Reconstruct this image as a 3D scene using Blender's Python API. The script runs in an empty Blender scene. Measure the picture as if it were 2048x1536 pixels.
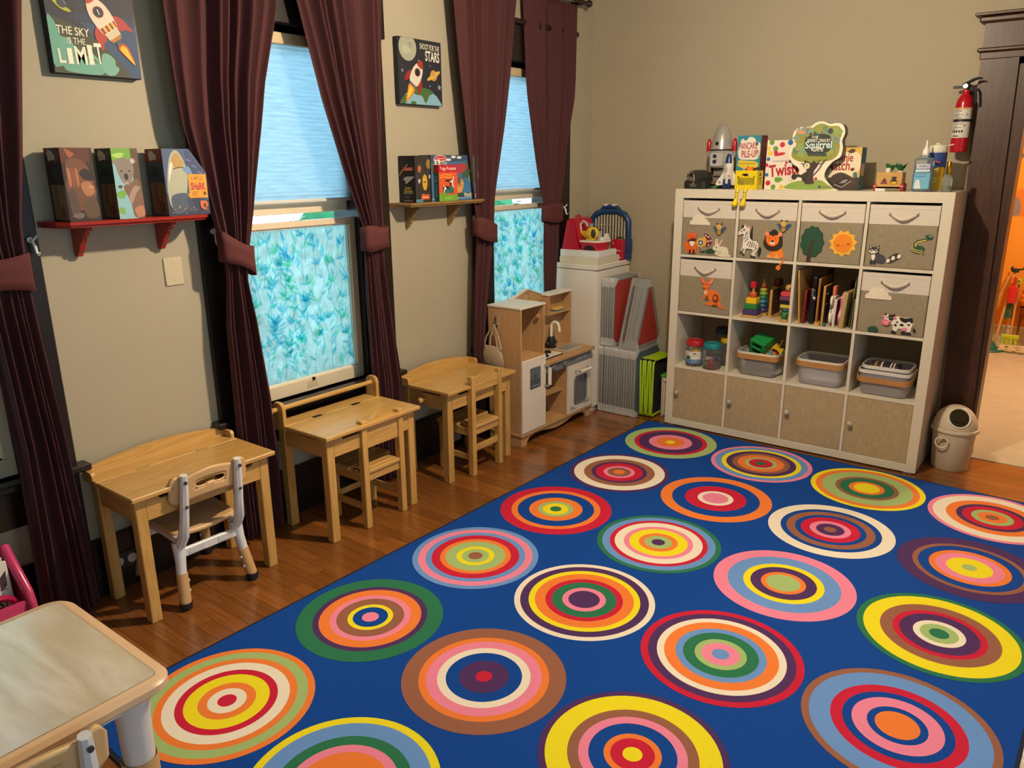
import bpy, bmesh, math, random
from mathutils import Vector, Matrix, noise
random.seed(7)
SC = bpy.context.scene
COL = SC.collection
PI = math.pi

# ---------------------------------------------------------------- camera, world, lights, exposure
def look_rot(yaw, pitch, roll):
    f = Vector((math.sin(yaw)*math.cos(pitch), math.cos(yaw)*math.cos(pitch), -math.sin(pitch)))
    r = Vector((math.cos(yaw), -math.sin(yaw), 0)); u = r.cross(f)
    r2 = r*math.cos(roll)+u*math.sin(roll); u2 = -r*math.sin(roll)+u*math.cos(roll)
    return Matrix((r2, u2, -f)).transposed()
cam = bpy.data.objects.new('camera', bpy.data.cameras.new('camera')); COL.objects.link(cam)
cam.data.sensor_fit = 'HORIZONTAL'; cam.data.sensor_width = 36.0
cam.data.lens = 36.0*1536.84/2048.0
cam.data.clip_start = 0.02; cam.data.clip_end = 100
cam.matrix_world = Matrix.Translation((2.9555, -4.805, 1.6408)) @ look_rot(-0.65198, 0.278644, -0.008289).to_4x4()
SC.camera = cam
W = bpy.data.worlds.new('daylight'); SC.world = W; W.use_nodes = True
W.node_tree.nodes['Background'].inputs[0].default_value = (0.50, 0.80, 1.0, 1)
W.node_tree.nodes['Background'].inputs[1].default_value = 4.0
def point(name, loc, power, color, size):
    l = bpy.data.lights.new(name, 'POINT'); l.energy = power; l.color = color; l.shadow_soft_size = size
    o = bpy.data.objects.new(name, l); COL.objects.link(o); o.location = loc; return o
def spot(name, loc, target, power, color, size, angle, blend):
    l = bpy.data.lights.new(name, 'SPOT'); l.energy = power; l.color = color; l.shadow_soft_size = size; l.spot_size = angle; l.spot_blend = blend
    o = bpy.data.objects.new(name, l); COL.objects.link(o); o.location = loc; o.rotation_euler = (Vector(target)-Vector(loc)).to_track_quat('-Z', 'Y').to_euler(); return o
point('ceiling_lamp_light', (1.74, -2.14, 2.52), 180, (1.0, 0.84, 0.62), 0.045)
spot('left_wall_fill_spot', (1.70, -2.20, 2.50), (0.1, -3.6, 0.9), 95, (1.0, 0.83, 0.60), 0.045, 1.45, .9)  # added spot beside the ceiling bulb, brightens the near left wall; no shade modelled
point('entry_lamp_light', (3.6, -5.4, 2.46), 8, (1.0, 0.86, 0.68), 0.06)
point('next_room_light', (3.0, 1.7, 2.35), 120, (1.0, 0.88, 0.66), 0.08)
SC.view_settings.view_transform = 'Standard'; SC.view_settings.look = 'None'
SC.view_settings.exposure = 0.0; SC.view_settings.gamma = 1.0; SC.view_settings.use_curve_mapping = False
SC.cycles.max_bounces = 8; SC.cycles.transparent_max_bounces = 16

# ---------------------------------------------------------------- materials
def lin(h):
    if isinstance(h, tuple): return h
    h = h.lstrip('#'); v = [int(h[i:i+2], 16)/255 for i in (0, 2, 4)]
    return tuple(c/12.92 if c <= .04045 else ((c+.055)/1.055)**2.4 for c in v)
MATS = {}
def newmat(name):
    m = bpy.data.materials.new(name); m.use_nodes = True
    return m, m.node_tree, m.node_tree.nodes['Principled BSDF']
def mat(h, rough=.55, metal=0.0, var=.06, scale=40, bump=0.0, trans=0.0, spec=.5, emit=0.0, sheen=0.0):
    """plain coloured surface with a faint procedural unevenness"""
    key = (h, rough, metal, var, scale, bump, trans, spec, emit, sheen)
    if key in MATS: return MATS[key]
    m, nt, p = newmat('surface_%03d' % len(MATS)); c = lin(h)
    p.inputs['Roughness'].default_value = rough; p.inputs['Metallic'].default_value = metal
    p.inputs['Specular IOR Level'].default_value = spec
    p.inputs['Transmission Weight'].default_value = trans
    if sheen:
        p.inputs['Sheen Weight'].default_value = sheen; p.inputs['Sheen Roughness'].default_value = .4
        p.inputs['Sheen Tint'].default_value = (*[min(1, x*4+.05) for x in c], 1)
    if emit:
        p.inputs['Emission Color'].default_value = (*c, 1); p.inputs['Emission Strength'].default_value = emit
    if var or bump:
        tc = nt.nodes.new('ShaderNodeTexCoord'); n = nt.nodes.new('ShaderNodeTexNoise')
        n.inputs['Scale'].default_value = scale; n.inputs['Detail'].default_value = 4
        nt.links.new(tc.outputs['Object'], n.inputs['Vector'])
        mx = nt.nodes.new('ShaderNodeMix'); mx.data_type = 'RGBA'
        mx.inputs['A'].default_value = (*[x*(1-var) for x in c], 1); mx.inputs['B'].default_value = (*[min(1, x*(1+var)) for x in c], 1)
        nt.links.new(n.outputs['Fac'], mx.inputs['Factor']); nt.links.new(mx.outputs['Result'], p.inputs['Base Color'])
        if bump:
            b = nt.nodes.new('ShaderNodeBump'); b.inputs['Strength'].default_value = bump; b.inputs['Distance'].default_value = .002
            nt.links.new(n.outputs['Fac'], b.inputs['Height']); nt.links.new(b.outputs['Normal'], p.inputs['Normal'])
    else: p.inputs['Base Color'].default_value = (*c, 1)
    MATS[key] = m; return m
def wood(c1, c2, axis=1, rough=.38, scale=9, stretch=14, per_object=0.0, coat=0.0, rings=.55):
    key = ('wood', c1, c2, axis, rough, scale, stretch, per_object, coat, rings)
    if key in MATS: return MATS[key]
    m, nt, p = newmat('wood_%03d' % len(MATS)); L = nt.links.new; N = nt.nodes.new
    tc = N('ShaderNodeTexCoord'); mp = N('ShaderNodeMapping')
    s = [stretch]*3; s[axis] = 1.0; mp.inputs['Scale'].default_value = s
    L(tc.outputs['Object'], mp.inputs['Vector'])
    vec = mp.outputs['Vector']
    if per_object:
        oi = N('ShaderNodeObjectInfo'); ad = N('ShaderNodeVectorMath'); ad.operation = 'ADD'
        sc = N('ShaderNodeVectorMath'); sc.operation = 'SCALE'; sc.inputs['Scale'].default_value = 37.0
        cb = N('ShaderNodeCombineXYZ'); [L(oi.outputs['Random'], cb.inputs[i]) for i in range(3)]
        L(cb.outputs[0], sc.inputs[0]); L(vec, ad.inputs[0]); L(sc.outputs[0], ad.inputs[1]); vec = ad.outputs[0]
    n1 = N('ShaderNodeTexNoise'); n1.inputs['Scale'].default_value = scale*.28; n1.inputs['Detail'].default_value = 6; n1.inputs['Distortion'].default_value = .6
    n2 = N('ShaderNodeTexNoise'); n2.inputs['Scale'].default_value = scale; n2.inputs['Detail'].default_value = 3
    L(vec, n1.inputs['Vector']); L(vec, n2.inputs['Vector'])
    ml = N('ShaderNodeMath'); ml.operation = 'MULTIPLY'; ml.inputs[1].default_value = 5.0; L(n1.outputs['Fac'], ml.inputs[0])
    fr = N('ShaderNodeMath'); fr.operation = 'PINGPONG'; fr.inputs[1].default_value = .5; L(ml.outputs[0], fr.inputs[0])
    m2 = N('ShaderNodeMath'); m2.operation = 'MULTIPLY_ADD'; m2.inputs[1].default_value = rings*1.6; L(fr.outputs[0], m2.inputs[0])
    m3 = N('ShaderNodeMath'); m3.operation = 'MULTIPLY'; m3.inputs[1].default_value = 1-rings; L(n2.outputs['Fac'], m3.inputs[0]); L(m3.outputs[0], m2.inputs[2])
    mx = N('ShaderNodeMix'); mx.data_type = 'RGBA'; mx.inputs['A'].default_value = (*lin(c1), 1); mx.inputs['B'].default_value = (*lin(c2), 1)
    L(m2.outputs[0], mx.inputs['Factor']); out = mx.outputs['Result']
    if per_object:
        hs = N('ShaderNodeHueSaturation'); mr = N('ShaderNodeMapRange'); mr.inputs['To Min'].default_value = 1-per_object; mr.inputs['To Max'].default_value = 1+per_object
        L(oi.outputs['Random'], mr.inputs['Value']); L(mr.outputs['Result'], hs.inputs['Value']); L(out, hs.inputs['Color']); out = hs.outputs['Color']
    L(out, p.inputs['Base Color'])
    p.inputs['Roughness'].default_value = rough
    if coat: p.inputs['Coat Weight'].default_value = coat; p.inputs['Coat Roughness'].default_value = .15
    b = N('ShaderNodeBump'); b.inputs['Strength'].default_value = .12; b.inputs['Distance'].default_value = .001
    L(n2.outputs['Fac'], b.inputs['Height']); L(b.outputs['Normal'], p.inputs['Normal'])
    MATS[key] = m; return m
def clearmat(tint=(1, 1, 1), alpha=.12, rough=.15, name='clear_plastic'):
    """see-through plastic or glass: mostly passes light, some gloss"""
    key = ('clear', tint, alpha, rough)
    if key in MATS: return MATS[key]
    m = bpy.data.materials.new(name); m.use_nodes = True; nt = m.node_tree; nt.nodes.clear(); N = nt.nodes.new; L = nt.links.new
    o = N('ShaderNodeOutputMaterial'); t = N('ShaderNodeBsdfTransparent'); t.inputs[0].default_value = (*tint, 1)
    g = N('ShaderNodeBsdfPrincipled'); g.inputs['Base Color'].default_value = (*[x*.8 for x in tint], 1); g.inputs['Roughness'].default_value = rough
    mx = N('ShaderNodeMixShader'); fr = N('ShaderNodeFresnel'); fr.inputs[0].default_value = 1.4
    ad = N('ShaderNodeMath'); ad.operation = 'ADD'; ad.inputs[1].default_value = alpha; ad.use_clamp = True
    L(fr.outputs[0], ad.inputs[0]); L(ad.outputs[0], mx.inputs[0]); L(t.outputs[0], mx.inputs[1]); L(g.outputs[0], mx.inputs[2]); L(mx.outputs[0], o.inputs[0])
    MATS[key] = m; return m
def inkmat(c):
    """printed transparent ink on the window film"""
    key = ('ink', c)
    if key in MATS: return MATS[key]
    m = bpy.data.materials.new('film_ink'); m.use_nodes = True; nt = m.node_tree; nt.nodes.clear(); N = nt.nodes.new
    o = N('ShaderNodeOutputMaterial'); t = N('ShaderNodeBsdfTransparent'); t.inputs[0].default_value = (*c, 1); nt.links.new(t.outputs[0], o.inputs[0])
    MATS[key] = m; return m
def transmat(c, amount=.6, name='translucent', noise_scale=0, stripes=0, lo=.85):
    """frosted film or blind fabric: scatters daylight through"""
    key = ('trans', c, amount, noise_scale, stripes)
    if key in MATS: return MATS[key]
    m = bpy.data.materials.new(name); m.use_nodes = True; nt = m.node_tree; nt.nodes.clear(); N = nt.nodes.new; L = nt.links.new
    o = N('ShaderNodeOutputMaterial'); t = N('ShaderNodeBsdfTranslucent'); d = N('ShaderNodeBsdfDiffuse'); mx = N('ShaderNodeMixShader')
    mx.inputs[0].default_value = amount; t.inputs[0].default_value = (*c, 1); d.inputs[0].default_value = (*c, 1)
    if noise_scale:
        tc = N('ShaderNodeTexCoord'); mp = N('ShaderNodeMapping'); mp.inputs['Scale'].default_value = (1, 1, stripes or 1)
        n = N('ShaderNodeTexNoise'); n.inputs['Scale'].default_value = noise_scale; n.inputs['Detail'].default_value = 5
        L(tc.outputs['Object'], mp.inputs[0]); L(mp.outputs[0], n.inputs['Vector'])
        cm = N('ShaderNodeMix'); cm.data_type = 'RGBA'; cm.inputs['A'].default_value = (*[x*lo for x in c], 1); cm.inputs['B'].default_value = (*[min(1, x*1.08) for x in c], 1)
        mr = N('ShaderNodeMapRange'); mr.inputs['From Min'].default_value = .3; mr.inputs['From Max'].default_value = .7
        L(n.outputs['Fac'], mr.inputs['Value']); L(mr.outputs['Result'], cm.inputs['Factor'])
        L(cm.outputs['Result'], t.inputs[0]); L(cm.outputs['Result'], d.inputs[0])
    L(d.outputs[0], mx.inputs[1]); L(t.outputs[0], mx.inputs[2]); L(mx.outputs[0], o.inputs[0])
    MATS[key] = m; return m

# ---------------------------------------------------------------- mesh builder
class B:
    def __init__(s): s.bm = bmesh.new(); s.mats = []
    def mi(s, m):
        if isinstance(m, str): m = mat(m)
        if m not in s.mats: s.mats.append(m)
        return s.mats.index(m)
    def face(s, pts, m, smooth=False):
        vs = [s.bm.verts.new(p) for p in pts]
        try: f = s.bm.faces.new(vs)
        except ValueError: return
        f.material_index = s.mi(m); f.smooth = smooth; return f
    def take(s, bm2, m, M=None, smooth=False):
        i = s.mi(m); mp = {}
        for v in bm2.verts: mp[v] = s.bm.verts.new(M @ v.co if M else v.co)
        for f in bm2.faces:
            try: nf = s.bm.faces.new([mp[v] for v in f.verts]); nf.material_index = i; nf.smooth = smooth or f.smooth
            except ValueError: pass
        bm2.free(); return s
    def box(s, lo, hi, m, bev=0.0, M=None, seg=1):
        b = bmesh.new(); bmesh.ops.create_cube(b, size=1)
        for v in b.verts: v.co = Vector([lo[i]+(v.co[i]+.5)*(hi[i]-lo[i]) for i in range(3)])
        if bev:
            bmesh.ops.bevel(b, geom=list(b.edges), offset=bev, segments=seg, affect='EDGES', profile=.5)
        return s.take(b, m, M, smooth=seg > 1)
    def rbox(s, lo, hi, r, m, axis=2, seg=5, bev=0, M=None, taper=0.0, open_top=False):
        """box with the four edges along one axis rounded"""
        a, c = [i for i in range(3) if i != axis]
        out = []
        for (sx, sy, a0) in ((1, 1, 0), (-1, 1, PI/2), (-1, -1, PI), (1, -1, 3*PI/2)):
            cx = (hi[a]-r) if sx > 0 else (lo[a]+r); cy = (hi[c]-r) if sy > 0 else (lo[c]+r)
            for k in range(seg+1):
                t = a0+k*PI/2/seg; out.append((cx+r*math.cos(t), cy+r*math.sin(t)))
        mid = ((lo[a]+hi[a])/2, (lo[c]+hi[c])/2)
        b = bmesh.new(); rings = []
        levels = [(lo[axis], 1-taper), (hi[axis], 1)]
        if bev: levels = [(lo[axis], 'in', 1-taper), (lo[axis]+bev, 'o', 1-taper), (hi[axis]-bev, 'o', 1), (hi[axis], 'in', 1)]
        for lv in levels:
            z = lv[0]; k = lv[-1]; ring = []
            for (x, y) in out:
                x = mid[0]+(x-mid[0])*k; y = mid[1]+(y-mid[1])*k
                if bev and lv[1] == 'in':
                    hx = (hi[a]-lo[a])/2; hy = (hi[c]-lo[c])/2
                    x = mid[0]+(x-mid[0])*(1-bev/hx); y = mid[1]+(y-mid[1])*(1-bev/hy)
                p = [0, 0, 0]; p[a] = x; p[c] = y; p[axis] = z; ring.append(b.verts.new(p))
            rings.append(ring)
        n = len(out)
        for r0, r1 in zip(rings, rings[1:]):
            for i in range(n): f = b.faces.new((r0[i], r0[(i+1) % n], r1[(i+1) % n], r1[i])); f.smooth = True
        b.faces.new(list(reversed(rings[0])))
        if not open_top: b.faces.new(rings[-1])
        return s.take(b, m, M)
    def cyl(s, p0, p1, r0, m, r1=None, seg=20, caps=True):
        p0 = Vector(p0); p1 = Vector(p1); r1 = r0 if r1 is None else r1
        d = (p1-p0); q = d.to_track_quat('Z', 'Y').to_matrix().to_4x4(); L = d.length
        b = bmesh.new(); bot = []; top = []
        for k in range(seg):
            t = 2*PI*k/seg; bot.append(b.verts.new((r0*math.cos(t), r0*math.sin(t), 0))); top.append(b.verts.new((r1*math.cos(t), r1*math.sin(t), L)))
        for k in range(seg):
            f = b.faces.new((bot[k], bot[(k+1) % seg], top[(k+1) % seg], top[k])); f.smooth = True
        if caps: b.faces.new(list(reversed(bot))); b.faces.new(top)
        return s.take(b, m, Matrix.Translation(p0) @ q)
    def lathe(s, prof, m, origin=(0, 0, 0), axis=(0, 0, 1), seg=24, M=None, sx=1, sy=1):
        b = bmesh.new(); rows = []
        for (r, z) in prof:
            if r <= 1e-6: rows.append([b.verts.new((0, 0, z))])
            else: rows.append([b.verts.new((r*sx*math.cos(2*PI*k/seg), r*sy*math.sin(2*PI*k/seg), z)) for k in range(seg)])
        for r0, r1 in zip(rows, rows[1:]):
            if len(r0) == 1 and len(r1) == 1: continue
            for k in range(seg):
                j = (k+1) % seg
                if len(r0) == 1: f = b.faces.new((r0[0], r1[j], r1[k]))
                elif len(r1) == 1: f = b.faces.new((r0[k], r0[j], r1[0]))
                else: f = b.faces.new((r0[k], r0[j], r1[j], r1[k]))
                f.smooth = True
        q = Vector(axis).to_track_quat('Z', 'Y').to_matrix().to_4x4()
        T = Matrix.Translation(origin) @ q
        return s.take(b, m, (M @ T) if M else T)
    def ball(s, c, r, m, seg=16, sc=(1, 1, 1), M=None):
        b = bmesh.new(); bmesh.ops.create_uvsphere(b, u_segments=seg, v_segments=max(6, seg//2), radius=r)
        T = Matrix.Translation(c) @ Matrix.Diagonal((*sc, 1))
        return s.take(b, m, (M @ T) if M else T, smooth=True)
    def tube(s, pts, r, m, seg=8, closed=False, caps=True):
        pts = [Vector(p) for p in pts]; n = len(pts); rows = []; up = None
        rs = r if isinstance(r, (list, tuple)) else [r]*n
        for i, p in enumerate(pts):
            a = pts[i-1] if (i > 0 or closed) else p; c = pts[(i+1) % n] if (i < n-1 or closed) else p
            d = (c-a).normalized()
            if up is None:
                up = Vector((0, 0, 1)) if abs(d.z) < .9 else Vector((1, 0, 0))
            x = up.cross(d).normalized(); y = d.cross(x).normalized(); up = y
            rows.append([s.bm.verts.new(p+x*rs[i]*math.cos(2*PI*k/seg)+y*rs[i]*math.sin(2*PI*k/seg)) for k in range(seg)])
        mi = s.mi(m); prs = list(zip(rows, rows[1:]))
        if closed: prs.append((rows[-1], rows[0]))
        for r0, r1 in prs:
            for k in range(seg):
                f = s.bm.faces.new((r0[k], r0[(k+1) % seg], r1[(k+1) % seg], r1[k])); f.smooth = True; f.material_index = mi
        if caps and not closed:
            f = s.bm.faces.new(list(reversed(rows[0]))); f.material_index = mi; f = s.bm.faces.new(rows[-1]); f.material_index = mi
        return s
    def prism(s, poly, o, ux, uy, depth, m, m_side=None):
        """polygon in the plane (o, ux, uy), pushed out by depth along ux x uy"""
        o = Vector(o); ux = Vector(ux); uy = Vector(uy); n = ux.cross(uy).normalized()
        area = sum(poly[i][0]*poly[(i+1) % len(poly)][1]-poly[(i+1) % len(poly)][0]*poly[i][1] for i in range(len(poly)))
        if area < 0: poly = list(reversed(poly))
        lo = [s.bm.verts.new(o+ux*p[0]+uy*p[1]) for p in poly]; hi = [s.bm.verts.new(o+ux*p[0]+uy*p[1]+n*depth) for p in poly]
        i = s.mi(m); j = s.mi(m_side or m); k = len(poly)
        f = s.bm.faces.new(hi); f.material_index = i
        f = s.bm.faces.new(list(reversed(lo))); f.material_index = j
        for a in range(k):
            f = s.bm.faces.new((lo[a], lo[(a+1) % k], hi[(a+1) % k], hi[a])); f.material_index = j
        return s
    def build(s, name, parent=None, label=None, smooth=False, sharp=40, solid=0.0):
        me = bpy.data.meshes.new(name)
        bmesh.ops.recalc_face_normals(s.bm, faces=list(s.bm.faces)) if not getattr(s, 'keep', False) else None
        s.bm.to_mesh(me); s.bm.free()
        for m in s.mats: me.materials.append(m)
        if smooth: me.shade_smooth()
        if any(p.use_smooth for p in me.polygons): me.set_sharp_from_angle(angle=math.radians(sharp))
        o = bpy.data.objects.new(name, me); COL.objects.link(o)
        if parent: o.parent = parent
        if label: o['label'] = label
        if solid:
            md = o.modifiers.new('thickness', 'SOLIDIFY'); md.thickness = solid; md.offset = 0
        return o
def tag(o, label, cat, group=None, kind=None):
    if label: o['label'] = label
    if cat: o['category'] = cat
    if group: o['group'] = group
    if kind: o['kind'] = kind
    return o
def thing(name, label, cat, loc=(0, 0, 0), rz=0.0, group=None, rot=None):
    o = bpy.data.objects.new(name, None); COL.objects.link(o); o.empty_display_size = .05
    o.location = loc; o.rotation_euler = rot or (0, 0, rz)
    return tag(o, label, cat, group)
def single(b, name, label, cat, loc=(0, 0, 0), rz=0.0, group=None, rot=None, **k):
    o = b.build(name, **k); o.location = loc; o.rotation_euler = rot or (0, 0, rz)
    return tag(o, label, cat, group)
def struct(b, name, parent=None, **k):
    o = b.build(name, parent, **k)
    if not parent: o['kind'] = 'structure'
    return o
def copy_tree(o, parent=None):
    c = o.copy(); COL.objects.link(c)
    if parent: c.parent = parent
    for ch in list(o.children): copy_tree(ch, c)
    return c
# ---------------------------------------------------------------- flat print (pictures, labels, lettering)
FONT = {}
def text_bm(body, bold=0.0, shear=0.0, spacing=1.0):
    key = (body, bold, shear, spacing)
    if key not in FONT:
        cu = bpy.data.curves.new('lettering', 'FONT'); cu.body = body; cu.size = 1.0; cu.offset = bold; cu.shear = shear; cu.resolution_u = 3
        cu.space_character = spacing; cu.align_x = 'CENTER'; cu.align_y = 'CENTER'
        ob = bpy.data.objects.new('lettering', cu); COL.objects.link(ob)
        dg = bpy.context.evaluated_depsgraph_get(); me = bpy.data.meshes.new_from_object(ob.evaluated_get(dg))
        FONT[key] = ([v.co.copy() for v in me.vertices], [tuple(p.vertices) for p in me.polygons])
        bpy.data.objects.remove(ob); bpy.data.meshes.remove(me); bpy.data.curves.remove(cu)
    return FONT[key]
class Art(B):
    """flat print on a face: origin o at the face's lower left, u right, v up, sizes w h; coordinates 0..1"""
    def __init__(s, o, u, v, w, h, step=.00005, base=.0004):
        super().__init__(); s.keep = True
        s.o = Vector(o); s.u = Vector(u).normalized(); s.v = Vector(v).normalized(); s.n = s.u.cross(s.v); s.w = w; s.h = h; s.step = step; s.z = base
    def P(s, x, y, dz=0): return s.o+s.u*(x*s.w)+s.v*(y*s.h)+s.n*(s.z+dz)
    def up(s): s.z += s.step; return s
    clip = False
    def clipped(s, pts):
        for ax, lim, sg in ((0, 0.0, 1), (0, 1.0, -1), (1, 0.0, 1), (1, 1.0, -1)):
            out = []; n = len(pts)
            for i in range(n):
                p, q = pts[i], pts[(i+1) % n]; dp, dq = (p[ax]-lim)*sg, (q[ax]-lim)*sg
                if dp >= 0: out.append(p)
                if (dp > 0 > dq) or (dp < 0 < dq): f = dp/(dp-dq); out.append((p[0]+(q[0]-p[0])*f, p[1]+(q[1]-p[1])*f))
            pts = out
            if len(pts) < 3: return []
        return pts
    def poly(s, pts, m, thick=0):
        if isinstance(m, str): m = mat(m, .6, var=.05)
        if s.clip: pts = s.clipped(pts)
        if len(pts) < 3: return s
        a = sum(pts[i][0]*pts[(i+1) % len(pts)][1]-pts[(i+1) % len(pts)][0]*pts[i][1] for i in range(len(pts)))
        if a < 0: pts = list(reversed(pts))
        if thick:
            lo = [s.P(*p) for p in pts]; k = len(pts); s.z += thick; hi = [s.P(*p) for p in pts]
            vl = [s.bm.verts.new(p) for p in lo]; vh = [s.bm.verts.new(p) for p in hi]; i = s.mi(m)
            f = s.bm.faces.new(vh); f.material_index = i
            for q in range(k): f = s.bm.faces.new((vl[q], vl[(q+1) % k], vh[(q+1) % k], vh[q])); f.material_index = i
        else: s.face([s.P(*p) for p in pts], m)
        s.up(); return s
    def rect(s, x0, y0, x1, y1, m): return s.poly([(x0, y0), (x1, y0), (x1, y1), (x0, y1)], m)
    def ell(s, cx, cy, rx, ry, m, rot=0, n=20, thick=0):
        c, d = math.cos(rot), math.sin(rot); asp = s.w/s.h
        pts = []
        for k in range(n):
            t = 2*PI*k/n; a, b = rx*math.cos(t), ry*math.sin(t)*1.0
            # rx, ry in width units
            pts.append((cx+a*c-b*d, cy+(a*d+b*c)*asp))
        return s.poly(pts, m, thick)
    def blob(s, cx, cy, rx, ry, m, seed=0, amp=.25, n=22):
        asp = s.w/s.h; rnd = random.Random(seed); ph = [rnd.random()*6.28 for _ in range(4)]
        pts = []
        for k in range(n):
            t = 2*PI*k/n; f = 1+amp*(math.sin(2*t+ph[0])*.4+math.sin(3*t+ph[1])*.4+math.sin(5*t+ph[2])*.3)
            pts.append((cx+rx*f*math.cos(t), cy+ry*f*math.sin(t)*asp))
        return s.poly(pts, m)
    def line(s, pts, wd, m, taper=False):
        """stroke, width in width units"""
        asp = s.w/s.h; q = [Vector((p[0], p[1]/asp)) for p in pts]; L = []; R = []
        for i, p in enumerate(q):
            d = (q[min(i+1, len(q)-1)]-q[max(i-1, 0)]).normalized(); nrm = Vector((-d.y, d.x))
            ww = wd/2*(1 if not taper else (1-i/(len(q)-.5)))
            L.append(p+nrm*ww); R.append(p-nrm*ww)
        if isinstance(m, str): m = mat(m, .6, var=.05)
        for i in range(len(q)-1):
            s.face([s.P(p.x, p.y*asp) for p in (R[i], R[i+1], L[i+1], L[i])], m)
        s.up(); return s
    def text(s, body, cx, cy, size, m, wmax=None, bold=0.0, rot=0.0, shear=0.0, sy=1.0, spacing=1.0):
        """size = letter height (cap) in width units; fits to wmax"""
        if isinstance(m, str): m = mat(m, .6, var=.03)
        vs, fs = text_bm(body, bold, shear, spacing); i = s.mi(m); asp = s.w/s.h
        xs = [v.x for v in vs]; wd = max(xs)-min(xs); k = size/.7; kx = k
        if wmax: kx = wmax/wd
        c, d = math.cos(rot), math.sin(rot); out = []
        x0 = (max(xs)+min(xs))/2
        for v in vs:
            a, b = (v.x-x0)*kx, v.y*k*sy
            out.append(s.bm.verts.new(s.P(cx+a*c-b*d, cy+(a*d+b*c)*asp)))
        for f in fs:
            try: nf = s.bm.faces.new([out[q] for q in f]); nf.material_index = i
            except ValueError: pass
        s.up(); return s
    def lines(s, x0, x1, y, n, dy, m, th=.008, seed=1):
        rnd = random.Random(seed)
        for k in range(n):
            yy = y-k*dy; x = x0
            end = x1-(x1-x0)*rnd.random()*.3
            s.rect(x0, yy, end, yy+th, m)
        return s
# ================================================================ the room
RX, RY0, RZ = 4.9, -7.0, 2.75
wall_m = mat('#a99d85', .75, var=.03, scale=6, bump=.12)
dark = mat('#1d1310', .3, var=.15, scale=12)
door_m = wood('#2c170c', '#573321', axis=2, rough=.42, scale=10, coat=.08)
ceil_m = mat('#a39c8c', .8, var=.02)
cream_sash = mat('#d6c3a6', .45, var=.04)
OPEN = [(-4.52, -3.82), (-2.86, -2.155), (-1.13, -.435)]
CASE = [(-4.71, -3.655), (-3.05, -1.98), (-1.31, -.30)]
Z0, Z1 = .575, 2.205
b = B()
ys = [RY0-.2]+[v for o in OPEN for v in o]+[0.0]
for i in range(0, len(ys), 2): b.box((-.2, ys[i], 0), (0, ys[i+1], RZ), wall_m)
for (a, c) in OPEN: b.box((-.2, a, 0), (0, c, Z0), wall_m); b.box((-.2, a, Z1), (0, c, RZ), wall_m)
struct(b, 'wall_left')
DX0, DX1, DZ = 2.50, 3.42, 2.13
b = B(); b.box((-.2, 0, 0), (DX0, .14, RZ), wall_m); b.box((DX1, 0, 0), (RX+.2, .14, RZ), wall_m); b.box((DX0, 0, DZ), (DX1, .14, RZ), wall_m)
struct(b, 'wall_back')
RW = [(-6.1, -4.75), (-3.65, -2.3)]   # two tall clear windows opposite, out of frame
b = B(); rys = [RY0]+[v for o in RW for v in o]+[0.0]
for i in range(0, len(rys), 2): b.box((RX, rys[i], 0), (RX+.2, rys[i+1], RZ), wall_m)
for (a, c) in RW: b.box((RX, a, 0), (RX+.2, c, .5), wall_m); b.box((RX, a, 2.45), (RX+.2, c, RZ), wall_m)
struct(b, 'wall_right')
for i, (a, c) in enumerate(RW):
    w = bpy.data.objects.new('window_%d' % (i+4), None); COL.objects.link(w); w['kind'] = 'structure'
    b = B(); f = mat('#d6c3a6', .45, var=.04)
    for z in (.5, 1.45, 2.40): b.box((RX+.06, a, z), (RX+.10, c, z+.05), f)
    for y in (a, c-.05): b.box((RX+.06, y, .5), (RX+.10, y+.05, 2.45), f)
    b.build('window_frame', w)
    b = B(); b.box((RX+.078, a+.05, .55), (RX+.082, c-.05, 2.40), clearmat((.94, .98, .99), .02, .03, 'window_glass')); b.build('pane', w)
    pl = bpy.data.lights.new('window_portal', 'AREA'); pl.shape = 'RECTANGLE'; pl.size = 1.95; pl.size_y = c-a; pl.cycles.is_portal = True
    po = bpy.data.objects.new('window_portal', pl); COL.objects.link(po); po.location = (RX+.19, (a+c)/2, 1.475); po.rotation_euler = (0, PI/2, 0)
b = B(); b.box((0, RY0-.2, 0), (RX+.2, RY0, RZ), wall_m); struct(b, 'wall_front')
b = B(); b.box((-.2, RY0-.2, RZ), (RX+.2, .14, RZ+.1), ceil_m); struct(b, 'ceiling')
# floor: slab with single strip planks
plank_m = wood('#643814', '#9a5f2c', axis=0, rough=.24, scale=10, stretch=16, per_object=.24, coat=.35, rings=.35)
b = B(); b.box((-.2, RY0-.2, -.12), (RX+.2, .0, -.010), mat('#2a1608', .8)); b.box((DX0, 0, -.12), (DX1, .10, -.010), mat('#2a1608', .8))
floor = struct(b, 'floor')
b = B(); b.box((0, 0, -.012), (1, 1, 0), plank_m, bev=.0); plank0 = None
def plank(x0, x1, y0, y1):
    global plank0
    if plank0 is None:
        bb = B(); bb.box((0, 0, -.012), (1, .058, 0), plank_m); plank0 = bb.build('plank', floor); o = plank0
    else: o = plank0.copy(); COL.objects.link(o)
    o.location = (x0+.0006, y0+.0006, 0); o.scale = (x1-x0-.0012, (y1-y0-.0012)/.058, 1)
rnd = random.Random(3); PW = .062; y = 0.0; k = 0
while y > -4.45:
    cuts = [0.0, .25+rnd.random()*.95]
    while cuts[-1] < 2.2: cuts.append(cuts[-1]+.55+rnd.random()*.7)
    if k < 9: cuts = [c for c in cuts if c < 3.4]+[RX]
    else: cuts = [c for c in cuts if c < 1.0 or c > 2.2][:3]+[RX]
    for c0, c1 in zip(cuts, cuts[1:]): plank(c0, c1, y-PW, y)
    y -= PW; k += 1
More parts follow.
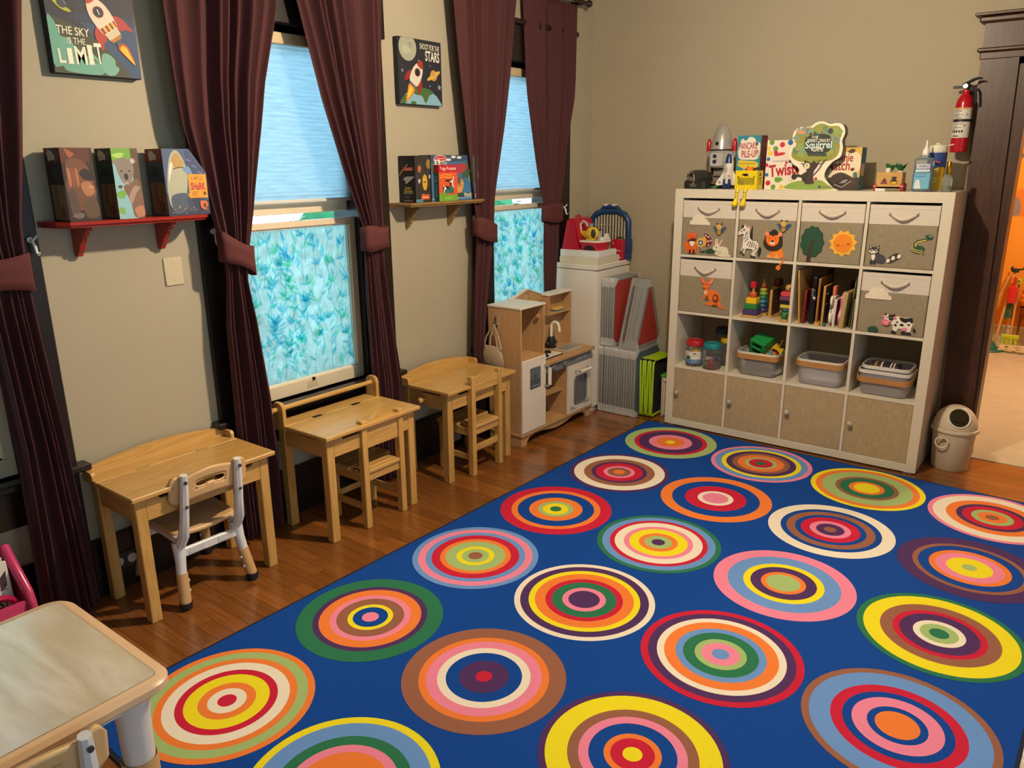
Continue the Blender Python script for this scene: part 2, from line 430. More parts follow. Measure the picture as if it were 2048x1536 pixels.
plank(DX0, DX1, 0, .06)
b = B(); rest_y = y
for j in range(int((rest_y-RY0)/PW)+1):
    y1 = rest_y-j*PW; x = 0
    while x < RX:
        x2 = min(RX, x+.8+rnd.random()*.8); b.box((x+.0006, max(RY0, y1-PW)+.0006, -.012), (x2-.0006, y1-.0006, 0), plank_m); x = x2
o = b.build('plank_remainder', floor); o['kind'] = 'stuff'
# baseboards
b = B(); b.box((0, RY0, 0), (.016, -.0, .225), dark); b.box((0, RY0, .225), (.022, 0, .245), dark, bev=.004); struct(b, 'baseboard_left')
b = B(); b.box((.022, -.016, 0), (DX0-.15, 0, .225), dark); b.box((.022, -.022, .225), (DX0-.15, 0, .245), dark, bev=.004); struct(b, 'baseboard_back')
# windows
film = transmat((.56, .64, .60), .90, 'frosted_film', noise_scale=26, lo=.82)
shade_m = transmat((.56, .66, .72), .90, 'shade_fabric', noise_scale=9, stripes=9, lo=.86)
glass = clearmat((.94, .98, .99), .02, .03, 'window_glass')
inks = [inkmat(c) for c in [(.46, .84, .90), (.50, .80, .94), (.54, .90, .78), (.58, .90, .74), (.40, .76, .88)]]
stem_ink = inkmat((.48, .78, .82))
def leaf_print(y0, y1, z0, z1, x, seed):
    b = B(); b.keep = True; R = random.Random(seed)
    cl = lambda p: (min(max(p[0], y0), y1), min(max(p[1], z0), z1))
    def leaf(p, ang, L, w, m):
        d = Vector((math.cos(ang), math.sin(ang))); n = Vector((-d.y, d.x)); p = Vector(p)
        up = [(.12, .45), (.3, .9), (.5, 1), (.72, .7), (.9, .25)]
        pts = [p]+[p+d*L*a+n*w*c for a, c in up]+[p+d*L]+[p+d*L*a-n*w*c for a, c in reversed(up)]
        if any(q.x < y0 or q.x > y1 or q.y < z0 or q.y > z1 for q in pts): return
        X = x+R.random()*.0012
        b.face([(X, q.x, q.y) for q in pts], m)
        q0, q1 = p+d*L*.1, p+d*L*.92   # mid rib
        b.face([(X+.0004, *(q0-n*.0007)), (X+.0004, *q1), (X+.0004, *(q0+n*.0007))], stem_ink)
    W_, H_ = y1-y0, z1-z0
    for r in range(9):
        for c in range(7):
            px = y0+W_*(c+.5*(r % 2)+R.uniform(-.18, .18))/6.0; pz = z0+H_*(r-.9+R.uniform(-.2, .2))/7.8
            ang = PI/2+R.uniform(-.38, .38); cur = R.uniform(-2.0, 2.0); n = 15; st = .0175; p = Vector((px, pz)); m = R.choice(inks); prev = p.copy()
            for i in range(n):
                a = ang+cur*(i/n)*.35; p = prev+Vector((math.cos(a), math.sin(a)))*st
                q0, q1 = Vector(cl(prev)), Vector(cl(p)); w = .0021*(1-i/n)+.0009
                if (q1-q0).length > .004:
                    d = (q1-q0).normalized(); nn = Vector((-d.y, d.x))*w
                    b.face([(x, *(q0-nn)), (x, *(q1-nn)), (x, *(q1+nn)), (x, *(q0+nn))], stem_ink)
                if i > 2 and R.random() < .60:
                    s = 1 if R.random() < .5 else -1; mm = m if R.random() < .6 else R.choice(inks)
                    leaf(p, a+s*R.uniform(.5, 1.1), R.uniform(.038, .058), R.uniform(.0065, .0095), mm)
                if i == n-1:
                    for da in (-.75, -.25, .3, .8): leaf(p, a+da, R.uniform(.04, .062), R.uniform(.006, .0095), m)
                prev = p
    return b
for wi, ((a, c), (ca, cc)) in enumerate(zip(OPEN, CASE)):
    w = bpy.data.objects.new('window_%d' % (wi+1), None); COL.objects.link(w); w['kind'] = 'structure'
    MR = 1.395
    b = B()   # lower sash
    b.box((-.078, a+.012, Z0+.002), (-.035, c-.012, Z0+.066), cream_sash, bev=.003); b.box((-.078, a+.012, MR-.028), (-.035, c-.012, MR), cream_sash, bev=.003)
    b.box((-.078, a+.012, Z0+.066), (-.035, a+.052, MR-.028), cream_sash, bev=.003); b.box((-.078, c-.052, Z0+.066), (-.035, c-.012, MR-.028), cream_sash, bev=.003)
    for (p0, p1) in (((a+.052, Z0+.066), (c-.052, Z0+.073)), ((a+.052, MR-.035), (c-.052, MR-.028)), ((a+.052, Z0+.066), (a+.059, MR-.028)), ((c-.059, Z0+.066), (c-.052, MR-.028))):
        b.box((-.066, p0[0], p0[1]), (-.046, p1[0], p1[1]), mat('#e8e0d0', .4))
    b.build('lower_sash', w)
    b = B(); b.box((-.062, a+.052, Z0+.066), (-.058, c-.052, MR-.028), film); pn = b.build('pane', w, 'frosted window film printed with leaves')
    lp = leaf_print(a+.06, c-.06, Z0+.074, MR-.036, -.0565, 11+wi).build('leaf_print', pn); lp['kind'] = 'stuff'
    b = B()   # upper sash
    b.box((-.125, a+.012, 1.425), (-.085, c-.012, 1.474), cream_sash, bev=.003); b.box((-.125, a+.012, 2.15), (-.085, c-.012, Z1-.002), cream_sash, bev=.003)
    b.box((-.125, a+.012, 1.474), (-.085, a+.05, 2.15), cream_sash); b.box((-.125, c-.05, 1.474), (-.085, c-.012, 2.15), cream_sash)
    b.build('upper_sash', w)
    b = B(); b.box((-.108, a+.05, 1.474), (-.104, c-.05, 2.15), glass); b.build('upper_pane', w)
    b = B(); ym = (a+c)/2   # clear plastic sash lock and a finger lift
    b.box((-.07, ym-.03, MR), (-.045, ym+.03, MR+.006), glass); b.cyl((-.058, ym, MR+.006), (-.058, ym, MR+.016), .010, glass); b.box((-.064, ym-.004, MR+.014), (-.052, ym+.05, MR+.020), glass)
    b.build('sash_lock', w)
    b = B(); b.box((-.036, ym-.03, Z0+.018), (-.0335, ym+.03, Z0+.05), mat('#c4ae90', .4), bev=.002); b.cyl((-.036, ym+.01, Z0+.06), (-.028, ym+.01, Z0+.06), .008, mat('#15110f', .4)); b.build('finger_lift', w)
    t = B()   # dark stained casing, jambs, stool and apron
    t.box((0, ca, .03), (.024, a, Z1+.02), dark, bev=.004); t.box((0, c, .03), (.024, cc, Z1+.02), dark, bev=.004)
    t.box((0, ca-.02, Z1+.02), (.030, cc+.02, Z1+.22), dark, bev=.004); t.box((0, ca-.05, Z1+.22), (.05, cc+.05, Z1+.25), dark, bev=.006)
    t.box((-.19, a, Z0), (0, a+.011, Z1), dark); t.box((-.19, c-.011, Z0), (0, c, Z1), dark); t.box((-.19, a, Z1), (.0, c, Z1+.02), dark)
    t.box((-.19, a, Z0-.03), (.0, c, Z0), dark); t.box((0, ca-.035, Z0-.028), (.062, cc+.035, Z0), dark, bev=.005)
    t.box((.0, a, .40), (.018, c, Z0-.03), dark)
    struct(t, 'trim_%d' % (wi+1))
    # pleated shade
    lab = ['pleated cellular window shade at the far left window, mostly behind the curtain', 'pleated white window shade behind the desk with the paper roll bar', 'pleated white window shade in the far window above the play kitchen'][wi]
    sh = thing('window_shade', lab, 'shade', (-.055, ym, 1.476), group=None)
    b = B(); b.keep = True; n = 36; hw = (c-a)/2-.016; zz = .016; zt = .675; dz = (zt-zz)/n
    for i in range(n):
        za, zb = zz+i*dz, zz+(i+1)*dz; xm = .0055
        b.face([(0, -hw, za), (0, hw, za), (xm, hw, za+dz/2), (xm, -hw, za+dz/2)], shade_m); b.face([(xm, -hw, za+dz/2), (xm, hw, za+dz/2), (0, hw, zb), (0, -hw, zb)], shade_m)
    b.build('pleated_fabric', sh)
    b = B(); b.box((-.008, -hw, 0), (.012, hw, .016), mat('#cfc9bd', .4), bev=.003); b.build('bottom_rail', sh)
    b = B(); b.box((-.012, -hw, .675), (.03, hw, .722), mat('#d2b48c', .45), bev=.003); b.build('head_rail', sh)
# door casing (the jamb leans a touch), head and crown
t = B()
def lean(pts, y0, y1):
    t.prism([(p[0], p[1]) for p in pts], (0, y1, 0), (1, 0, 0), (0, 0, 1), y1-y0, door_m)
lean([(2.378, 0), (2.512, 0), (2.452, 2.13), (2.312, 2.13)], -.024, 0)
lean([(2.505, 0), (2.535, 0), (2.480, 2.13), (2.448, 2.13)], -.036, 0)
t.box((2.47, -.02, 0), (2.545, .15, DZ), door_m)
t.box((3.40, -.02, 0), (3.46, .15, DZ), door_m); t.box((3.42, -.024, 0), (3.56, 0, DZ), door_m)
t.box((2.40, -.02, DZ-.03), (3.46, .15, DZ), door_m)
t.box((2.305, -.028, 2.13), (3.62, 0, 2.165), door_m, bev=.004); t.box((2.29, -.040, 2.165), (3.64, 0, 2.185), door_m, bev=.006)
t.box((2.312, -.03, 2.185), (3.62, 0, 2.30), door_m); t.box((2.285, -.055, 2.30), (3.65, 0, 2.33), door_m, bev=.008); t.box((2.265, -.075, 2.33), (3.67, 0, 2.345), door_m, bev=.004)
struct(t, 'door_1')
# the next room
orange = mat('#e3941f', .7, var=.03, scale=5)
NX0, NX1, NY1 = 1.7, 4.6, 3.36
b = B(); b.box((NX0, NY1, 0), (NX1, NY1+.1, RZ), orange); struct(b, 'wall_far')
b = B(); b.box((NX0-.1, .14, 0), (NX0, NY1+.1, RZ), orange); b.box((NX1, .14, 0), (NX1+.1, NY1+.1, RZ), orange); struct(b, 'wall_side')
b = B(); b.box((NX0, .14, RZ), (NX1, NY1, RZ+.1), ceil_m); struct(b, 'ceiling')
b = B(); b.box((NX0, .062, -.06), (NX1, NY1, .004), mat('#c2b596', .95, var=.16, scale=7, bump=.8)); struct(b, 'floor_carpet')
b = B(); b.box((NX0, NY1-.018, .004), (NX1, NY1, .18), mat('#d8cfb8', .5)); b.box((NX0, NY1-.026, .18), (NX1, NY1, .205), mat('#e3dac4', .5), bev=.004); struct(b, 'baseboard_far')
# ceiling fixtures (out of frame)
for (nm, lx, ly, lab) in (('ceiling_light', 1.72, -2.12, 'bare bulb ceiling light above the rug'), ('ceiling_light', 3.6, -5.4, 'ceiling light behind the camera near the entry'), ('ceiling_light', 3.0, 1.7, 'ceiling light of the orange room')):
    t = thing(nm, lab, 'lamp', (lx, ly, RZ))
    b = B(); b.lathe([(0, 0), (.075, 0), (.07, -.02), (.03, -.035), (.018, -.06), (.018, -.16), (0, -.16)], mat('#8a6a3a', .3, metal=.8)); b.build('canopy', t)
    b = B(); b.ball((0, 0, -.195 if ly != 1.7 else -.35), .03, mat('#ffe2b8', .3, emit=6, var=0)); b.build('bulb', t)
# garden shrubs outside the windows
for k, (x, y, z, r) in enumerate(((-2.4, -3.45, .72, .70), (-2.7, -1.8, .75, .70), (-2.2, -.2, .70, .70), (-2.6, 1.5, .8, .75))):
    bm2 = bmesh.new(); bmesh.ops.create_icosphere(bm2, subdivisions=4, radius=r)
    for v in bm2.verts: v.co *= 1+.16*noise.noise(v.co*7)+.10*noise.noise(v.co*19)
    b = B(); b.take(bm2, mat('#2f7a4a', .8, var=.5, scale=9), smooth=False)
    single(b, 'garden_shrub', ['green garden shrub outside, left of the middle window', 'green garden shrub outside the leaf-print window', 'green garden shrub outside the far window', 'green garden shrub outside beyond the far corner'][k], 'shrub', (x, y, z), group='shrubs outside the windows')
# ================================================================ rug
RK = {'b': '#0e4394', 'o': '#f07f38', 'y': '#f5dd24', 'r': '#c8213c', 'k': '#ee86a2', 'n': '#96604a', 'c': '#f3e2cc', 'p': '#503060', 'G': '#2c7350', 'g': '#a3bb76', 'l': '#6a93cf'}
RING = [1, .915, .79, .70, .56, .472, .313, .23, .108]
CIRC = {(0, 0): 'ggrppkooy', (1, 0): 'klypnogrG', (2, 0): 'yoggnGoyy', (3, 0): 'kccoprgon', (0, 1): 'pccnprkno', (1, 1): 'oobbrrckk', (2, 1): 'ccbnbrkpn', (3, 1): 'ppnbokyyg',
        (0, 2): 'rrobbogyG', (1, 2): 'Glrckyogp', (2, 2): 'kkllypogg', (3, 2): 'GyynrpcgG', (0, 3): 'lklrogygn', (1, 3): 'cpyorGkpp', (2, 3): 'rpcolGgkl', (3, 3): 'nllrbkboo',
        (0, 4): 'GGpoknybk', (1, 4): 'nnokcbppr', (2, 4): 'pyynkbory', (3, 4): 'oggycpknr', (0, 5): 'ogocryocr', (1, 5): 'yllGkoocp', (2, 5): 'rrkcnbgly', (3, 5): 'ccGorykpn'}
def pile(h): return mat(h, .92, var=.16, scale=420, bump=.5, spec=.15)
rug = thing('rug', 'large blue rug printed with rows of concentric rainbow circles', 'rug', (1.0538, -.7315, 0), rz=-.0281)
b = B(); b.rbox((-.3145, -3.321, .0005), (2.0, .2945, .007), .03, mat('#15172c', .9, var=.1), seg=4); b.build('binding', rug)
b = B(); b.rbox((-.303, -3.309, .001), (1.989, .283, .0082), .03, pile(RK['b']), seg=4); b.build('field', rug)
for (i, j), s in CIRC.items():
    b = B(); b.keep = True; seg = 72; R = .2725; rn = random.Random(i*9+j); jit = [0]+[rn.uniform(-.012, .012) for _ in range(8)]
    rows = []
    for q, f in enumerate(RING): rows.append([b.bm.verts.new((R*(f+jit[q])*math.cos(2*PI*k/seg), R*(f+jit[q])*math.sin(2*PI*k/seg), 0)) for k in range(seg)])
    for q, ch in enumerate(s):
        mi = b.mi(pile(RK[ch]))
        if q < 8:
            for k in range(seg):
                f = b.bm.faces.new((rows[q][k], rows[q][(k+1) % seg], rows[q+1][(k+1) % seg], rows[q+1][k])); f.material_index = mi
        else: f = b.bm.faces.new(rows[q]); f.material_index = mi
    for v in b.bm.verts: pass
    o = b.build('circle_print', rug); o.location = (i*.5638, -j*.5961, .0088)

# ================================================================ curtains
velvet = mat('#4c2a2b', .85, var=.12, scale=60, sheen=.25, spec=.2)
velvet2 = mat('#572d2c', .8, var=.12, scale=60, sheen=.25, spec=.2)
def lerp_prof(pr, z):
    for (z0, a0, b0), (z1, a1, b1) in zip(pr, pr[1:]):
        if z <= z0 and z >= z1:
            t = (z0-z)/(z0-z1); return a0+(a1-a0)*t, b0+(b1-b0)*t
    return pr[-1][1:] if z < pr[-1][0] else pr[0][1:]
def curtain(label, prof, tie, seed, x0=.105, tilt=.0, folds=9, narrow=.022, lowdepth=None):
    """prof: (height, left y, right y) from the rod down; tie: heights of the tieback at both ends"""
    R = random.Random(seed); t = thing('curtain', label, 'curtain', (x0, (prof[0][1]+prof[0][2])/2, 0)); yc = (prof[0][1]+prof[0][2])/2
    b = B(); nz, nu = 70, 150; zt, zb = prof[0][0], prof[-1][0]; ph = [R.random()*6.28 for _ in range(4)]; fr = [folds*.46*R.uniform(.92, 1.08), folds*.37, folds*1.3]
    ztie = (tie[0]+tie[1])/2; rows = []
    for iz in range(nz+1):
        z = zt+(zb-zt)*iz/nz; yl, yr = lerp_prof(prof, z); w = yr-yl
        g = math.exp(-((z-ztie)/.16)**2); amp = .034*(1-g)+narrow*.8*g; row = []
        if lowdepth and z < ztie: amp = min(amp, lowdepth)
        for iu in range(nu+1):
            u = iu/nu; uu = u+.045*math.sin(5*u+ph[3]+z*.9)+.03*math.sin(11*u+ph[2])
            f = math.sin(2*PI*fr[0]*uu+ph[0]+.5*math.sin(z*1.1+ph[1]))
            f = (1-2*abs(f)**1.2)*.62+.42*math.sin(2*PI*fr[1]*uu+ph[1]+.5*math.sin(z*.9))+.07*math.sin(2*PI*fr[2]*uu+ph[2]+z)
            edge = min(1, u*9, (1-u)*9)
            row.append(b.bm.verts.new((amp*f*(.35+.65*edge)+.012*g, yl+w*u-yc, z)))
        rows.append(row)
    mi = b.mi(velvet)
    for r0, r1 in zip(rows, rows[1:]):
        for k in range(nu):
            f = b.bm.faces.new((r0[k], r1[k], r1[k+1], r0[k+1])); f.smooth = True; f.material_index = mi
    b.keep = True; b.build('drape', t, sharp=180, solid=.003)
    # tieback band: a flat cuff wrapped around the gathered cloth
    b = B(); yl, yr = lerp_prof(prof, ztie); hy = (yr-yl)/2+.012; ym = (yl+yr)/2-yc; n = 28; band = []
    for k in range(n):
        a = 2*PI*k/n; yy = hy*math.cos(a); s = yy/hy
        zc = ztie+(tie[1]-tie[0])/2*s; xx = (narrow+.012)*math.copysign(abs(math.sin(a))**.35, math.sin(a))+.012; hh = .056+.007*math.sin(2*a+seed)
        band.append([b.bm.verts.new((xx*q, ym+yy*q2, zc+dz)) for (q, q2, dz) in ((1.03, 1.01, hh), (1, 1, hh*.3), (1, 1, -hh*.4), (1.03, 1.01, -hh))])
    mi = b.mi(velvet2)
    for k in range(n):
        for q in range(3):
            f = b.bm.faces.new((band[k][q], band[(k+1) % n][q], band[(k+1) % n][q+1], band[k][q+1])); f.smooth = True; f.material_index = mi
    b.build('tieback', t, sharp=60, solid=.003)
    return t
curtain('maroon velvet curtain at the far left edge, beside the red shelf', [(2.55, -3.99, -3.60), (2.17, -3.99, -3.615), (1.7, -3.96, -3.69), (1.46, -3.91, -3.735), (1.31, -3.885, -3.745), (1.2, -3.885, -3.742), (.7, -3.87, -3.715), (.36, -3.88, -3.70), (.02, -3.89, -3.69)], (1.31, 1.31), 1, folds=6)
curtain('maroon velvet curtain between the red shelf and the leaf-print window', [(2.55, -3.17, -2.60), (2.25, -3.135, -2.645), (1.97, -3.125, -2.73), (1.8, -3.115, -2.765), (1.455, -3.04, -2.845), (1.3, -3.01, -2.89), (1.19, -3.005, -2.905), (1.0, -3.025, -2.872), (.63, -3.03, -2.84), (.4, -3.035, -2.835), (.03, -3.035, -2.84)], (1.33, 1.26), 2, folds=8)
curtain('maroon velvet curtain left of the small space picture', [(2.55, -2.59, -2.03), (2.31, -2.525, -2.045), (1.92, -2.43, -2.075), (1.54, -2.305, -2.105), (1.355, -2.245, -2.115), (1.25, -2.245, -2.12), (1.15, -2.24, -2.12), (.54, -2.225, -2.04), (.02, -2.225, -2.035)], (1.30, 1.30), 3, folds=9)
curtain('maroon velvet curtain right of the small space picture, above the third desk', [(2.6, -1.55, -.98), (2.45, -1.53, -1.01), (2.13, -1.50, -1.06), (1.85, -1.465, -1.12), (1.45, -1.415, -1.225), (1.3, -1.40, -1.245), (1.21, -1.40, -1.25), (.62, -1.43, -1.335), (.03, -1.43, -1.34)], (1.30, 1.25), 4, x0=.10, folds=8, lowdepth=.02)
curtain('maroon velvet curtain nearest the corner, beside the white cabinet', [(2.6, -.86, -.28), (2.15, -.83, -.30), (2.04, -.815, -.311), (1.73, -.745, -.393), (1.39, -.665, -.472), (1.28, -.658, -.49), (1.2, -.652, -.495), (.86, -.635, -.515), (.05, -.635, -.515)], (1.335, 1.335), 5, x0=.055, folds=8, narrow=.014, lowdepth=.02)
for i, (ya, yb) in enumerate(((-4.8, -3.57), (-3.2, -1.96), (-1.5, -.22))):
    t = thing('curtain_rod', ['dark curtain rod over the left window', 'dark curtain rod over the middle window', 'dark curtain rod over the far window'][i], 'rod', (.1, ya, 2.62))
    b = B(); b.cyl((0, 0, 0), (0, yb-ya, 0), .011, mat('#2a1c14', .35)); b.build('rod', t)
    for q in (0, yb-ya): bb = B(); bb.ball((0, q, 0), .022, mat('#2a1c14', .35)); bb.build('finial', t)
    b = B(); b.box((-.1, .04, -.012), (-.005, .06, .012), dark); b.box((-.1, yb-ya-.06, -.012), (-.005, yb-ya-.04, .012), dark); b.build('bracket', t)
# tieback hooks on the casings
def hook(y, z, label, x=.03, s=1):
    b = B(); m = mat('#d9d2c4', .35); b.cyl((0, 0, 0), (.006, 0, 0), .010, m)
    b.tube([(.005, 0, 0), (.02, 0, -.004), (.028, .003*s, -.02), (.03, .005*s, -.042), (.036, .007*s, -.05), (.045, .008*s, -.042)], [.004, .005, .006, .005, .004, .003], m)
    b.tube([(.02, 0, -.004), (.03, .006*s, .006), (.034, .012*s, .016)], [.004, .004, .003], m)
    single(b, 'tieback_hook', label, 'hook', (x, y, z), group=None)
hook(-2.996, 1.385, 'white curtain hook beside the right end of the red shelf', s=-1); hook(-.405, 1.365, 'white curtain hook on the casing nearest the corner')
hook(-3.685, 1.405, 'white curtain hook below the left end of the red shelf'); hook(-1.325, 1.35, 'white curtain hook beside the curtain right of the oak shelf')
# ================================================================ desks and chairs
pineY = wood('#b48440', '#d9ad66', axis=1, rough=.33, scale=9, stretch=12, per_object=.05, coat=.5)
pineX = wood('#b48440', '#d9ad66', axis=0, rough=.38, scale=9, stretch=12, per_object=.05)
pineZ = wood('#b48440', '#d6a962', axis=2, rough=.4, scale=9, stretch=12, per_object=.08)
def desk(label, loc, L, D, top, kind):
    t = thing('school_desk', label, 'desk', loc, group='wooden desks along the window wall')
    lx, oy, th, lw = D-.028, .02, .018, .042
    for (x, y) in ((.012, oy), (.012, L-oy-lw), (lx-lw, oy), (lx-lw, L-oy-lw)):
        b = B(); b.box((x, y, 0), (x+lw, y+lw, top-th), pineZ, bev=.003); b.build('leg', t)
    b = B(); b.box((.10, 0, top-th), (D, L, top), pineY, bev=.003); b.build('lid', t)
    b = B(); b.box((0, 0, top-th), (.098, L, top), pineY, bev=.003); b.build('top_rail', t)
    for y in (.14*L/.6+.02, L-.19):
        b = B(); b.box((.086, y, top), (.108, y+.05, top+.0012), mat('#2a2420' if kind == 2 else '#b8a26a', .35, metal=.3)); b.build('hinge', t)
    a0, a1 = top-th-.092, top-th
    n0, n1 = .10*L/.6, .27*L/.6   # hand slots near both ends of the front apron
    def notch(c0, c1, lo, hi, d=.024): return [(c0, hi), (c0+.018, hi-d), (c1-.018, hi-d), (c1, hi)]
    pts = [(oy+lw, a0), (L-oy-lw, a0), (L-oy-lw, a1)]+[(p[0], p[1]) for p in reversed(notch(L-n1, L-n0+.02, a0, a1))]+list(reversed(notch(n0, n1, a0, a1)))+[(oy+lw, a1)]
    b = B(); b.prism(pts, (lx-.017, 0, 0), (0, 1, 0), (0, 0, 1), .016, pineY); b.build('front_apron', t)
    xs = [(.054, a0), (lx-lw, a0), (lx-lw, a1)]+list(reversed(notch(.13, .29, a0, a1, .018)))+[(.054, a1)]
    for y in (oy+.006, L-oy-.006-.016):
        b = B(); b.prism([(p[0], p[1]) for p in xs], (0, y+.016, 0), (1, 0, 0), (0, 0, 1), .016, pineX); b.build('side_apron', t)
    b = B(); b.box((.02, oy+lw, a0), (.036, L-oy-lw, a1), pineY); b.build('back_apron', t)
    b = B(); b.box((.036, oy+.03, a0+.006), (lx-.024, L-oy-.03, a0+.014), mat('#7a5a34', .6)); b.build('bottom_panel', t)
    if kind != 2:
        n = 20; pts = [(0.0, 0), (L, 0)]
        for k in range(n+1):
            u = k/n; pts.append((L*(1-u), .030+.030*math.sin(PI*u)))
        b = B(); b.prism(pts, (0.0, 0, top), (0, 1, 0), (0, 0, 1), .014, pineY); b.build('back_lip', t)
        for y in (0, L-.014):
            b = B(); b.prism([(.014, 0), (.075, 0), (.075, .018), (.066, .028), (.014, .030)], (0, y+.014, top), (1, 0, 0), (0, 0, 1), .014, pineX); b.build('lip_end', t)
    else:
        for y in (-.002, L-.016):
            P = [(.012, -.03), (.088, -.03), (.088, .075), (.082, .092), (.066, .102), (.034, .102), (.018, .092), (.012, .075)]
            b = B(); b.prism(P, (0, y+.018, top), (1, 0, 0), (0, 0, 1), .018, pineZ); b.build('roll_holder', t)
        b = B(); b.cyl((.05, -.035, top+.07), (.05, L+.005, top+.07), .011, pineY); b.build('paper_roll_bar', t)
        b = B(); b.ball((.05, -.042, top+.07), .019, pineY, sc=(1, .9, 1)); b.build('bar_knob', t)
    if kind == 3:
        b = B(); b.lathe([(.007, 0), (.007, .022), (.015, .03), (.016, .042), (.010, .05), (0, .052)], pineY, origin=(.17, oy+.006, (a0+a1)/2-.006), axis=(0, -1, 0), seg=16); b.build('knob', t)
    return t
desk('wooden desk with arched back lip below the red shelf', (.026, -3.645, 0), .60, .361, .518, 1)
desk('wooden desk with a paper roll bar in front of the leaf-print window', (.06, -2.822, 0), .58, .378, .515, 2)
desk('wooden desk with a round side knob below the oak shelf', (.05, -2.008, 0), .575, .362, .515, 3)
def wood_chair(label, loc, kind):
    """faces -x; origin under the seat's middle"""
    t = thing('wooden_chair', label, 'chair', loc, group='wooden chairs at the desks')
    w, d, pw = .262, .25, .032; H = .53 if kind == 2 else .562; hw = w/2
    for s in (-1, 1):
        y0 = s*hw-(pw if s > 0 else 0)
        b = B(); b.box((d/2-pw-.006, y0, 0), (d/2-.002, y0+pw, H), pineZ, bev=.003)
        b.build('rear_leg', t)
        b = B(); b.box((-d/2, y0, 0), (-d/2+.03, y0+pw, .268), pineZ, bev=.003); b.build('front_leg', t)
        b = B(); yy = s*(hw-.016)
        b.box((-d/2+.03, yy-.008, .225), (d/2-pw-.006, yy+.008, .27), pineX, bev=.002); b.build('side_rail', t)
        b = B(); b.box((-d/2+.03, yy-.007, .085), (d/2-pw-.006, yy+.007, .118), pineX, bev=.002); b.build('side_stretcher', t)
    for k in range(3):
        x0 = -d/2-.012; x1 = d/2-.03; wv = (x1-x0)/3
        b = B(); y_ = hw-(pw if k == 2 else -.004)
        b.box((x0+k*wv, -hw-.004 if k < 2 else -hw+pw+.001, .268), (x0+(k+1)*wv-.0015, hw+.004 if k < 2 else hw-pw-.001, .288), pineY, bev=.003); b.build('seat_board', t)
    b = B(); b.box((d/2-.03, -hw+pw+.001, .268), (d/2-.004, hw-pw-.001, .286), pineY, bev=.003); b.build('seat_board', t)
    b = B(); b.box((d/2-.026, -hw+pw, .228), (d/2-.012, hw-pw, .266), pineY, bev=.002); b.build('rear_rail', t)
    b = B(); b.box((-d/2+.006, -hw+pw, .222), (-d/2+.02, hw-pw, .266), pineY, bev=.002); b.build('front_rail', t)
    z0, z1, arch = (.392, .508, .034) if kind == 2 else (.472, .540, .020)
    pts = [(-hw+pw, z0), (hw-pw, z0)]+[((hw-pw)*(1-2*k/14), z1+arch*math.sin(PI*k/14)) for k in range(15)]
    b = B(); b.prism(pts, (d/2-.028, 0, 0), (0, 1, 0), (0, 0, 1), .016, pineY); b.build('backrest', t)
    if kind == 3:
        b = B(); b.box((d/2-.026, -hw+pw, .135), (d/2-.012, hw-pw, .170), pineY, bev=.002); b.build('rear_stretcher', t)
    else:
        b = B(); b.box((-d/2+.01, -hw+pw, .10), (-d/2+.022, hw-pw, .13), pineY, bev=.002); b.build('front_stretcher', t)
    for s in (-1, 1):
        b = B(); m = mat('#6b4a26', .5)
        for z in (z0+.03, z0+.08 if kind == 2 else z0+.05): b.cyl((d/2-.02, s*hw, z), (d/2-.02, s*(hw+.0012), z), .004, m, seg=10)
        b.build('screw_cap', t)
    return t
wood_chair('wooden chair with solid arched backrest at the roll-bar desk', (.303, -2.480, 0), 2)
wood_chair('wooden chair with narrow slat backrest and rear stretcher at the far desk', (.298, -1.703, 0), 3)
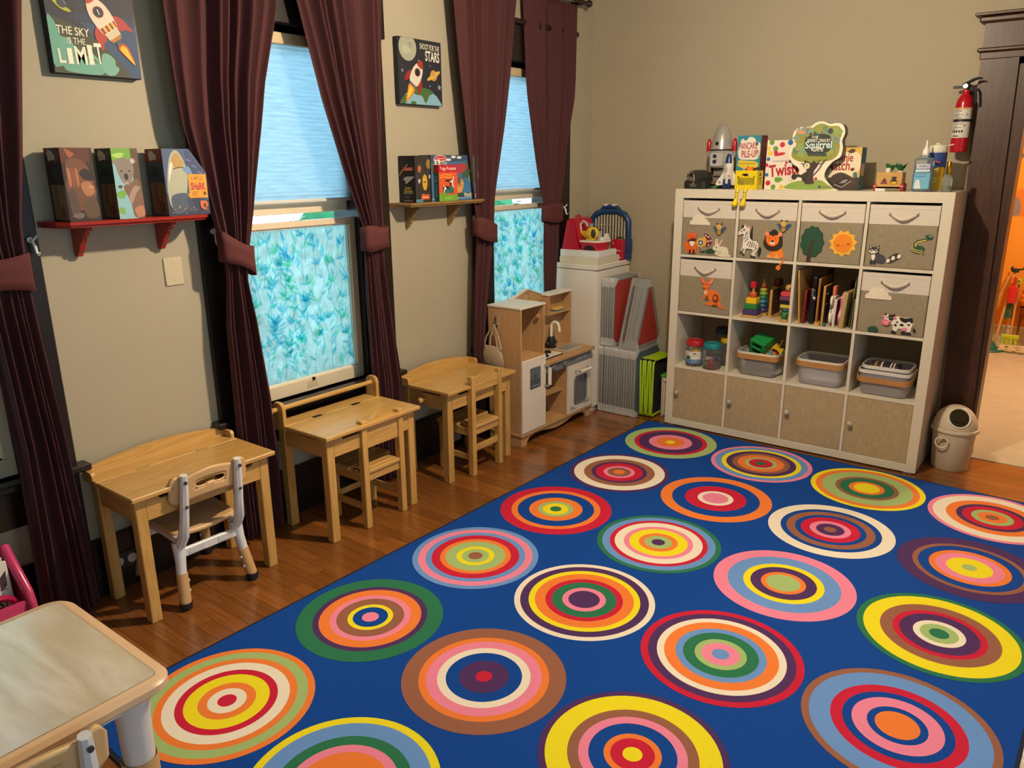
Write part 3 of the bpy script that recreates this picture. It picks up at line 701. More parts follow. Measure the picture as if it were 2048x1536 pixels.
# plastic chairs with adjustable legs (face -x, origin under the seat)
tan = mat('#d6ac78', .42, var=.03); white_pl = mat('#d9d6d6', .35, var=.02); tan_dk = mat('#c79a66', .4, var=.03); blk = mat('#15151a', .5)
def plastic_chair(label, loc, rz=0.0):
    t = thing('plastic_chair', label, 'chair', loc, rz); t.scale = (1, 1, 1.11)
    # seat shell: sagging across, rolled at the rear
    b = B(); n = 18; rows = []
    for i in range(n+1):
        u = i/n; row = []
        for j in range(n+1):
            v = j/n; wv = .150-.018*u+ (-.012 if i in (0, n) else 0); x = -.165+.30*u; y = (2*v-1)*wv
            z = .268-.012*math.cos(PI*(2*v-1)/2)+.014*max(0, u-.75)*4*(-.5)-.03*max(0, .12-u)*4
            row.append(b.bm.verts.new((x, y, z)))
        rows.append(row)
    mi = b.mi(tan)
    for r0, r1 in zip(rows, rows[1:]):
        for k in range(n): f = b.bm.faces.new((r0[k], r1[k], r1[k+1], r0[k+1])); f.smooth = True; f.material_index = mi
    o = b.build('seat', t, sharp=60, solid=.014)
    # backrest shell with wavy top and a slot handle
    hw = .158; out = []
    prof_top = lambda y: .486+.014*math.cos(PI*y/hw*.86)+.022*math.exp(-((abs(y)-hw*.93)/.03)**2)
    prof_bot = lambda y: .388+.016*math.cos(PI*y/hw*.5)+.0
    b = B(); nu, nv = 36, 12; rows = []
    def in_slot(y, z): return abs(y) < .062 and abs(z-.452-.003*math.cos(abs(y)*60)) < .0135
    grid = {}
    for i in range(nu+1):
        y = -hw+2*hw*i/nu; e = max(0, (abs(y)-hw+.03)/.03); lo = prof_bot(y)+.022*e*e; hi = prof_top(y)-.022*e*e
        for j in range(nv+1):
            z = lo+(hi-lo)*j/nv; x = .158+.19*(z-.26)+.018*math.cos(PI*y/hw/2)
            grid[i, j] = b.bm.verts.new((x, y, z))
    for i in range(nu):
        for j in range(nv):
            ca = sum((grid[i+a, j+c].co for a in (0, 1) for c in (0, 1)), Vector())/4
            if in_slot(ca.y, ca.z): continue
            f = b.bm.faces.new((grid[i, j], grid[i+1, j], grid[i+1, j+1], grid[i, j+1])); f.smooth = True; f.material_index = b.mi(tan)
    b.build('backrest', t, sharp=60, solid=.013)
    b = B(); ring = []
    for k in range(28):
        a = 2*PI*k/28; y = .062*math.copysign(abs(math.cos(a))**.5, math.cos(a)); z = .452+.015*math.copysign(abs(math.sin(a))**.8, math.sin(a))+.003*math.cos(abs(y)*60)
        ring.append((.158+.19*(z-.26)+.018*math.cos(PI*y/hw/2)+.002, y, z))
    b.tube(ring, .0045, tan, seg=6, closed=True); b.build('handle_rim', t)
    for s in (-1, 1):
        # side frame: rear post, seat rail, splayed legs' sockets
        b = B(); y = s*.117
        def bar(p, q, w0, w1, h): # box-like bar between points
            b.tube([p, q], [w0, w1], white_pl, seg=4)
        b.tube([(.228, y*.93, .500), (.216, y*.95, .42), (.200, y*.97, .34), (.184, y*1.0, .272), (.168, y*1.02, .248), (.142, y*1.04, .215)], [.014, .017, .018, .021, .020, .020], white_pl, seg=8)
        b.tube([(.16, y*1.02, .243), (.02, y*1.02, .246), (-.12, y*1.02, .243)], [.017, .014, .016], white_pl, seg=8)
        b.tube([(.140, y*1.03, .235), (.150, y*1.08, .17), (.158, y*1.14, .118)], [.026, .020, .019], white_pl, seg=12)
        b.tube([(-.10, y*1.03, .24), (-.13, y*1.10, .17), (-.15, y*1.16, .118)], [.024, .019, .018], white_pl, seg=12)
        b.build('side_frame', t)
        b = B()
        for z in (.475, .385): b.cyl((.232-.016*(z < .45), y*.95, z), (.2435-.016*(z < .45), y*.95, z), .0065, mat('#5c5b60', .3, metal=.7), seg=12)
        b.build('screw', t)
        for (x1, x2, yy) in ((.157, .182, 1.12), (-.148, -.172, 1.15)):
            b = B(); b.cyl((x1, y*yy, .124), (x2, y*yy*1.10, .022), .0215, tan_dk, r1=.0225); b.build('leg_sleeve', t)
            b = B(); b.lathe([(.0235, .03), (.025, .014), (.021, .002), (.012, 0), (0, 0)], blk, origin=(x2+.002, y*yy*1.105, 0), seg=16); b.build('rubber_foot', t)
            b = B()
            for f in (.28, .62):
                p = Vector((x1+(x2-x1)*f, y*yy*(1+.10*f), .124-.102*f)); b.ball(p+Vector((.004, -s*.020, .0)), .0062, white_pl, seg=8)
            b.build('height_pin', t)
    b = B(); b.box((.143, -.122, .180), (.160, .122, .212), white_pl, bev=.003)
    for s in (-1, 1): b.prism([(s*.03+s*.065*c*1.0, .196+.010*d) for c, d in ((0, -1), (.9, -1), (1, -.6), (1, .6), (.9, 1), (0, 1))], (.160, 0, 0), (0, 1, 0), (0, 0, 1), .0018, mat('#c9c6c6', .4))
    b.build('cross_bar', t)
    b = B(); b.box((-.135, -.122, .18), (-.121, .122, .212), white_pl, bev=.003); b.build('cross_bar', t)
    return t
plastic_chair('tan and white plastic chair pushed under the desk below the red shelf', (.186, -3.342, 0), rz=-.03)
plastic_chair('tan and white plastic chair at the wood-grain activity table, cut by the frame', (1.268, -4.412, 0), rz=-.02)
# activity table at the lower left
t = thing('activity_table', 'pale wood-grain children\'s table with tan rounded rim and white legs', 'table', (1.128, -4.62, 0))
TX, TY, TZ = .283, .553, .52
b = B(); b.rbox((-TX, -TY, TZ-.036), (TX, TY, TZ), .055, mat('#dcb68e', .35, var=.03), seg=8, bev=.010); b.build('rim', t)
grain = wood('#e6dac6', '#c9b798', axis=0, rough=.22, scale=5.0, stretch=5.0, coat=1.0, rings=.95)
b = B(); b.rbox((-TX+.030, -TY+.030, TZ-.004), (TX-.030, TY-.030, TZ+.0012), .016, grain, seg=6); b.build('top_panel', t)
b = B(); b.rbox((-TX+.028, -TY+.028, TZ-.005), (TX-.028, TY-.028, TZ+.0006), .018, mat('#9a8468', .5), seg=6); b.build('inlay_groove', t)
b = B(); b.box((-TX+.06, -TY+.05, TZ-.07), (TX-.06, -TY+.07, TZ-.036), white_pl); b.box((-TX+.06, TY-.07, TZ-.07), (TX-.06, TY-.05, TZ-.036), white_pl); b.box((TX-.07, -TY+.06, TZ-.07), (TX-.05, TY-.06, TZ-.036), white_pl); b.box((-TX+.05, -TY+.06, TZ-.07), (-TX+.07, TY-.06, TZ-.036), white_pl); b.build('under_frame', t)
for sx in (-1, 1):
    for sy in (-1, 1):
        x, y = sx*(TX-.078), sy*(TY-.078)
        b = B(); b.lathe([(.050, TZ-.036), (.044, TZ-.06), (.037, TZ-.12), (.035, .30), (.035, .292)], mat('#d8cfca', .35, var=.02), origin=(x, y, 0), seg=22); lg = b.build('leg', t)
        b = B(); b.lathe([(.036, .292), (.0395, .302), (.0405, .292), (.040, .05), (.043, .02), (.038, 0.0005), (0, .0005)], tan_dk, origin=(x, y, 0), seg=22); s = b.build('leg_sleeve', lg)
        b = B(); b.cyl((x+.038, y-.006, .265), (x+.0425, y-.006, .265), .007, mat('#caa06c', .35)); b.cyl((x+.0415, y-.006, .265), (x+.0435, y-.006, .265), .004, mat('#4a3a2a', .5)); b.build('screw', lg)
# pink book caddy beyond the table
t = thing('book_caddy', 'glossy pink plastic caddy holding books beside the activity table', 'caddy', (.262, -4.142, 0))
pk = mat('#c23a68', .22, var=.04); pkd = mat('#a02c50', .3, var=.04)
CL = .19; hx = .085
b = B(); b.box((hx-.016, -CL, .03), (hx, .145, .285), pk, bev=.005, seg=2); b.build('front_panel', t)
b = B(); b.box((-hx, -CL, .03), (-hx+.016, .145, .40), pk, bev=.005, seg=2); b.build('back_panel', t)
b = B(); b.box((-hx, -CL, .015), (hx, .16, .03), pkd); b.build('base', t)
for y in (.150, -CL-.008):
    b = B(); b.prism([(-hx, .0), (hx, .0), (hx, .285), (-hx+.035, .405), (-hx, .405)], (0, y+.008, 0), (1, 0, 0), (0, 0, 1), .016, pkd); b.build('end_panel', t)
    b = B(); b.tube([(hx, y, .0), (hx+.004, y, .27), (hx-.012, y, .305), (-hx+.045, y, .395), (-hx+.02, y, .42), (-hx-.002, y, .412), (-hx-.01, y, .37), (-hx-.01, y, 0)], [.014, .014, .015, .017, .018, .018, .015, .014], pk, seg=12); b.build('tube_frame', t)
b = B(); b.cyl((-hx+.012, -CL, .400), (-hx+.012, .15, .400), .010, pk); b.build('carry_bar', t)
b = B(); b.tube([(-.012, -.06-.06*math.cos(PI*k/10), .262+.050*math.sin(PI*k/10)) for k in range(11)], .010, mat('#b01048', .3), seg=8); b.build('divider_loop', t).location = (hx-.02, .12, 0)
paper = mat('#e6dfcf', .6, var=.03)
def book(label, x, y, z, h, w, th, m, rx, art=None):
    b = B(); b.box((-th/2, -w/2, 0), (th/2, w/2, h), m, bev=.001); o = single(b, 'picture_book', label, 'book', (x, y, z), rot=(0, rx, 0), group='books in the pink caddy')
    if art:
        a = Art((th/2, -w/2, 0), (0, 1, 0), (0, 0, 1), w, h); art(a); a.build('cover_print', o)
    return o
def ab(a):
    a.text("NS'", .80, .62, .10, '#1c2044', bold=.02, shear=.2); a.line([(.45, .88), (.95, .80)], .012, '#6a4a3a'); a.line([(.45, .82), (.95, .75)], .01, '#6a4a3a'); a.poly([(.88, .86), (.97, .92), (.95, .78), (.87, .74)], '#4a3038')
    a.line([(.92, .66), (.88, .56), (.78, .50), (.72, .40), (.80, .28)], .014, '#7a4a5a'); a.blob(.74, .45, .06, .06, '#c06a80', 3); a.blob(.62, .40, .05, .04, '#d8c060', 5)
book('cream picture book with dark lettering standing in the pink caddy', .285, -4.138, .033, .37, .25, .012, paper, -.10, ab)
book('orange-edged book behind the cream book in the pink caddy', .222, -4.15, .033, .385, .24, .014, mat('#c88a5a', .6), -.06)
book('second cream book leaning behind the front one in the pink caddy', .252, -4.14, .033, .375, .25, .01, mat('#d6ccb8', .6), -.08)
# ================================================================ play kitchen
oak = wood('#a97c4e', '#cda372', axis=2, rough=.5, scale=10, stretch=10, rings=.35)
oakY = wood('#a97c4e', '#cda372', axis=1, rough=.5, scale=10, stretch=10, rings=.35)
wpaint = mat('#e2d6c6', .4, var=.02); gpaint = mat('#77777a', .45, var=.03); chrome = mat('#d8d8d8', .2, metal=1.0, var=0)
ivory = mat('#e6dfd0', .35, var=.02)
t = thing('play_kitchen', 'wooden toy kitchen with white fridge door, sink, faucet and oven', 'toy kitchen', (0, 0, 0))
X0, XF, YL, YT, YR = .122, .36, -1.32, -1.075, -.535
b = B()
sk = [(YL, 0), (YL+.055, 0), (YL+.06, .02), (YL+.085, .042)]+[(YL+.085+(YR-YL-.17)*k/12, .046+.010*math.sin(3*PI*k/12)-.012*math.sin(PI*k/12)) for k in range(1, 12)]+[(YR-.085, .042), (YR-.06, .02), (YR-.055, 0), (YR, 0), (YR, .062), (YL, .062)]
b.prism(sk, (XF-.014, 0, 0), (0, 1, 0), (0, 0, 1), .016, oakY)
for y in (YL, YR-.014): b.box((X0, y, 0), (XF-.014, y+.014, .062), oakY)
b.build('skirt', t)
b = B(); b.box((X0, YL-.006, .062), (XF+.012, YR+.01, .078), oakY, bev=.002); b.build('base_board', t)
b = B(); b.box((X0, YL, .078), (XF, YL+.014, .835), oak); b.build('side_panel', t)
b = B(); b.box((X0, YT-.014, .078), (XF, YT, .835), oak); b.build('divider_panel', t)
b = B(); b.box((X0, YR-.014, .078), (XF, YR, .456), oak); b.box((X0, YR-.014, .478), (.2, YR, .84), oak); b.build('side_panel', t)
b = B(); b.box((X0, YL+.014, .078), (X0+.008, YT-.014, .835), oak); b.box((X0, YT, .078), (X0+.008, YR-.014, .84), oak); b.build('back_panel', t)
b = B(); b.box((X0+.008, YL+.014, .525), (XF-.002, YT-.014, .537), oakY); b.build('fridge_shelf', t)
b = B(); b.box((X0-.004, YL-.004, .835), (XF+.004, YT+.006, .847), wpaint, bev=.002); b.build('tower_top', t)
b = B(); b.box((XF, YL+.004, .082), (XF+.013, YT-.002, .53), wpaint, bev=.003); dr = b.build('fridge_door', t)
b = B(); b.rbox((XF+.013, -1.245, .345), (XF+.0155, -1.138, .474), .010, mat('#5d6468', .3), axis=0); b.rbox((XF+.0155, -1.238, .355), (XF+.017, -1.145, .405), .006, mat('#474d52', .3), axis=0); b.box((XF+.0155, -1.20, .41), (XF+.0175, -1.182, .43), mat('#3a4046', .3)); b.box((XF+.0155, -1.232, .36), (XF+.0185, -1.15, .366), mat('#8b9296', .3)); b.build('dispenser_panel', dr)
def pull(x, p0, p1, parent):
    b = B(); d = Vector(p1)-Vector(p0); b.tube([p0, Vector(p0)+Vector((.03, 0, 0)), Vector(p0)+d*.12+Vector((.036, 0, 0))], .005, chrome); b.tube([p1, Vector(p1)+Vector((.03, 0, 0)), Vector(p1)-d*.12+Vector((.036, 0, 0))], .005, chrome)
    b.cyl(Vector(p0), Vector(p0)+Vector((.003, 0, 0)), .009, chrome); b.cyl(Vector(p1), Vector(p1)+Vector((.003, 0, 0)), .009, chrome)
    b.cyl(Vector(p0)+d*.08+Vector((.036, 0, 0)), Vector(p1)-d*.08+Vector((.036, 0, 0)), .011, ivory); b.build('handle', parent)
pull(XF, (XF+.013, -1.09, .338), (XF+.013, -1.09, .464), dr)
b = B(); b.box((X0+.008, YT, .456), (XF+.022, YR+.014, .478), oakY, bev=.003); b.build('counter', t)
b = B(); b.box((XF-.012, YT, .398), (XF+.002, YR, .456), gpaint); fp = b.build('control_panel', t)
for y in (-.985, -.862): b = B(); b.lathe([(.022, 0), (.022, .006), (.018, .008), (.016, .018), (0, .02)], gpaint, origin=(XF+.002, y, .428), axis=(1, 0, 0), seg=18); b.box((XF+.02, y-.003, .412), (XF+.026, y+.003, .444), gpaint); b.build('knob', fp)
a = Art((XF+.002, -.72, .41), (0, 1, 0), (0, 0, 1), .13, .036); a.text('Little Chef', .5, .5, .14, '#c9c9c9', wmax=.9, shear=.3); a.build('lettering', fp)
b = B(); b.box((X0+.008, YT, .242), (XF-.03, -.832, .254), oakY); b.build('shelf', t)
b = B(); b.box((X0+.008, -.834, .078), (XF-.005, -.822, .40), oak); b.build('divider_panel', t)
b = B()  # oven door with window opening
y0, y1, z0, z1 = -.828, -.545, .08, .396; wy0, wy1, wz0, wz1 = -.755, -.612, .130, .312
def frame_rings(o, i): return o, i
b.box((XF, y0, z0), (XF+.013, wy0, z1), wpaint); b.box((XF, wy1, z0), (XF+.013, y1, z1), wpaint); b.box((XF, wy0, z0), (XF+.013, wy1, wz0), wpaint); b.box((XF, wy0, wz1), (XF+.013, wy1, z1), wpaint)
od = b.build('oven_door', t)
b = B(); ring = []
for (cy, cz, a0) in ((wy1-.02, wz1-.02, 0), (wy0+.02, wz1-.02, PI/2), (wy0+.02, wz0+.02, PI), (wy1-.02, wz0+.02, 1.5*PI)): ring += [(XF+.013, cy+.022*math.cos(a0+k*PI/8), cz+.022*math.sin(a0+k*PI/8)) for k in range(5)]
b.tube(ring, .006, mat('#8d8f92', .35, metal=.5), seg=8, closed=True); b.build('window_trim', od)
b = B(); b.box((XF+.004, wy0, wz0), (XF+.006, wy1, wz1), clearmat((.75, .72, .70), .05, .1)); b.build('window_pane', od)
pull(XF, (XF+.013, -.745, .352), (XF+.013, -.60, .352), od)
a = Art((XF+.0131, y0, z0), (0, 1, 0), (0, 0, 1), y1-y0, z1-z0)
for k, w in enumerate((.16, .11, .07)): a.rect(.10, .055+k*.03, .10+w*1.6, .066+k*.03, '#2b2926'); a.rect(.92-w*1.6, .055+k*.03+.03, .92, .066+k*.03+.03, '#2b2926')
a.build('door_print', od)
b = B(); b.box((.212, -.765, .478), (.322, -.585, .484), mat('#b9b8b4', .35)); b.box((.222, -.755, .4841), (.312, -.595, .4852), mat('#8e8d89', .3)); b.build('sink', t)
b = B(); b.lathe([(.036, 0), (.036, .006), (.026, .010), (.026, .06), (.020, .072), (.012, .074), (0, .074)], blk, origin=(.165, -.72, .478)); b.cyl((.165, -.76, .505), (.165, -.68, .505), .011, blk); b.ball((.165, -.765, .507), .017, blk); b.ball((.165, -.675, .507), .014, blk); fb = b.build('faucet_base', t)
b = B(); b.tube([(.165, -.72, .55), (.165, -.72, .62)]+[(.165+.028*(1-math.cos(PI*k/8)), -.72+.006*k/8, .62+.03*math.sin(PI*k/8)) for k in range(1, 9)]+[(.222, -.712, .59)], [.0095]*10+[.011], ivory, seg=12); b.build('faucet', fb)
b = B(); b.box((.205, -1.05, .478), (.335, -.835, .483), blk, bev=.002); b.box((.210, -1.045, .483), (.330, -.840, .490), wpaint, bev=.002); st = b.build('stove_plate', t)
for (x, y) in ((.29, -.99), (.245, -.90)): b = B(); b.lathe([(.036, 0), (.036, .005), (.024, .006), (.024, .003), (.012, .003), (.012, .006), (0, .006)], blk, origin=(x, y, .490)); [b.box((x-.036*abs(math.cos(a))-.003, y-.036*abs(math.sin(a))-.003, .490), (x+.036*abs(math.cos(a))+.003, y+.036*abs(math.sin(a))+.003, .4975), blk) for a in (0, PI/2)]; b.build('burner', st)
b = B(); b.box((X0+.008, -.80, .705), (.2, YR-.014, .717), oakY); b.build('upper_shelf', t)
b = B(); b.box((X0+.008, -.80, .717), (.2, -.788, .83), oak); b.build('upper_side', t)
b = B(); b.box((X0+.008, -.80, .705), (.2, YT, .717), oakY) if False else b.box((X0+.008, YT, .705), (.165, -.80, .717), oakY); b.build('upper_shelf', t)
b = B(); b.box((X0-.004, -.806, .83), (.204, YR+.004, .843), wpaint, bev=.002); b.build('upper_top', t)
b = B(); b.prism([(-1.115, .80), (-.80, .80), (-.80, .835), (-.955, .885), (-1.115, .842)], (.130, 0, 0), (0, 1, 0), (0, 0, 1), .012, oakY); gb = b.build('gable_board', t)
b = B(); b.prism([(-1.125, .842), (-.955, .887), (-.80, .837), (-.80, .843), (-.955, .895), (-1.13, .849)], (.124, 0, 0), (0, 1, 0), (0, 0, 1), .024, wpaint); b.build('gable_trim', gb)
a = Art((.142, -1.0, .81), (0, 1, 0), (0, 0, 1), .06, .06); a.ell(.5, .5, .5, .5, '#3a3632'); a.ell(.5, .5, .44, .44, '#c9a272')
for k in range(12): a.line([(.5+.33*math.cos(k*PI/6), .5+.33*math.sin(k*PI/6)), (.5+.41*math.cos(k*PI/6), .5+.41*math.sin(k*PI/6))], .03, '#3a3632')
a.line([(.5, .5), (.5, .78)], .03, '#3a3632'); a.line([(.5, .5), (.36, .36)], .03, '#3a3632'); a.build('clock_face', gb)
b = B(); b.lathe([(.001, .05), (.010, .046), (.014, .03), (.026, .006), (.03, 0), (0, 0)], mat('#e0b53a', .35), origin=(.165, -.845, .717)); b.cyl((.165, -.845, .762), (.165, -.845, .79), .006, mat('#e0b53a', .35)); b.cyl((.165, -.845, .717), (.165, -.845, .72), .012, mat('#e0b53a', .35)); b.build('yellow_bell', t)
for (y, z) in ((-1.085, .765),): b = B(); b.lathe([(.004, 0), (.004, .01), (.013, .014), (.012, .026), (0, .03)], oak, origin=(.33, YT-.014, z), axis=(0, -1, 0), seg=14); b.build('peg', t)
for (y, z) in ((YL, .745),):
    b = B(); b.rbox((.172, YL-.004, .715), (.196, YL, .785), .011, chrome, axis=1); b.tube([(.184, YL-.004, .735), (.184, YL-.022, .730), (.184, YL-.030, .745)], .004, chrome); b.build('coat_hook', t)
# cloth bag on the hook
lin_m = mat('#b09a78', .9, var=.14, scale=90, bump=.4)
t2 = thing('cloth_bag', 'small beige cloth bag hanging on the side of the toy kitchen', 'bag', (.155, YL-.020, .47))
b = B(); n = 24; rows = []
for i, (z, hw, dp) in enumerate(((0, .07, .006), (.01, .085, .014), (.05, .092, .018), (.09, .086, .016), (.12, .07, .012), (.135, .06, .006))):
    rows.append([b.bm.verts.new((hw*math.cos(2*PI*k/n)*(1+.04*math.sin(3*k+i)), dp*math.sin(2*PI*k/n)*(1+.25*math.sin(4*k+2*i)), z)) for k in range(n)])
mi = b.mi(lin_m)
for r0, r1 in zip(rows, rows[1:]):
    for k in range(n): f = b.bm.faces.new((r0[k], r0[(k+1) % n], r1[(k+1) % n], r1[k])); f.smooth = True; f.material_index = mi
b.bm.faces.new(list(reversed(rows[0]))); b.bm.faces.new(rows[-1]); b.build('pouch', t2)
for s, dx in ((-.055, -.006), (.05, .028), (-.01, .034), (.075, .042)):
    b = B(); b.tube([(s, 0, .12), (s*.7+.008, -.003, .19), (.029+dx*.1, -.008, .268)], [.007, .006, .004], lin_m, seg=6); b.build('strap', t2)
a = Art((-.03, -.0185, .02), (1, 0, 0), (0, 0, 1), .05, .05); a.ell(.5, .5, .4, .4, '#8a7350'); a.ell(.5, .5, .30, .30, '#b09a78'); a.build('bag_print', t2)
# sponge on the upper shelf
b = B(); b.rbox((-.022, -.045, 0), (.022, .045, .010), .008, mat('#3f6a7e', .8, bump=.4)); b.rbox((-.022, -.045, .010), (.022, .045, .022), .008, mat('#e3b64c', .85, bump=.6)); single(b, 'sponge', 'yellow and blue sponge on the toy kitchen\'s upper shelf', 'sponge', (.172, -.665, .7172))
# ================================================================ white cabinet in the corner
t = thing('white_cabinet', 'white corner cabinet behind the toy kitchen carrying stacked toys', 'cabinet', (0, 0, 0))
wc = mat('#e2d8ca', .4, var=.02)
b = B(); b.box((.026, -.47, .03), (.340, -.03, .962), wc, bev=.003); b.box((.05, -.46, 0), (.33, -.04, .03), wc); b.build('carcass', t)
b = B(); b.box((.024, -.474, .9655), (.352, -.026, 1.0), wc, bev=.005); b.build('top_slab', t)
b = B(); b.box((.341, -.466, .04), (.352, -.034, .958), wc, bev=.003); d = b.build('door', t)
b = B(); b.ball((.362, -.07, .55), .012, chrome); b.cyl((.352, -.07, .55), (.362, -.07, .55), .006, chrome); b.build('knob', d)
card = mat('#d8ceb2', .6, var=.04); card2 = mat('#e6e2da', .5, var=.03)
def cbox(lab, lo, hi, m, lid, nm='storage_box'):
    t = thing(nm, lab, 'box', (lo[0], lo[1], lo[2])); w = [hi[i]-lo[i] for i in range(3)]
    b = B(); b.box((.001, .001, 0), (w[0]-.001, w[1]-.001, w[2]-.002), m, bev=.001); b.build('tray', t)
    b = B(); b.box((0, 0, .006), (w[0], w[1], w[2]), lid, bev=.0015); b.build('lid', t); return t, w
cbox('flat beige box, lower of the two on the white cabinet', (.046, -.452, 1.0005), (.345, -.17, 1.045), card, card)
t, w = cbox('flat white box with faint scribble, upper of the two on the white cabinet', (.048, -.448, 1.0455), (.348, -.215, 1.088), card2, card2)
a = Art((0, 0, .006), (1, 0, 0), (0, 0, 1), w[0], w[2]-.006)
for k in range(5): a.line([(.20+k*.045, .72+.05*math.sin(k*2)), (.225+k*.045, .80+.08*math.sin(k*3)), (.245+k*.045, .70)], .004, '#7f9aa8')
a.line([(.48, .30), (.485, .5)], .004, '#54606a'); a.line([(.45, .45), (.52, .42)], .003, '#7f9aa8'); a.build('scribble', t)
redm = mat('#b5182f', .55, var=.06, bump=.1); redp = mat('#b51e30', .35, var=.04)
t = thing('red_bag', 'red fabric bag with sloping sides at the left on the white boxes', 'bag', (.02, -.44, 1.0885))
b = B(); b.prism([(.030, 0), (.155, 0), (.115, .188), (.105, .194), (.078, .194), (.068, .186)], (0, .235, 0), (1, 0, 0), (0, 0, 1), .225, redm); b.build('body', t)
b = B(); b.prism([(.118, .185), (.158, .03), (.164, .032), (.124, .190), (.104, .200), (.076, .200), (.076, .195), (.104, .195)], (0, .228, 0), (1, 0, 0), (0, 0, 1), .205, redm); b.build('flap', t)
b = B(); b.tube([(.092, .08, .198), (.092, .085, .213), (.092, .11, .217), (.092, .135, .213), (.092, .14, .198)], .007, redm); b.build('handle', t)
# toy boat with a yellow helicopter
t = thing('toy_boat', 'red and white toy rescue boat on the white boxes', 'toy', (.262, -.345, 1.0885))
b = B(); hull = [(-.075, -.075), (.05, -.075), (.075, -.02), (.078, .055), (.055, .105), (0, .12), (-.06, .10), (-.078, .05)]
lo = [b.bm.verts.new((x*.88, y*.88, 0)) for x, y in hull]; hi = [b.bm.verts.new((x, y, .052)) for x, y in hull]; i = b.mi(redp)
for k in range(8): f = b.bm.faces.new((lo[k], lo[(k+1) % 8], hi[(k+1) % 8], hi[k])); f.material_index = i
f = b.bm.faces.new(hi); f.material_index = i; f = b.bm.faces.new(list(reversed(lo))); f.material_index = i
b.build('hull', t)
b = B(); P = [(-.030+.0*0, 0)]; arch = [(-.05, 0)]+[(-.008+.042*math.cos(PI-PI*k/8), .032*math.sin(PI*k/8)) for k in range(9)]+[(.034, 0)]
b.prism(arch, (0, -.0655, .003), (1, 0, 0), (0, -.11, 1), .006, mat('#2a1014', .6)); b.build('hull_opening', t)
b = B(); b.prism([(x*1.03, y*1.03) for x, y in hull], (0, 0, .052), (1, 0, 0), (0, 1, 0), .010, ivory); b.box((.045, -.03, .062), (.075, .06, .085), ivory, bev=.004); b.box((.05, .03, .085), (.07, .05, .105), ivory); b.build('deck', t)
b = B(); b.box((.028, -.02, .062), (.046, 0, .125), mat('#a9a49a', .4)); b.box((.03, -.015, .125), (.044, -.005, .135), blk); b.build('mast', t)
t = thing('toy_helicopter', 'yellow toy helicopter with grey rotor sitting on the red boat', 'toy', (.242, -.365, 1.151))
yl = mat('#dcb52e', .3, var=.04)
b = B(); b.ball((.005, .0, .045), .043, yl, sc=(1.12, .9, 1.0)); b.tube([(-.02, 0, .04), (-.05, 0, .036), (-.085, 0, .048)], [.034, .024, .010], yl, seg=12); b.box((-.03, -.03, 0), (.03, .03, .012), yl, bev=.004); b.build('body', t)
b = B(); b.ball((.028, -.026, .045), .024, mat('#3a362e', .2), sc=(.75, .6, 1.25)); b.build('window', t)
b = B(); b.cyl((-.005, 0, .084), (-.005, 0, .104), .014, mat('#8c8a86', .4)); b.build('rotor_mast', t)
b = B(); b.box((-.12, -.006, .104), (.14, .006, .107), mat('#a8a4a0', .4), bev=.001); b.build('rotor_blade', t)
b = B(); b.tube([(-.085, -.005, .0), (-.082, -.005, .06), (-.085, -.004, .105), (-.065, -.004, .125), (-.04, -.004, .112), (-.03, -.004, .088)], .006, mat('#d4cbb8', .4)); b.build('hose', t)
# blue frame toy and red carton
t = thing('blue_bead_frame', 'blue plastic toy frame with vertical rods behind the red bag', 'toy', (.205, -.062, 1.0005))
bl = mat('#1d4068', .35, var=.05); rod = mat('#b8ad98', .4)
b = B(); out = [(-.165, 0), (-.165, .18), (-.160, .29), (-.145, .315), (-.12, .326), (-.075, .34), (-.062, .36), (-.035, .368), (0, .36), (.02, .368), (.05, .366), (.068, .345), (.10, .335), (.135, .318), (.158, .29), (.165, .18), (.165, 0)]
inn = [(.125, .06), (.125, .20), (.115, .27), (.08, .295), (0, .30), (-.08, .295), (-.125, .27), (-.13, .20), (-.13, .06)]
b.tube([(p[0], 0, p[1]) for p in [(-.145, .02), (-.145, .16), (-.140, .27), (-.11, .30), (-.06, .318), (.06, .322), (.115, .30), (.142, .262), (.147, .16), (.147, .02)]], [.022, .02, .022, .022, .022, .022, .022, .022, .02, .022], bl, seg=10)
b.box((-.165, -.022, 0), (.168, .022, .04), bl, bev=.006, seg=2); b.box((.115, -.024, .04), (.170, .024, .14), bl, bev=.008, seg=2); b.box((-.168, -.024, .04), (-.12, .024, .14), bl, bev=.008, seg=2)
b.tube([(-.07, 0, .326), (-.05, 0, .348), (0, 0, .354), (.05, 0, .348), (.07, 0, .33)], .015, bl, seg=10); b.build('frame', t)
b = B(); b.box((-.045, -.018, .358), (-.022, .018, .371), ivory, bev=.002); b.box((.018, -.018, .358), (.042, .018, .371), ivory, bev=.002); b.build('button', t)
for k in range(11): b = B(); b.cyl((-.115+.023*k, 0, .04), (-.115+.023*k, 0, .315), .0065, rod, seg=8); b.build('rod', t)
t = thing('red_carton', 'small red carton with black strap at the right edge of the white cabinet', 'box', (.268, -.142, 1.0005))
b = B(); b.box((0, 0, 0), (.082, .045, .140), redp, bev=.002); b.build('carton', t)
b = B(); b.tube([(.03, .02, .138), (.034, .02, .15), (.055, .02, .153), (.075, .02, .15), (.078, .02, .138)], .005, blk); b.build('strap', t)
a = Art((0, 0, 0), (1, 0, 0), (0, 0, 1), .085, .138); a.rect(.35, .45, .85, .49, '#e2c6bc'); a.ell(.12, .82, .06, .06, '#e2c6bc'); a.rect(.7, .10, .85, .18, '#e2c6bc'); a.build('carton_print', t)
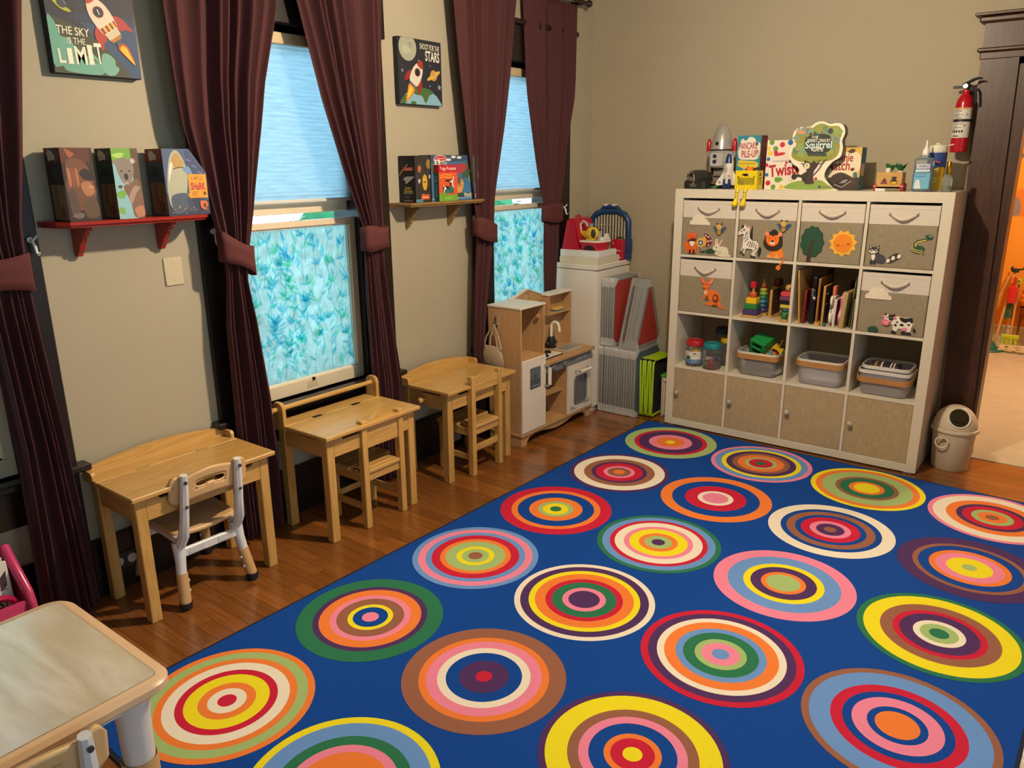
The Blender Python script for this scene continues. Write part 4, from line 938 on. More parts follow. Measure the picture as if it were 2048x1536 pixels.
# ================================================================ grey framed building panels
fr_m = mat('#8f8e8a', .35, var=.04); co_m = mat('#c6c4c0', .35, var=.03); red_f = mat('#a63328', .85, var=.05, scale=90); blue_f = mat('#4e586c', .85, var=.05, scale=90)
PT = .0162
def square_panel(felt, D=.37, H=.457):
    t = thing('building_board', None, 'panel')
    b = B(); w = .022
    b.box((0, w, 0), (PT, D-w, w), fr_m, bev=.005, seg=2); b.box((0, w, H-w), (PT, D-w, H), fr_m, bev=.005, seg=2); b.box((0, 0, w), (PT, w, H-w), fr_m, bev=.006, seg=2); b.box((0, D-w, w), (PT, D, H-w), fr_m, bev=.005, seg=2); b.build('frame', t)
    b = B(); b.box((.004, w, w), (PT-.003, D-w, H-w), felt); b.build('felt', t)
    for (y, z, sy, sz) in ((0, 0, 1, 1), (D, 0, -1, 1), (0, H, 1, -1), (D, H, -1, -1)):
        c = .058; P = [(0, .010), (.003, .003), (.010, 0), (c, 0), (c-.012, .024), (.024, c-.012), (0, c)]
        P = [(y+sy*p[0], z+sz*p[1]) for p in P]
        b = B(); b.prism(P, (-.0004, 0, 0), (0, 1, 0), (0, 0, 1), PT+.0008, co_m); b.build('corner_piece', t)
    return t
def tri_panel(felt, D=.37, H=.45):
    t = thing('building_board', None, 'panel'); m = D/2
    out = [(0, 0), (D, 0), (m+.022, H), (m-.022, H)]; w = .024; inn = [(w*1.5, w), (D-w*1.5, w), (m+.006, H-w*1.8), (m-.006, H-w*1.8)]
    b = B()
    for k in range(4): b.prism([out[k], out[(k+1) % 4], inn[(k+1) % 4], inn[k]], (0, 0, 0), (0, 1, 0), (0, 0, 1), PT, fr_m)
    b.build('frame', t)
    b = B(); b.prism(inn, (.004, 0, 0), (0, 1, 0), (0, 0, 1), PT-.007, felt); b.build('felt', t)
    for s in (0, 1):
        P = [(0, 0), (.062, 0), (.05, .022), (.034, .05), (.0225, .062)]; P = [(p[0], p[1]) if s == 0 else (D-p[0], p[1]) for p in P]
        b = B(); b.prism(P, (-.0004, 0, 0), (0, 1, 0), (0, 0, 1), PT+.0008, co_m); b.build('corner_piece', t)
    b = B(); k = .052/H*(m-.022); b.prism([(m-.022-k, H-.052), (m-.022, H-.006), (m-.016, H), (m+.016, H), (m+.022, H-.006), (m+.022+k, H-.052)], (-.0004, 0, 0), (0, 1, 0), (0, 0, 1), PT+.0008, co_m); b.build('corner_piece', t)
    return t
sq_red, sq_blue, tr_red = square_panel(red_f), square_panel(blue_f), tri_panel(red_f)
used = set()
def put_panel(src, x, y, z, label, group, rz=0):
    o = src if src.name not in used else copy_tree(src); used.add(src.name)
    o.location = (x, y, z); o.rotation_euler = (0, 0, rz); o['label'] = label; o['group'] = group
for k in range(7): put_panel(sq_blue, .3555+k*.0188+(.004 if k > 1 else 0), -.43-.003*(k % 2), 0, 'grey framed square panel standing in the lower left stack beside the white cabinet', 'lower left panel stack')
for k in range(7): put_panel(sq_blue, .489+k*.0188, -.434+.002*(k % 3), 0, 'grey framed square panel standing in the lower right stack, behind its slate blue front panel', 'lower right panel stack')
put_panel(sq_blue, .489+7*.0188, -.436, 0, 'slate blue felt panel at the front of the lower right stack', 'panels beside the white cabinet')
for k in range(4): put_panel(sq_red, .362+k*.0188, -.418+.002*(k % 2), .4585, 'grey framed square panel standing in the upper left stack, behind its red front panel', 'upper left panel stack')
put_panel(sq_red, .362+4*.0188, -.418, .4585, 'red felt square panel at the front of the upper left stack', 'panels beside the white cabinet')
put_panel(tr_red, .502, -.43, .4585, 'lone triangular grey framed panel left of the triangle stack', 'panels beside the white cabinet')
for k in range(4): put_panel(tr_red, .538+k*.0188, -.43+.002*(k % 2), .4585, 'grey framed triangular panel standing behind the red front triangle', 'triangle panel stack')
put_panel(tr_red, .538+4*.0188, -.432, .4585, 'red felt triangular panel at the front of the upper right stack', 'panels beside the white cabinet')
# lime edged folded frames
lime = mat('#a8c81e', .4, var=.05); net = mat('#1c2126', .8, var=.1)
def lime_frame(label, x, lean):
    t = thing('folding_frame', label, 'frame', (x, -.375, 0), rot=(0, lean, 0), group='lime frames beside the panels')
    for dx in (0, .017):
        P = [(.012, .012), (.29, .012), (.302, .024), (.302, .365), (.29, .385), (.02, .392), (.004, .378), (.0, .024)]
        wob = [(dx+.007+.0025*math.sin(9*p[1]*7+dx*200), p[0], p[1]+.003) for p in P]
        n = []
        for q in range(len(wob)):
            a_, c_ = Vector(wob[q]), Vector(wob[(q+1) % len(wob)]); n += [a_.lerp(c_, f)+Vector((.0016*math.sin(20*f+q), 0, 0)) for f in (0, .25, .5, .75)]
        b = B(); b.tube(n, .0075, lime, seg=8, closed=True); b.build('rim', t)
    b = B(); b.box((.010, .012, .02), (.0145, .295, .375), net); b.build('netting', t)
    b = B(); b.rbox((.002, .004, .385), (.03, .02, .400), .004, net); b.build('clip', t)
for k, lab in enumerate(('lime green edged folding frame touching the slate blue panel', 'lime green edged folding frame, middle of three', 'lime green edged folding frame nearest the white bin')): lime_frame(lab, .645+.034*k, -.012+.006*k)
t = thing('white_bin', 'narrow white bin with bright green studded lid left of the cube shelf', 'bin', (.757, -.29, 0))
b = B(); b.rbox((0, 0, .012), (.08, .2, .272), .008, mat('#d9d0bf', .4, var=.02), taper=.05); b.box((.006, .01, 0), (.02, .19, .014), wpaint); b.box((.062, .01, 0), (.076, .19, .014), wpaint)
for k in range(1, 4): b.box((.02*k-.001, -.0035, .03), (.02*k+.001, .001, .24), mat('#cfc5b3', .4))
b.build('tub', t)
grn = mat('#58a42a', .3, var=.04)
b = B(); b.rbox((-.004, -.004, .272), (.084, .204, .290), .006, grn, bev=.002)
for i in range(2):
    for j in range(5): b.cyl((.02+.04*i, .02+.04*j, .290), (.02+.04*i, .02+.04*j, .298), .012, grn, seg=14)
b.build('lid', t)
b = B(); b.tube([(.022+.018*(1-math.cos(PI*k/8)), -.006, .268-.018*math.sin(PI*k/8)) for k in range(9)], .004, wpaint); b.build('handle_tab', t)
for k, (h, nm) in enumerate((('#6a2026', 'dark red'), ('#a8462a', 'rust'), ('#c8b02a', 'yellow'), ('#3c3f46', 'charcoal'), ('#3f8a3a', 'green'))):
    b = B(); b.box((0, 0, 0), (.075, .12, .013), mat(h, .4)); [b.cyl((.02+.035*i, .02+.04*j, .013), (.02+.035*i, .02+.04*j, .0145), .007, mat(h, .4), seg=10) for i in range(2) for j in range(3)]
    single(b, 'building_plate', nm+' building plate stacked on the green bin lid', 'plate', (.761, -.20, .2985+k*.0155), group='building plates on the bin')
# ================================================================ cube shelf
KX, KY = .8526, -.41
kw = mat('#ddd2bd', .33, var=.02)
t = thing('cube_shelf', 'large white sixteen-cube shelving unit against the back wall', 'shelf', (KX, KY, 0))
S, FR, DV = 1.49, .052, .016; CW = (S-2*FR-3*DV)/4
cx = [FR+k*(CW+DV) for k in range(4)]; cz = [FR+(3-r)*(CW+DV) for r in range(4)]   # cell left edges, cell floors by row from the top
for x in (0, S-FR): b = B(); b.box((x, 0, FR), (x+FR, .39, S-FR), kw, bev=.0012); b.build('side_panel', t)
b = B(); b.box((0, 0, S-FR), (S, .39, S), kw, bev=.0012); b.build('top_panel', t)
b = B(); b.box((0, 0, 0.0085), (S, .39, FR), kw, bev=.0012); b.build('bottom_panel', t)
for k in range(1, 4): b = B(); b.box((cx[k]-DV, .002, FR), (cx[k], .388, S-FR), kw, bev=.0008); b.build('divider', t)
for r in range(3):
    for k in range(4): b = B(); b.box((cx[k], .002, cz[r]-DV), (cx[k]+CW, .388, cz[r]), kw, bev=.0008); b.build('shelf_board', t)
b = B(); b.box((.02, .01, 0), (.06, .38, .0085), kw); b.box((S-.06, .01, 0), (S-.02, .38, .0085), kw); b.box((.7, .05, 0), (.78, .38, .0085), kw); b.build('foot_pad', t)
def weave(c1, c2, name):
    m, nt, p = newmat(name); N = nt.nodes.new; L = nt.links.new; tc = N('ShaderNodeTexCoord'); out = None; ns = []
    for sc in ((260, 260, 14), (14, 14, 260)):
        mp = N('ShaderNodeMapping'); mp.inputs['Scale'].default_value = sc; n = N('ShaderNodeTexNoise'); n.inputs['Scale'].default_value = 1.6; n.inputs['Detail'].default_value = 3
        L(tc.outputs['Object'], mp.inputs[0]); L(mp.outputs[0], n.inputs['Vector']); ns.append(n)
    ad = N('ShaderNodeMath'); ad.operation = 'ADD'; L(ns[0].outputs['Fac'], ad.inputs[0]); L(ns[1].outputs['Fac'], ad.inputs[1])
    mr = N('ShaderNodeMapRange'); mr.inputs['From Min'].default_value = .7; mr.inputs['From Max'].default_value = 1.3; L(ad.outputs[0], mr.inputs['Value'])
    mx = N('ShaderNodeMix'); mx.data_type = 'RGBA'; mx.inputs['A'].default_value = (*lin(c1), 1); mx.inputs['B'].default_value = (*lin(c2), 1); L(mr.outputs['Result'], mx.inputs['Factor']); L(mx.outputs['Result'], p.inputs['Base Color'])
    bu = N('ShaderNodeBump'); bu.inputs['Strength'].default_value = .3; bu.inputs['Distance'].default_value = .001; L(ad.outputs[0], bu.inputs['Height']); L(bu.outputs['Normal'], p.inputs['Normal']); p.inputs['Roughness'].default_value = .85
    return m
door_w = weave('#a08a66', '#bea988', 'linen_door'); bin_w = weave('#85775f', '#a09379', 'linen_bin'); band_w = mat('#d8ccbd', .8, var=.05, scale=14, bump=.6)
knob_m = mat('#b9b2a6', .3, var=.05)
for k in range(4):
    b = B(); b.box((cx[k]+.0015, .004, cz[3]+.0015), (cx[k]+CW-.0015, .02, cz[3]+CW-.0015), door_w, bev=.001); d = b.build('door', t)
    b = B(); b.lathe([(.006, 0), (.006, .012), (.011, .016), (.014, .022), (.0135, .028), (.008, .032), (0, .033)], knob_m, origin=(cx[k]+.030, .004, cz[3]+.178), axis=(0, -1, 0), seg=18); b.build('knob', d)
def fabric_bin(label, k, r, arts):
    t = thing('fabric_bin', label, 'bin', (KX+cx[k]+.004, KY+.003, cz[r]+.0005), group='fabric bins in the cube shelf')
    w, h, dp = CW-.008, CW-.014, .36; hb = h*.315
    b = B(); b.box((0, 0.0, 0), (w, dp, h-hb), bin_w, bev=.004); b.build('body', t)
    b = B(); b.box((0, .0, h-hb), (w, dp, h-.02), band_w, bev=.002); b.box((0, 0, h-.02), (w, .008, h), band_w); b.box((0, dp-.008, h-.02), (w, dp, h), band_w); b.box((0, .008, h-.02), (.008, dp-.008, h), band_w); b.box((w-.008, .008, h-.02), (w, dp-.008, h), band_w); b.build('band', t)
    zc = h-hb*.42; x0, x1 = w*.31, w*.69; sag = .030 if (k+r) % 2 else .024; top, bot = [], []
    pts = []
    for q in range(17):
        u = q/16; e = math.sin(PI*u); x = x0-.008+(x1-x0+.016)*u; pts.append((x, -.001-.016*e, zc-sag*e**1.3))
    b = B(); rows = []
    for (x, y, z) in pts: rows.append([b.bm.verts.new((x, y, z+.010)), b.bm.verts.new((x, y-.0015, z)), b.bm.verts.new((x, y, z-.010))])
    mi = b.mi(mat('#d6c5b2', .6, var=.05))
    for r0, r1 in zip(rows, rows[1:]):
        for q in range(2): f = b.bm.faces.new((r0[q], r1[q], r1[q+1], r0[q+1])); f.smooth = True; f.material_index = mi
    hd = b.build('handle', t, sharp=80, solid=.002)
    for x in (x0, x1): b = B(); b.ball((x, -.0045, zc-.002), .0062, mat('#c8c8c8', .2, metal=1.0, var=0), seg=12, sc=(1, .6, 1)); b.build('rivet', hd)
    for fn, (u0, v0, u1, v1) in arts:
        a = Art((w*u0, 0, h*v0), (1, 0, 0), (0, 0, 1), w*(u1-u0), h*(v1-v0), step=.00012, base=.0002); fn(a); a.build(fn.__name__+'_applique', t)
    return t
OR, BK, WH, PKc, DG = '#f0601e', '#1c1a1a', '#efe4d4', '#f0969c', '#1f4a34'
def smooth_poly(pts, n=4):
    """closed Catmull-Rom through the points"""
    out = []; N = len(pts)
    for i in range(N):
        p0, p1, p2, p3 = [Vector(pts[(i+q-1) % N]) for q in range(4)]
        for k in range(n):
            s = k/n; out.append(tuple(.5*((2*p1)+(-p0+p2)*s+(2*p0-5*p1+4*p2-p3)*s*s+(-p0+3*p1-3*p2+p3)*s**3)))
    return out
def cloud(a, tilt=0):
    pts = [(0, .0)]
    for (cx_, cy_, r, a0, a1) in ((.12, .18, .13, 3.4, 1.7), (.34, .60, .20, 3.0, 1.0), (.58, .55, .17, 2.2, .6), (.74, .38, .13, 1.9, .2), (.90, .15, .10, 1.8, -.6)):
        for q in range(6):
            an = a0+(a1-a0)*q/5; pts.append((cx_+r*math.cos(an), cy_+r*2.0*math.sin(an)))
    pts.append((1, 0)); a.poly(pts, '#e9dcc6', thick=.004)
def bee(a):
    for s in (-1, 1):
        a.ell(.5+s*.32, .52, .20, .10, '#34507e', rot=s*.45, thick=.003); a.ell(.5+s*.24, .30, .11, .10, '#34507e', rot=s*-.6)
        a.line([(.5+s*.06, .78), (.5+s*.12, .90), (.5+s*.2, .97)], .035, BK); a.ell(.5+s*.21, .96, .05, .035, BK)
    a.ell(.5, .26, .18, .24, BK, thick=.002); a.ell(.5, .27, .16, .21, '#e8b84a')
    for q, ww in ((.40, .16), (.28, .165), (.16, .12)): a.rect(.5-ww, q-.03, .5+ww, q+.025, BK)
    a.ell(.5, .64, .19, .18, '#edb64a', thick=.002); a.ell(.43, .66, .03, .03, '#5a3a16'); a.ell(.57, .66, .03, .03, '#5a3a16'); a.line([(.42, .56), (.5, .53), (.58, .56)], .025, '#5a3a16')
def fox(a):
    a.poly(smooth_poly([(.02, .52), (.0, .42), (.12, .2), (.3, .04), (.5, .1), (.42, .3), (.3, .45), (.15, .5)]), OR, thick=.003)
    a.poly(smooth_poly([(.45, .58), (.95, .58), (1.0, .25), (.98, .02), (.45, .02), (.42, .3)]), OR, thick=.002)
    a.poly([(.28, .58), (.25, .72), (.24, .98), (.45, .86), (.72, .87), (.95, 1.0), (.97, .75), (.98, .62), (.7, .5), (.4, .5)], OR, thick=.003)
    a.poly(smooth_poly([(.30, .58), (.5, .64), (.66, .70), (.8, .66), (.99, .68), (.97, .58), (.75, .50), (.5, .50), (.36, .54)]), '#5a3218'); a.ell(.80, .625, .06, .04, BK); a.ell(.52, .74, .04, .03, BK); a.ell(.78, .75, .04, .03, BK)
    a.poly(smooth_poly([(.5, .52), (.86, .52), (.84, .40), (.68, .30), (.52, .40)]), WH)
    for x in (.52, .82): a.poly([(x-.09, .0), (x-.02, .18), (x+.08, .18), (x+.10, .0)], '#3a1c12')
def flower(a):
    a.poly([(.45, .42), (.40, .0), (.44, .0), (.52, .42)], '#7a2a2a', thick=.002); a.poly(smooth_poly([(.5, .12), (.75, .2), (1.0, .17), (.8, .06)]), DG, thick=.002)
    for k in range(8): a.ell(.5+.3*math.cos(k*PI/4+.2), .66+.3*math.sin(k*PI/4+.2)*a.w/a.h, .17, .12, '#e5b84c', rot=k*PI/4+.2)
    a.ell(.5, .66, .24, .24, '#35507a'); a.ell(.5, .66, .12, .12, '#cfdbe4')
def toadstool(a):
    a.poly(smooth_poly([(.05, .95), (.45, 1.0), (.85, .72), (1.0, .4), (.85, .1), (.5, .0), (.35, .3), (.30, .6)]), '#7a1f2c', thick=.003)
    a.poly(smooth_poly([(.0, .75), (.2, .8), (.42, .55), (.4, .2), (.2, .1), (.05, .35)]), '#e0a93e', thick=.002)
    for (x, y, r) in ((.32, .88, .1), (.62, .78, .1), (.90, .5, .09), (.62, .45, .1), (.70, .15, .09)): a.ell(x, y, r, r, '#f0d8d0')
def grass(a):
    a.poly([(.1, 0), (.0, .55), (.16, .5), (.12, .8), (.3, .62), (.36, .95), (.48, .7), (.62, 1), (.68, .66), (.85, .85), (.84, .5), (1.0, .55), (.9, 0)], DG, thick=.004)
def rabbit(a):
    a.poly(smooth_poly([(.12, .62), (.10, .85), (.20, 1.0), (.26, .85), (.30, .66), (.40, .85), (.50, .95), (.47, .75), (.36, .58), (.55, .56), (.78, .50), (.88, .3), (.90, .14), (1.0, .10), (.97, .0), (.5, .0), (.22, .06), (.14, .2), (.22, .30), (.04, .34), (.0, .45), (.05, .58)]), '#e0d4bc', thick=.004)
    a.ell(.19, .80, .04, .12, PKc, rot=.1); a.ell(.40, .76, .04, .11, PKc, rot=-.45); a.ell(.19, .50, .035, .035, '#3a3028'); a.line([(.30, .08), (.36, .2), (.5, .24)], .02, '#6b5c48'); a.line([(.08, .32), (.2, .3), (.3, .26)], .02, '#6b5c48'); a.ell(.95, .07, .06, .05, '#eae0cc')
def zebra(a):
    a.poly(smooth_poly([(.58, .95), (.60, .7), (.62, .52), (.7, .45), (.5, .6)], 3), BK, thick=.003); a.poly(smooth_poly([(.92, .32), (1.0, .26), (.98, .1), (.92, .02), (.88, .15)]), BK, thick=.003)
    a.poly([(.0, .72), (.02, .66), (.10, .66), (.18, .70), (.26, .70), (.25, .52), (.24, .32), (.18, .18), (.14, .12), (.22, .12), (.28, .26), (.28, .10), (.25, .06), (.34, .06), (.37, .22), (.42, .26), (.66, .24), (.64, .10), (.58, .03), (.68, .03), (.71, .14), (.69, .0), (.78, .0), (.82, .16), (.90, .28), (.88, .42), (.78, .49), (.62, .50), (.52, .58), (.48, .72), (.49, .86), (.46, .94), (.42, .90), (.34, .90), (.30, .99), (.25, .96), (.24, .88), (.14, .82)], WH, thick=.004)
    for (x, y, dx, dy) in ((.30, .62, .13, .10), (.29, .54, .16, .09), (.32, .46, .15, .10), (.42, .34, .10, .14), (.52, .30, .07, .17), (.60, .30, .06, .17), (.68, .30, .05, .15), (.75, .28, .09, .12), (.76, .22, .10, .08), (.33, .70, .1, .08), (.22, .80, .12, .05), (.14, .74, .05, .05)): a.line([(x, y), (x+dx*.5, y+dy*.6), (x+dx, y+dy)], .028, BK, taper=False)
    for (x, y) in ((.24, .2), (.30, .17), (.66, .16), (.76, .12), (.30, .24), (.72, .2)): a.line([(x-.04, y), (x+.05, y+.015)], .016, BK)
    for x, y in ((.15, .12), (.26, .06), (.59, .02), (.70, .0)): a.rect(x, y, x+.085, y+.045, BK)
    a.ell(.43, .91, .04, .055, PKc, rot=.2); a.ell(.28, .80, .018, .018, BK); a.ell(.04, .71, .02, .02, BK)
    a.poly([(.18, .90), (.14, .95), (.22, .97), (.27, .93)], BK)
def lion(a):
    a.poly(smooth_poly([(.35, .40), (.75, .42), (.95, .25), (.98, .08), (.80, .02), (.25, .02), (.22, .08), (.38, .2)]), '#f4841e', thick=.003)
    a.poly(smooth_poly([(.20, .03), (.24, .09), (.40, .08), (.42, .02)]), '#f0a868'); a.poly(smooth_poly([(.5, .03), (.58, .08), (.80, .06), (.78, .0)]), '#f0a868'); a.line([(.38, .1), (.42, .22)], .02, '#b8541a'); a.line([(.62, .15), (.7, .08)], .03, WH)
    a.poly(smooth_poly([(.02, .60), (.0, .50), (.12, .36), (.3, .28), (.5, .26), (.72, .30), (.88, .42), (.9, .56), (.84, .80), (.6, .92), (.30, .92), (.10, .78)]), '#2f211a', thick=.003)
    for s in (-1, 1): a.ell(.46+s*.31, .84, .10, .12, '#f09060', rot=s*-.2, thick=.002)
    a.poly([(.40, .90), (.36, .97), (.45, .98), (.48, 1.02), (.54, .98), (.64, .96), (.58, .88)], '#2f211a')
    a.poly(smooth_poly([(.16, .58), (.14, .70), (.22, .80), (.34, .80), (.44, .76), (.56, .80), (.68, .80), (.75, .68), (.72, .54), (.6, .45), (.45, .42), (.28, .46)]), '#f4761e', thick=.003)
    a.ell(.45, .54, .12, .06, WH); a.poly([(.36, .62), (.54, .62), (.50, .57), (.45, .54), (.40, .57)], BK); a.ell(.45, .47, .06, .022, '#e2788a')
    for x in (.30, .58): a.ell(x, .69, .025, .025, '#5a2a10')
def lion_tail(a):
    a.poly(smooth_poly([(.85, 1.0), (1.0, .85), (.8, .55), (.5, .35), (.62, .22), (.4, .0), (.1, .05), (.0, .2), (.15, .35), (.35, .38), (.6, .6), (.8, .8)]), '#e87428', thick=.0035)
def tree(a):
    pts = []
    for k in range(44):
        an = 2*PI*k/44; r = 1+.05*math.cos(11*an); pts.append((.5+.5*r*math.cos(an)*(.97 if math.sin(an) > 0 else .9+.1*abs(math.cos(an))), .56+.42*r*math.sin(an)))
    a.poly([(.31, 0), (.50, 0), (.48, .2), (.34, .2)], '#3d2a20', thick=.003); a.poly(pts, '#1b4a33', thick=.004); a.poly(smooth_poly([(.36, .14), (.47, .14), (.52, .4), (.60, .58), (.52, .56), (.5, .66), (.44, .5), (.38, .3)]), '#3d2a20')
def sun(a):
    n = 11; pts = []
    for k in range(2*n):
        an = PI/2+PI*k/n+.0; r = .5 if k % 2 else .40; pts.append((.5+r*math.cos(an), .5+r*math.sin(an)))
    a.poly(pts, '#f4b63a', thick=.003); a.ell(.5, .5, .325, .325, '#f38a1c', n=32, thick=.002); a.ell(.34, .42, .05, .032, '#b03a1c'); a.ell(.69, .48, .05, .032, '#b03a1c'); a.line([(.45, .42), (.53, .40), (.6, .43)], .012, '#c85a18')
def raccoon(a):
    a.poly(smooth_poly([(.22, .55), (.4, .48), (.7, .50), (.95, .40), (1.0, .2), (.88, .02), (.6, .06), (.35, .04), (.15, .08), (.2, .3)]), '#46434a', thick=.004)
    a.poly(smooth_poly([(.22, .5), (.38, .5), (.40, .3), (.30, .16), (.20, .3)]), WH)
    a.poly([(.0, .62), (.04, .76), (.02, .98), (.18, .88), (.42, .88), (.58, 1.0), (.60, .84), (.56, .66), (.62, .58), (.45, .52), (.30, .50), (.12, .54)], '#3a3538', thick=.003)
    a.poly([(.06, .94), (.08, .82), (.16, .84)], WH); a.poly([(.56, .95), (.48, .82), (.55, .80)], WH); a.poly(smooth_poly([(.02, .62), (.14, .72), (.28, .68), (.42, .72), (.55, .62), (.42, .60), (.28, .56), (.14, .58)]), WH)
    for x in (.17, .42): a.ell(x, .70, .09, .07, '#d8cfc2'); a.ell(x, .69, .06, .055, BK); a.ell(x+.01, .71, .02, .02, WH)
    a.poly(smooth_poly([(.14, .58), (.28, .66), (.42, .58), (.28, .50)]), WH); a.ell(.28, .53, .06, .03, BK)
    a.rect(.14, .0, .28, .12, '#2d2b30'); a.rect(.32, .0, .46, .1, '#2d2b30')
def raccoon_tail(a):
    a.poly(smooth_poly([(.0, .05), (.06, .42), (.3, .72), (.6, 1.0), (.9, .95), (1.0, .62), (.78, .42), (.45, .12), (.2, .0)]), '#3b352e', thick=.004)
    for (x0, y0) in ((.02, .10), (.34, .38), (.72, .58)): a.poly(smooth_poly([(x0, y0), (x0+.06, y0+.30), (x0+.20, y0+.34), (x0+.26, y0+.08), (x0+.12, y0-.06)]), WH)
def snake(a):
    a.poly(smooth_poly([(.02, .25), (.2, .42), (.45, .42), (.66, .30), (.62, .10), (.35, .0), (.1, .08)]), '#20502f', thick=.003)
    a.line([(.20, .36), (.16, .5), (.30, .64), (.55, .70), (.75, .76), (.84, .84)], .13, '#1d4a2c'); a.line([(.22, .36), (.20, .5), (.33, .61), (.55, .67), (.72, .72)], .06, '#e0c060')
    for y in (.12, .22): a.line([(.02, y+.12), (.18, y), (.42, y-.06), (.6, y-.04)], .04, '#e0c060')
    a.ell(.84, .88, .15, .12, '#1c4a30', rot=-.3, thick=.003); a.ell(.70, .92, .08, .05, '#1c4a30'); a.ell(.82, .93, .04, .04, '#6f9a78'); a.ell(.9, .9, .03, .03, WH); a.poly([(.55, .06), (.72, .02), (.58, .0)], '#20502f')
def kangaroo(a):
    a.poly(smooth_poly([(.42, .58), (.62, .56), (.78, .45), (.82, .25), (.86, .1), (1.0, .02), (.98, .0), (.75, .06), (.66, .16), (.6, .10), (.5, .08), (.20, .10), (.22, .15), (.40, .18), (.38, .28), (.24, .26), (.14, .30), (.12, .38), (.2, .4), (.22, .55), (.3, .62)]), '#f0742a', thick=.004)
    a.poly(smooth_poly([(.02, .90), (.12, .78), (.18, .80), (.12, .70), (.16, .58), (.24, .60), (.36, .66), (.40, .78), (.52, .90), (.50, .98), (.38, .92), (.32, .86), (.18, .86), (.04, 1.0)]), '#f0742a', thick=.003)
    a.poly(smooth_poly([(.04, .95), (.08, .88), (.14, .82), (.10, .90)]), PKc); a.poly(smooth_poly([(.38, .82), (.48, .94), (.5, .88), (.42, .78)]), PKc)
    a.ell(.64, .33, .12, .16, '#7a3e20'); a.ell(.62, .35, .06, .07, '#f0742a'); a.ell(.24, .50, .06, .09, '#efc4a0'); a.ell(.30, .32, .07, .08, '#7a5a3a'); a.ell(.17, .63, .03, .03, BK); a.ell(.22, .76, .018, .018, BK); a.ell(.30, .77, .018, .018, BK); a.ell(.62, .10, .12, .03, '#7a3e20')
def cow(a):
    a.poly([(.32, .62), (.30, .85), (.52, .86), (.62, .82), (.84, .86), (.90, .65), (.92, .5), (.88, .35), (.86, .12), (.76, .12), (.74, .30), (.66, .28), (.50, .26), (.47, .10), (.36, .10), (.34, .40), (.26, .52)], WH, thick=.004)
    a.poly(smooth_poly([(.52, .84), (.68, .80), (.86, .86), (.90, .70), (.88, .58), (.80, .66), (.70, .58), (.6, .62), (.54, .70)]), BK)
    for (x, y, r) in ((.42, .42, .045), (.46, .58, .035), (.60, .46, .055), (.80, .50, .04)): a.blob(x, y, r, r*.8, BK, int(x*100))
    a.ell(.69, .26, .09, .05, '#ee8a9a', rot=.3); a.line([(.90, .52), (.95, .38), (.98, .30)], .014, '#6a5a4a'); a.ell(.975, .25, .04, .07, '#241c18', rot=.4)
    for x in (.35, .64, .78): a.poly(smooth_poly([(x-.04, .04), (x, .14), (x+.08, .12), (x+.12, .03), (x+.04, .0)]), BK)
    a.poly(smooth_poly([(.08, .84), (.14, .92), (.26, .88), (.33, .80), (.30, .66), (.24, .56), (.10, .55), (.07, .68)]), WH, thick=.003)
    a.poly(smooth_poly([(.20, .90), (.32, .92), (.36, .80), (.30, .66), (.24, .64), (.20, .74)]), BK); a.ell(.265, .78, .03, .025, '#9a8f88'); a.ell(.15, .78, .02, .025, BK)
    a.poly([(.08, .86), (.08, 1.0), (.12, .98), (.14, .88)], '#3a1a1a'); a.poly([(.30, .88), (.35, 1.0), (.38, .98), (.38, .86)], '#3a1a1a'); a.ell(.05, .82, .05, .035, '#ee8a80'); a.ell(.38, .79, .05, .035, '#ee8a80')
    a.ell(.13, .53, .12, .10, '#f0788c', rot=-.2, thick=.003); a.ell(.16, .52, .05, .035, '#f8a0b0')
b1 = fabric_bin('fabric bin with fox, rabbit and bee appliques', 0, 0, [(cloud, (.15, .56, .54, .75)), (bee, (.60, .40, .85, .61)), (fox, (.05, .03, .30, .45)), (toadstool, (.42, .16, .59, .40)), (flower, (.28, .03, .48, .34)), (grass, (.48, .045, .66, .15)), (rabbit, (.62, .0, .96, .33))])
fabric_bin('fabric bin with zebra and lion appliques', 1, 0, [(zebra, (.0, .03, .44, .61)), (lion, (.47, .03, .84, .54)), (lion_tail, (.72, -.17, .86, .06)), (bee, (.68, .50, .92, .71))])
fabric_bin('fabric bin with green tree and smiling sun appliques', 2, 0, [(tree, (.03, .01, .41, .63)), (sun, (.49, .13, .94, .58))])
fabric_bin('fabric bin with raccoon and snake appliques', 3, 0, [(raccoon, (.05, .055, .31, .36)), (raccoon_tail, (.32, .075, .54, .24)), (snake, (.66, .25, .95, .56))])
fabric_bin('fabric bin with orange kangaroo applique', 0, 1, [(kangaroo, (.42, .12, .92, .70))])
fabric_bin('fabric bin with black and white cow applique', 3, 1, [(cloud, (.08, .57, .48, .77)), (cow, (.37, .03, .88, .36)), (grass, (.17, .01, .34, .13))])
# ---------------- open cells
def P_(k, r, dx, dy, dz=0): return (KX+cx[k]+dx, KY+dy, cz[r]+.0006+dz)
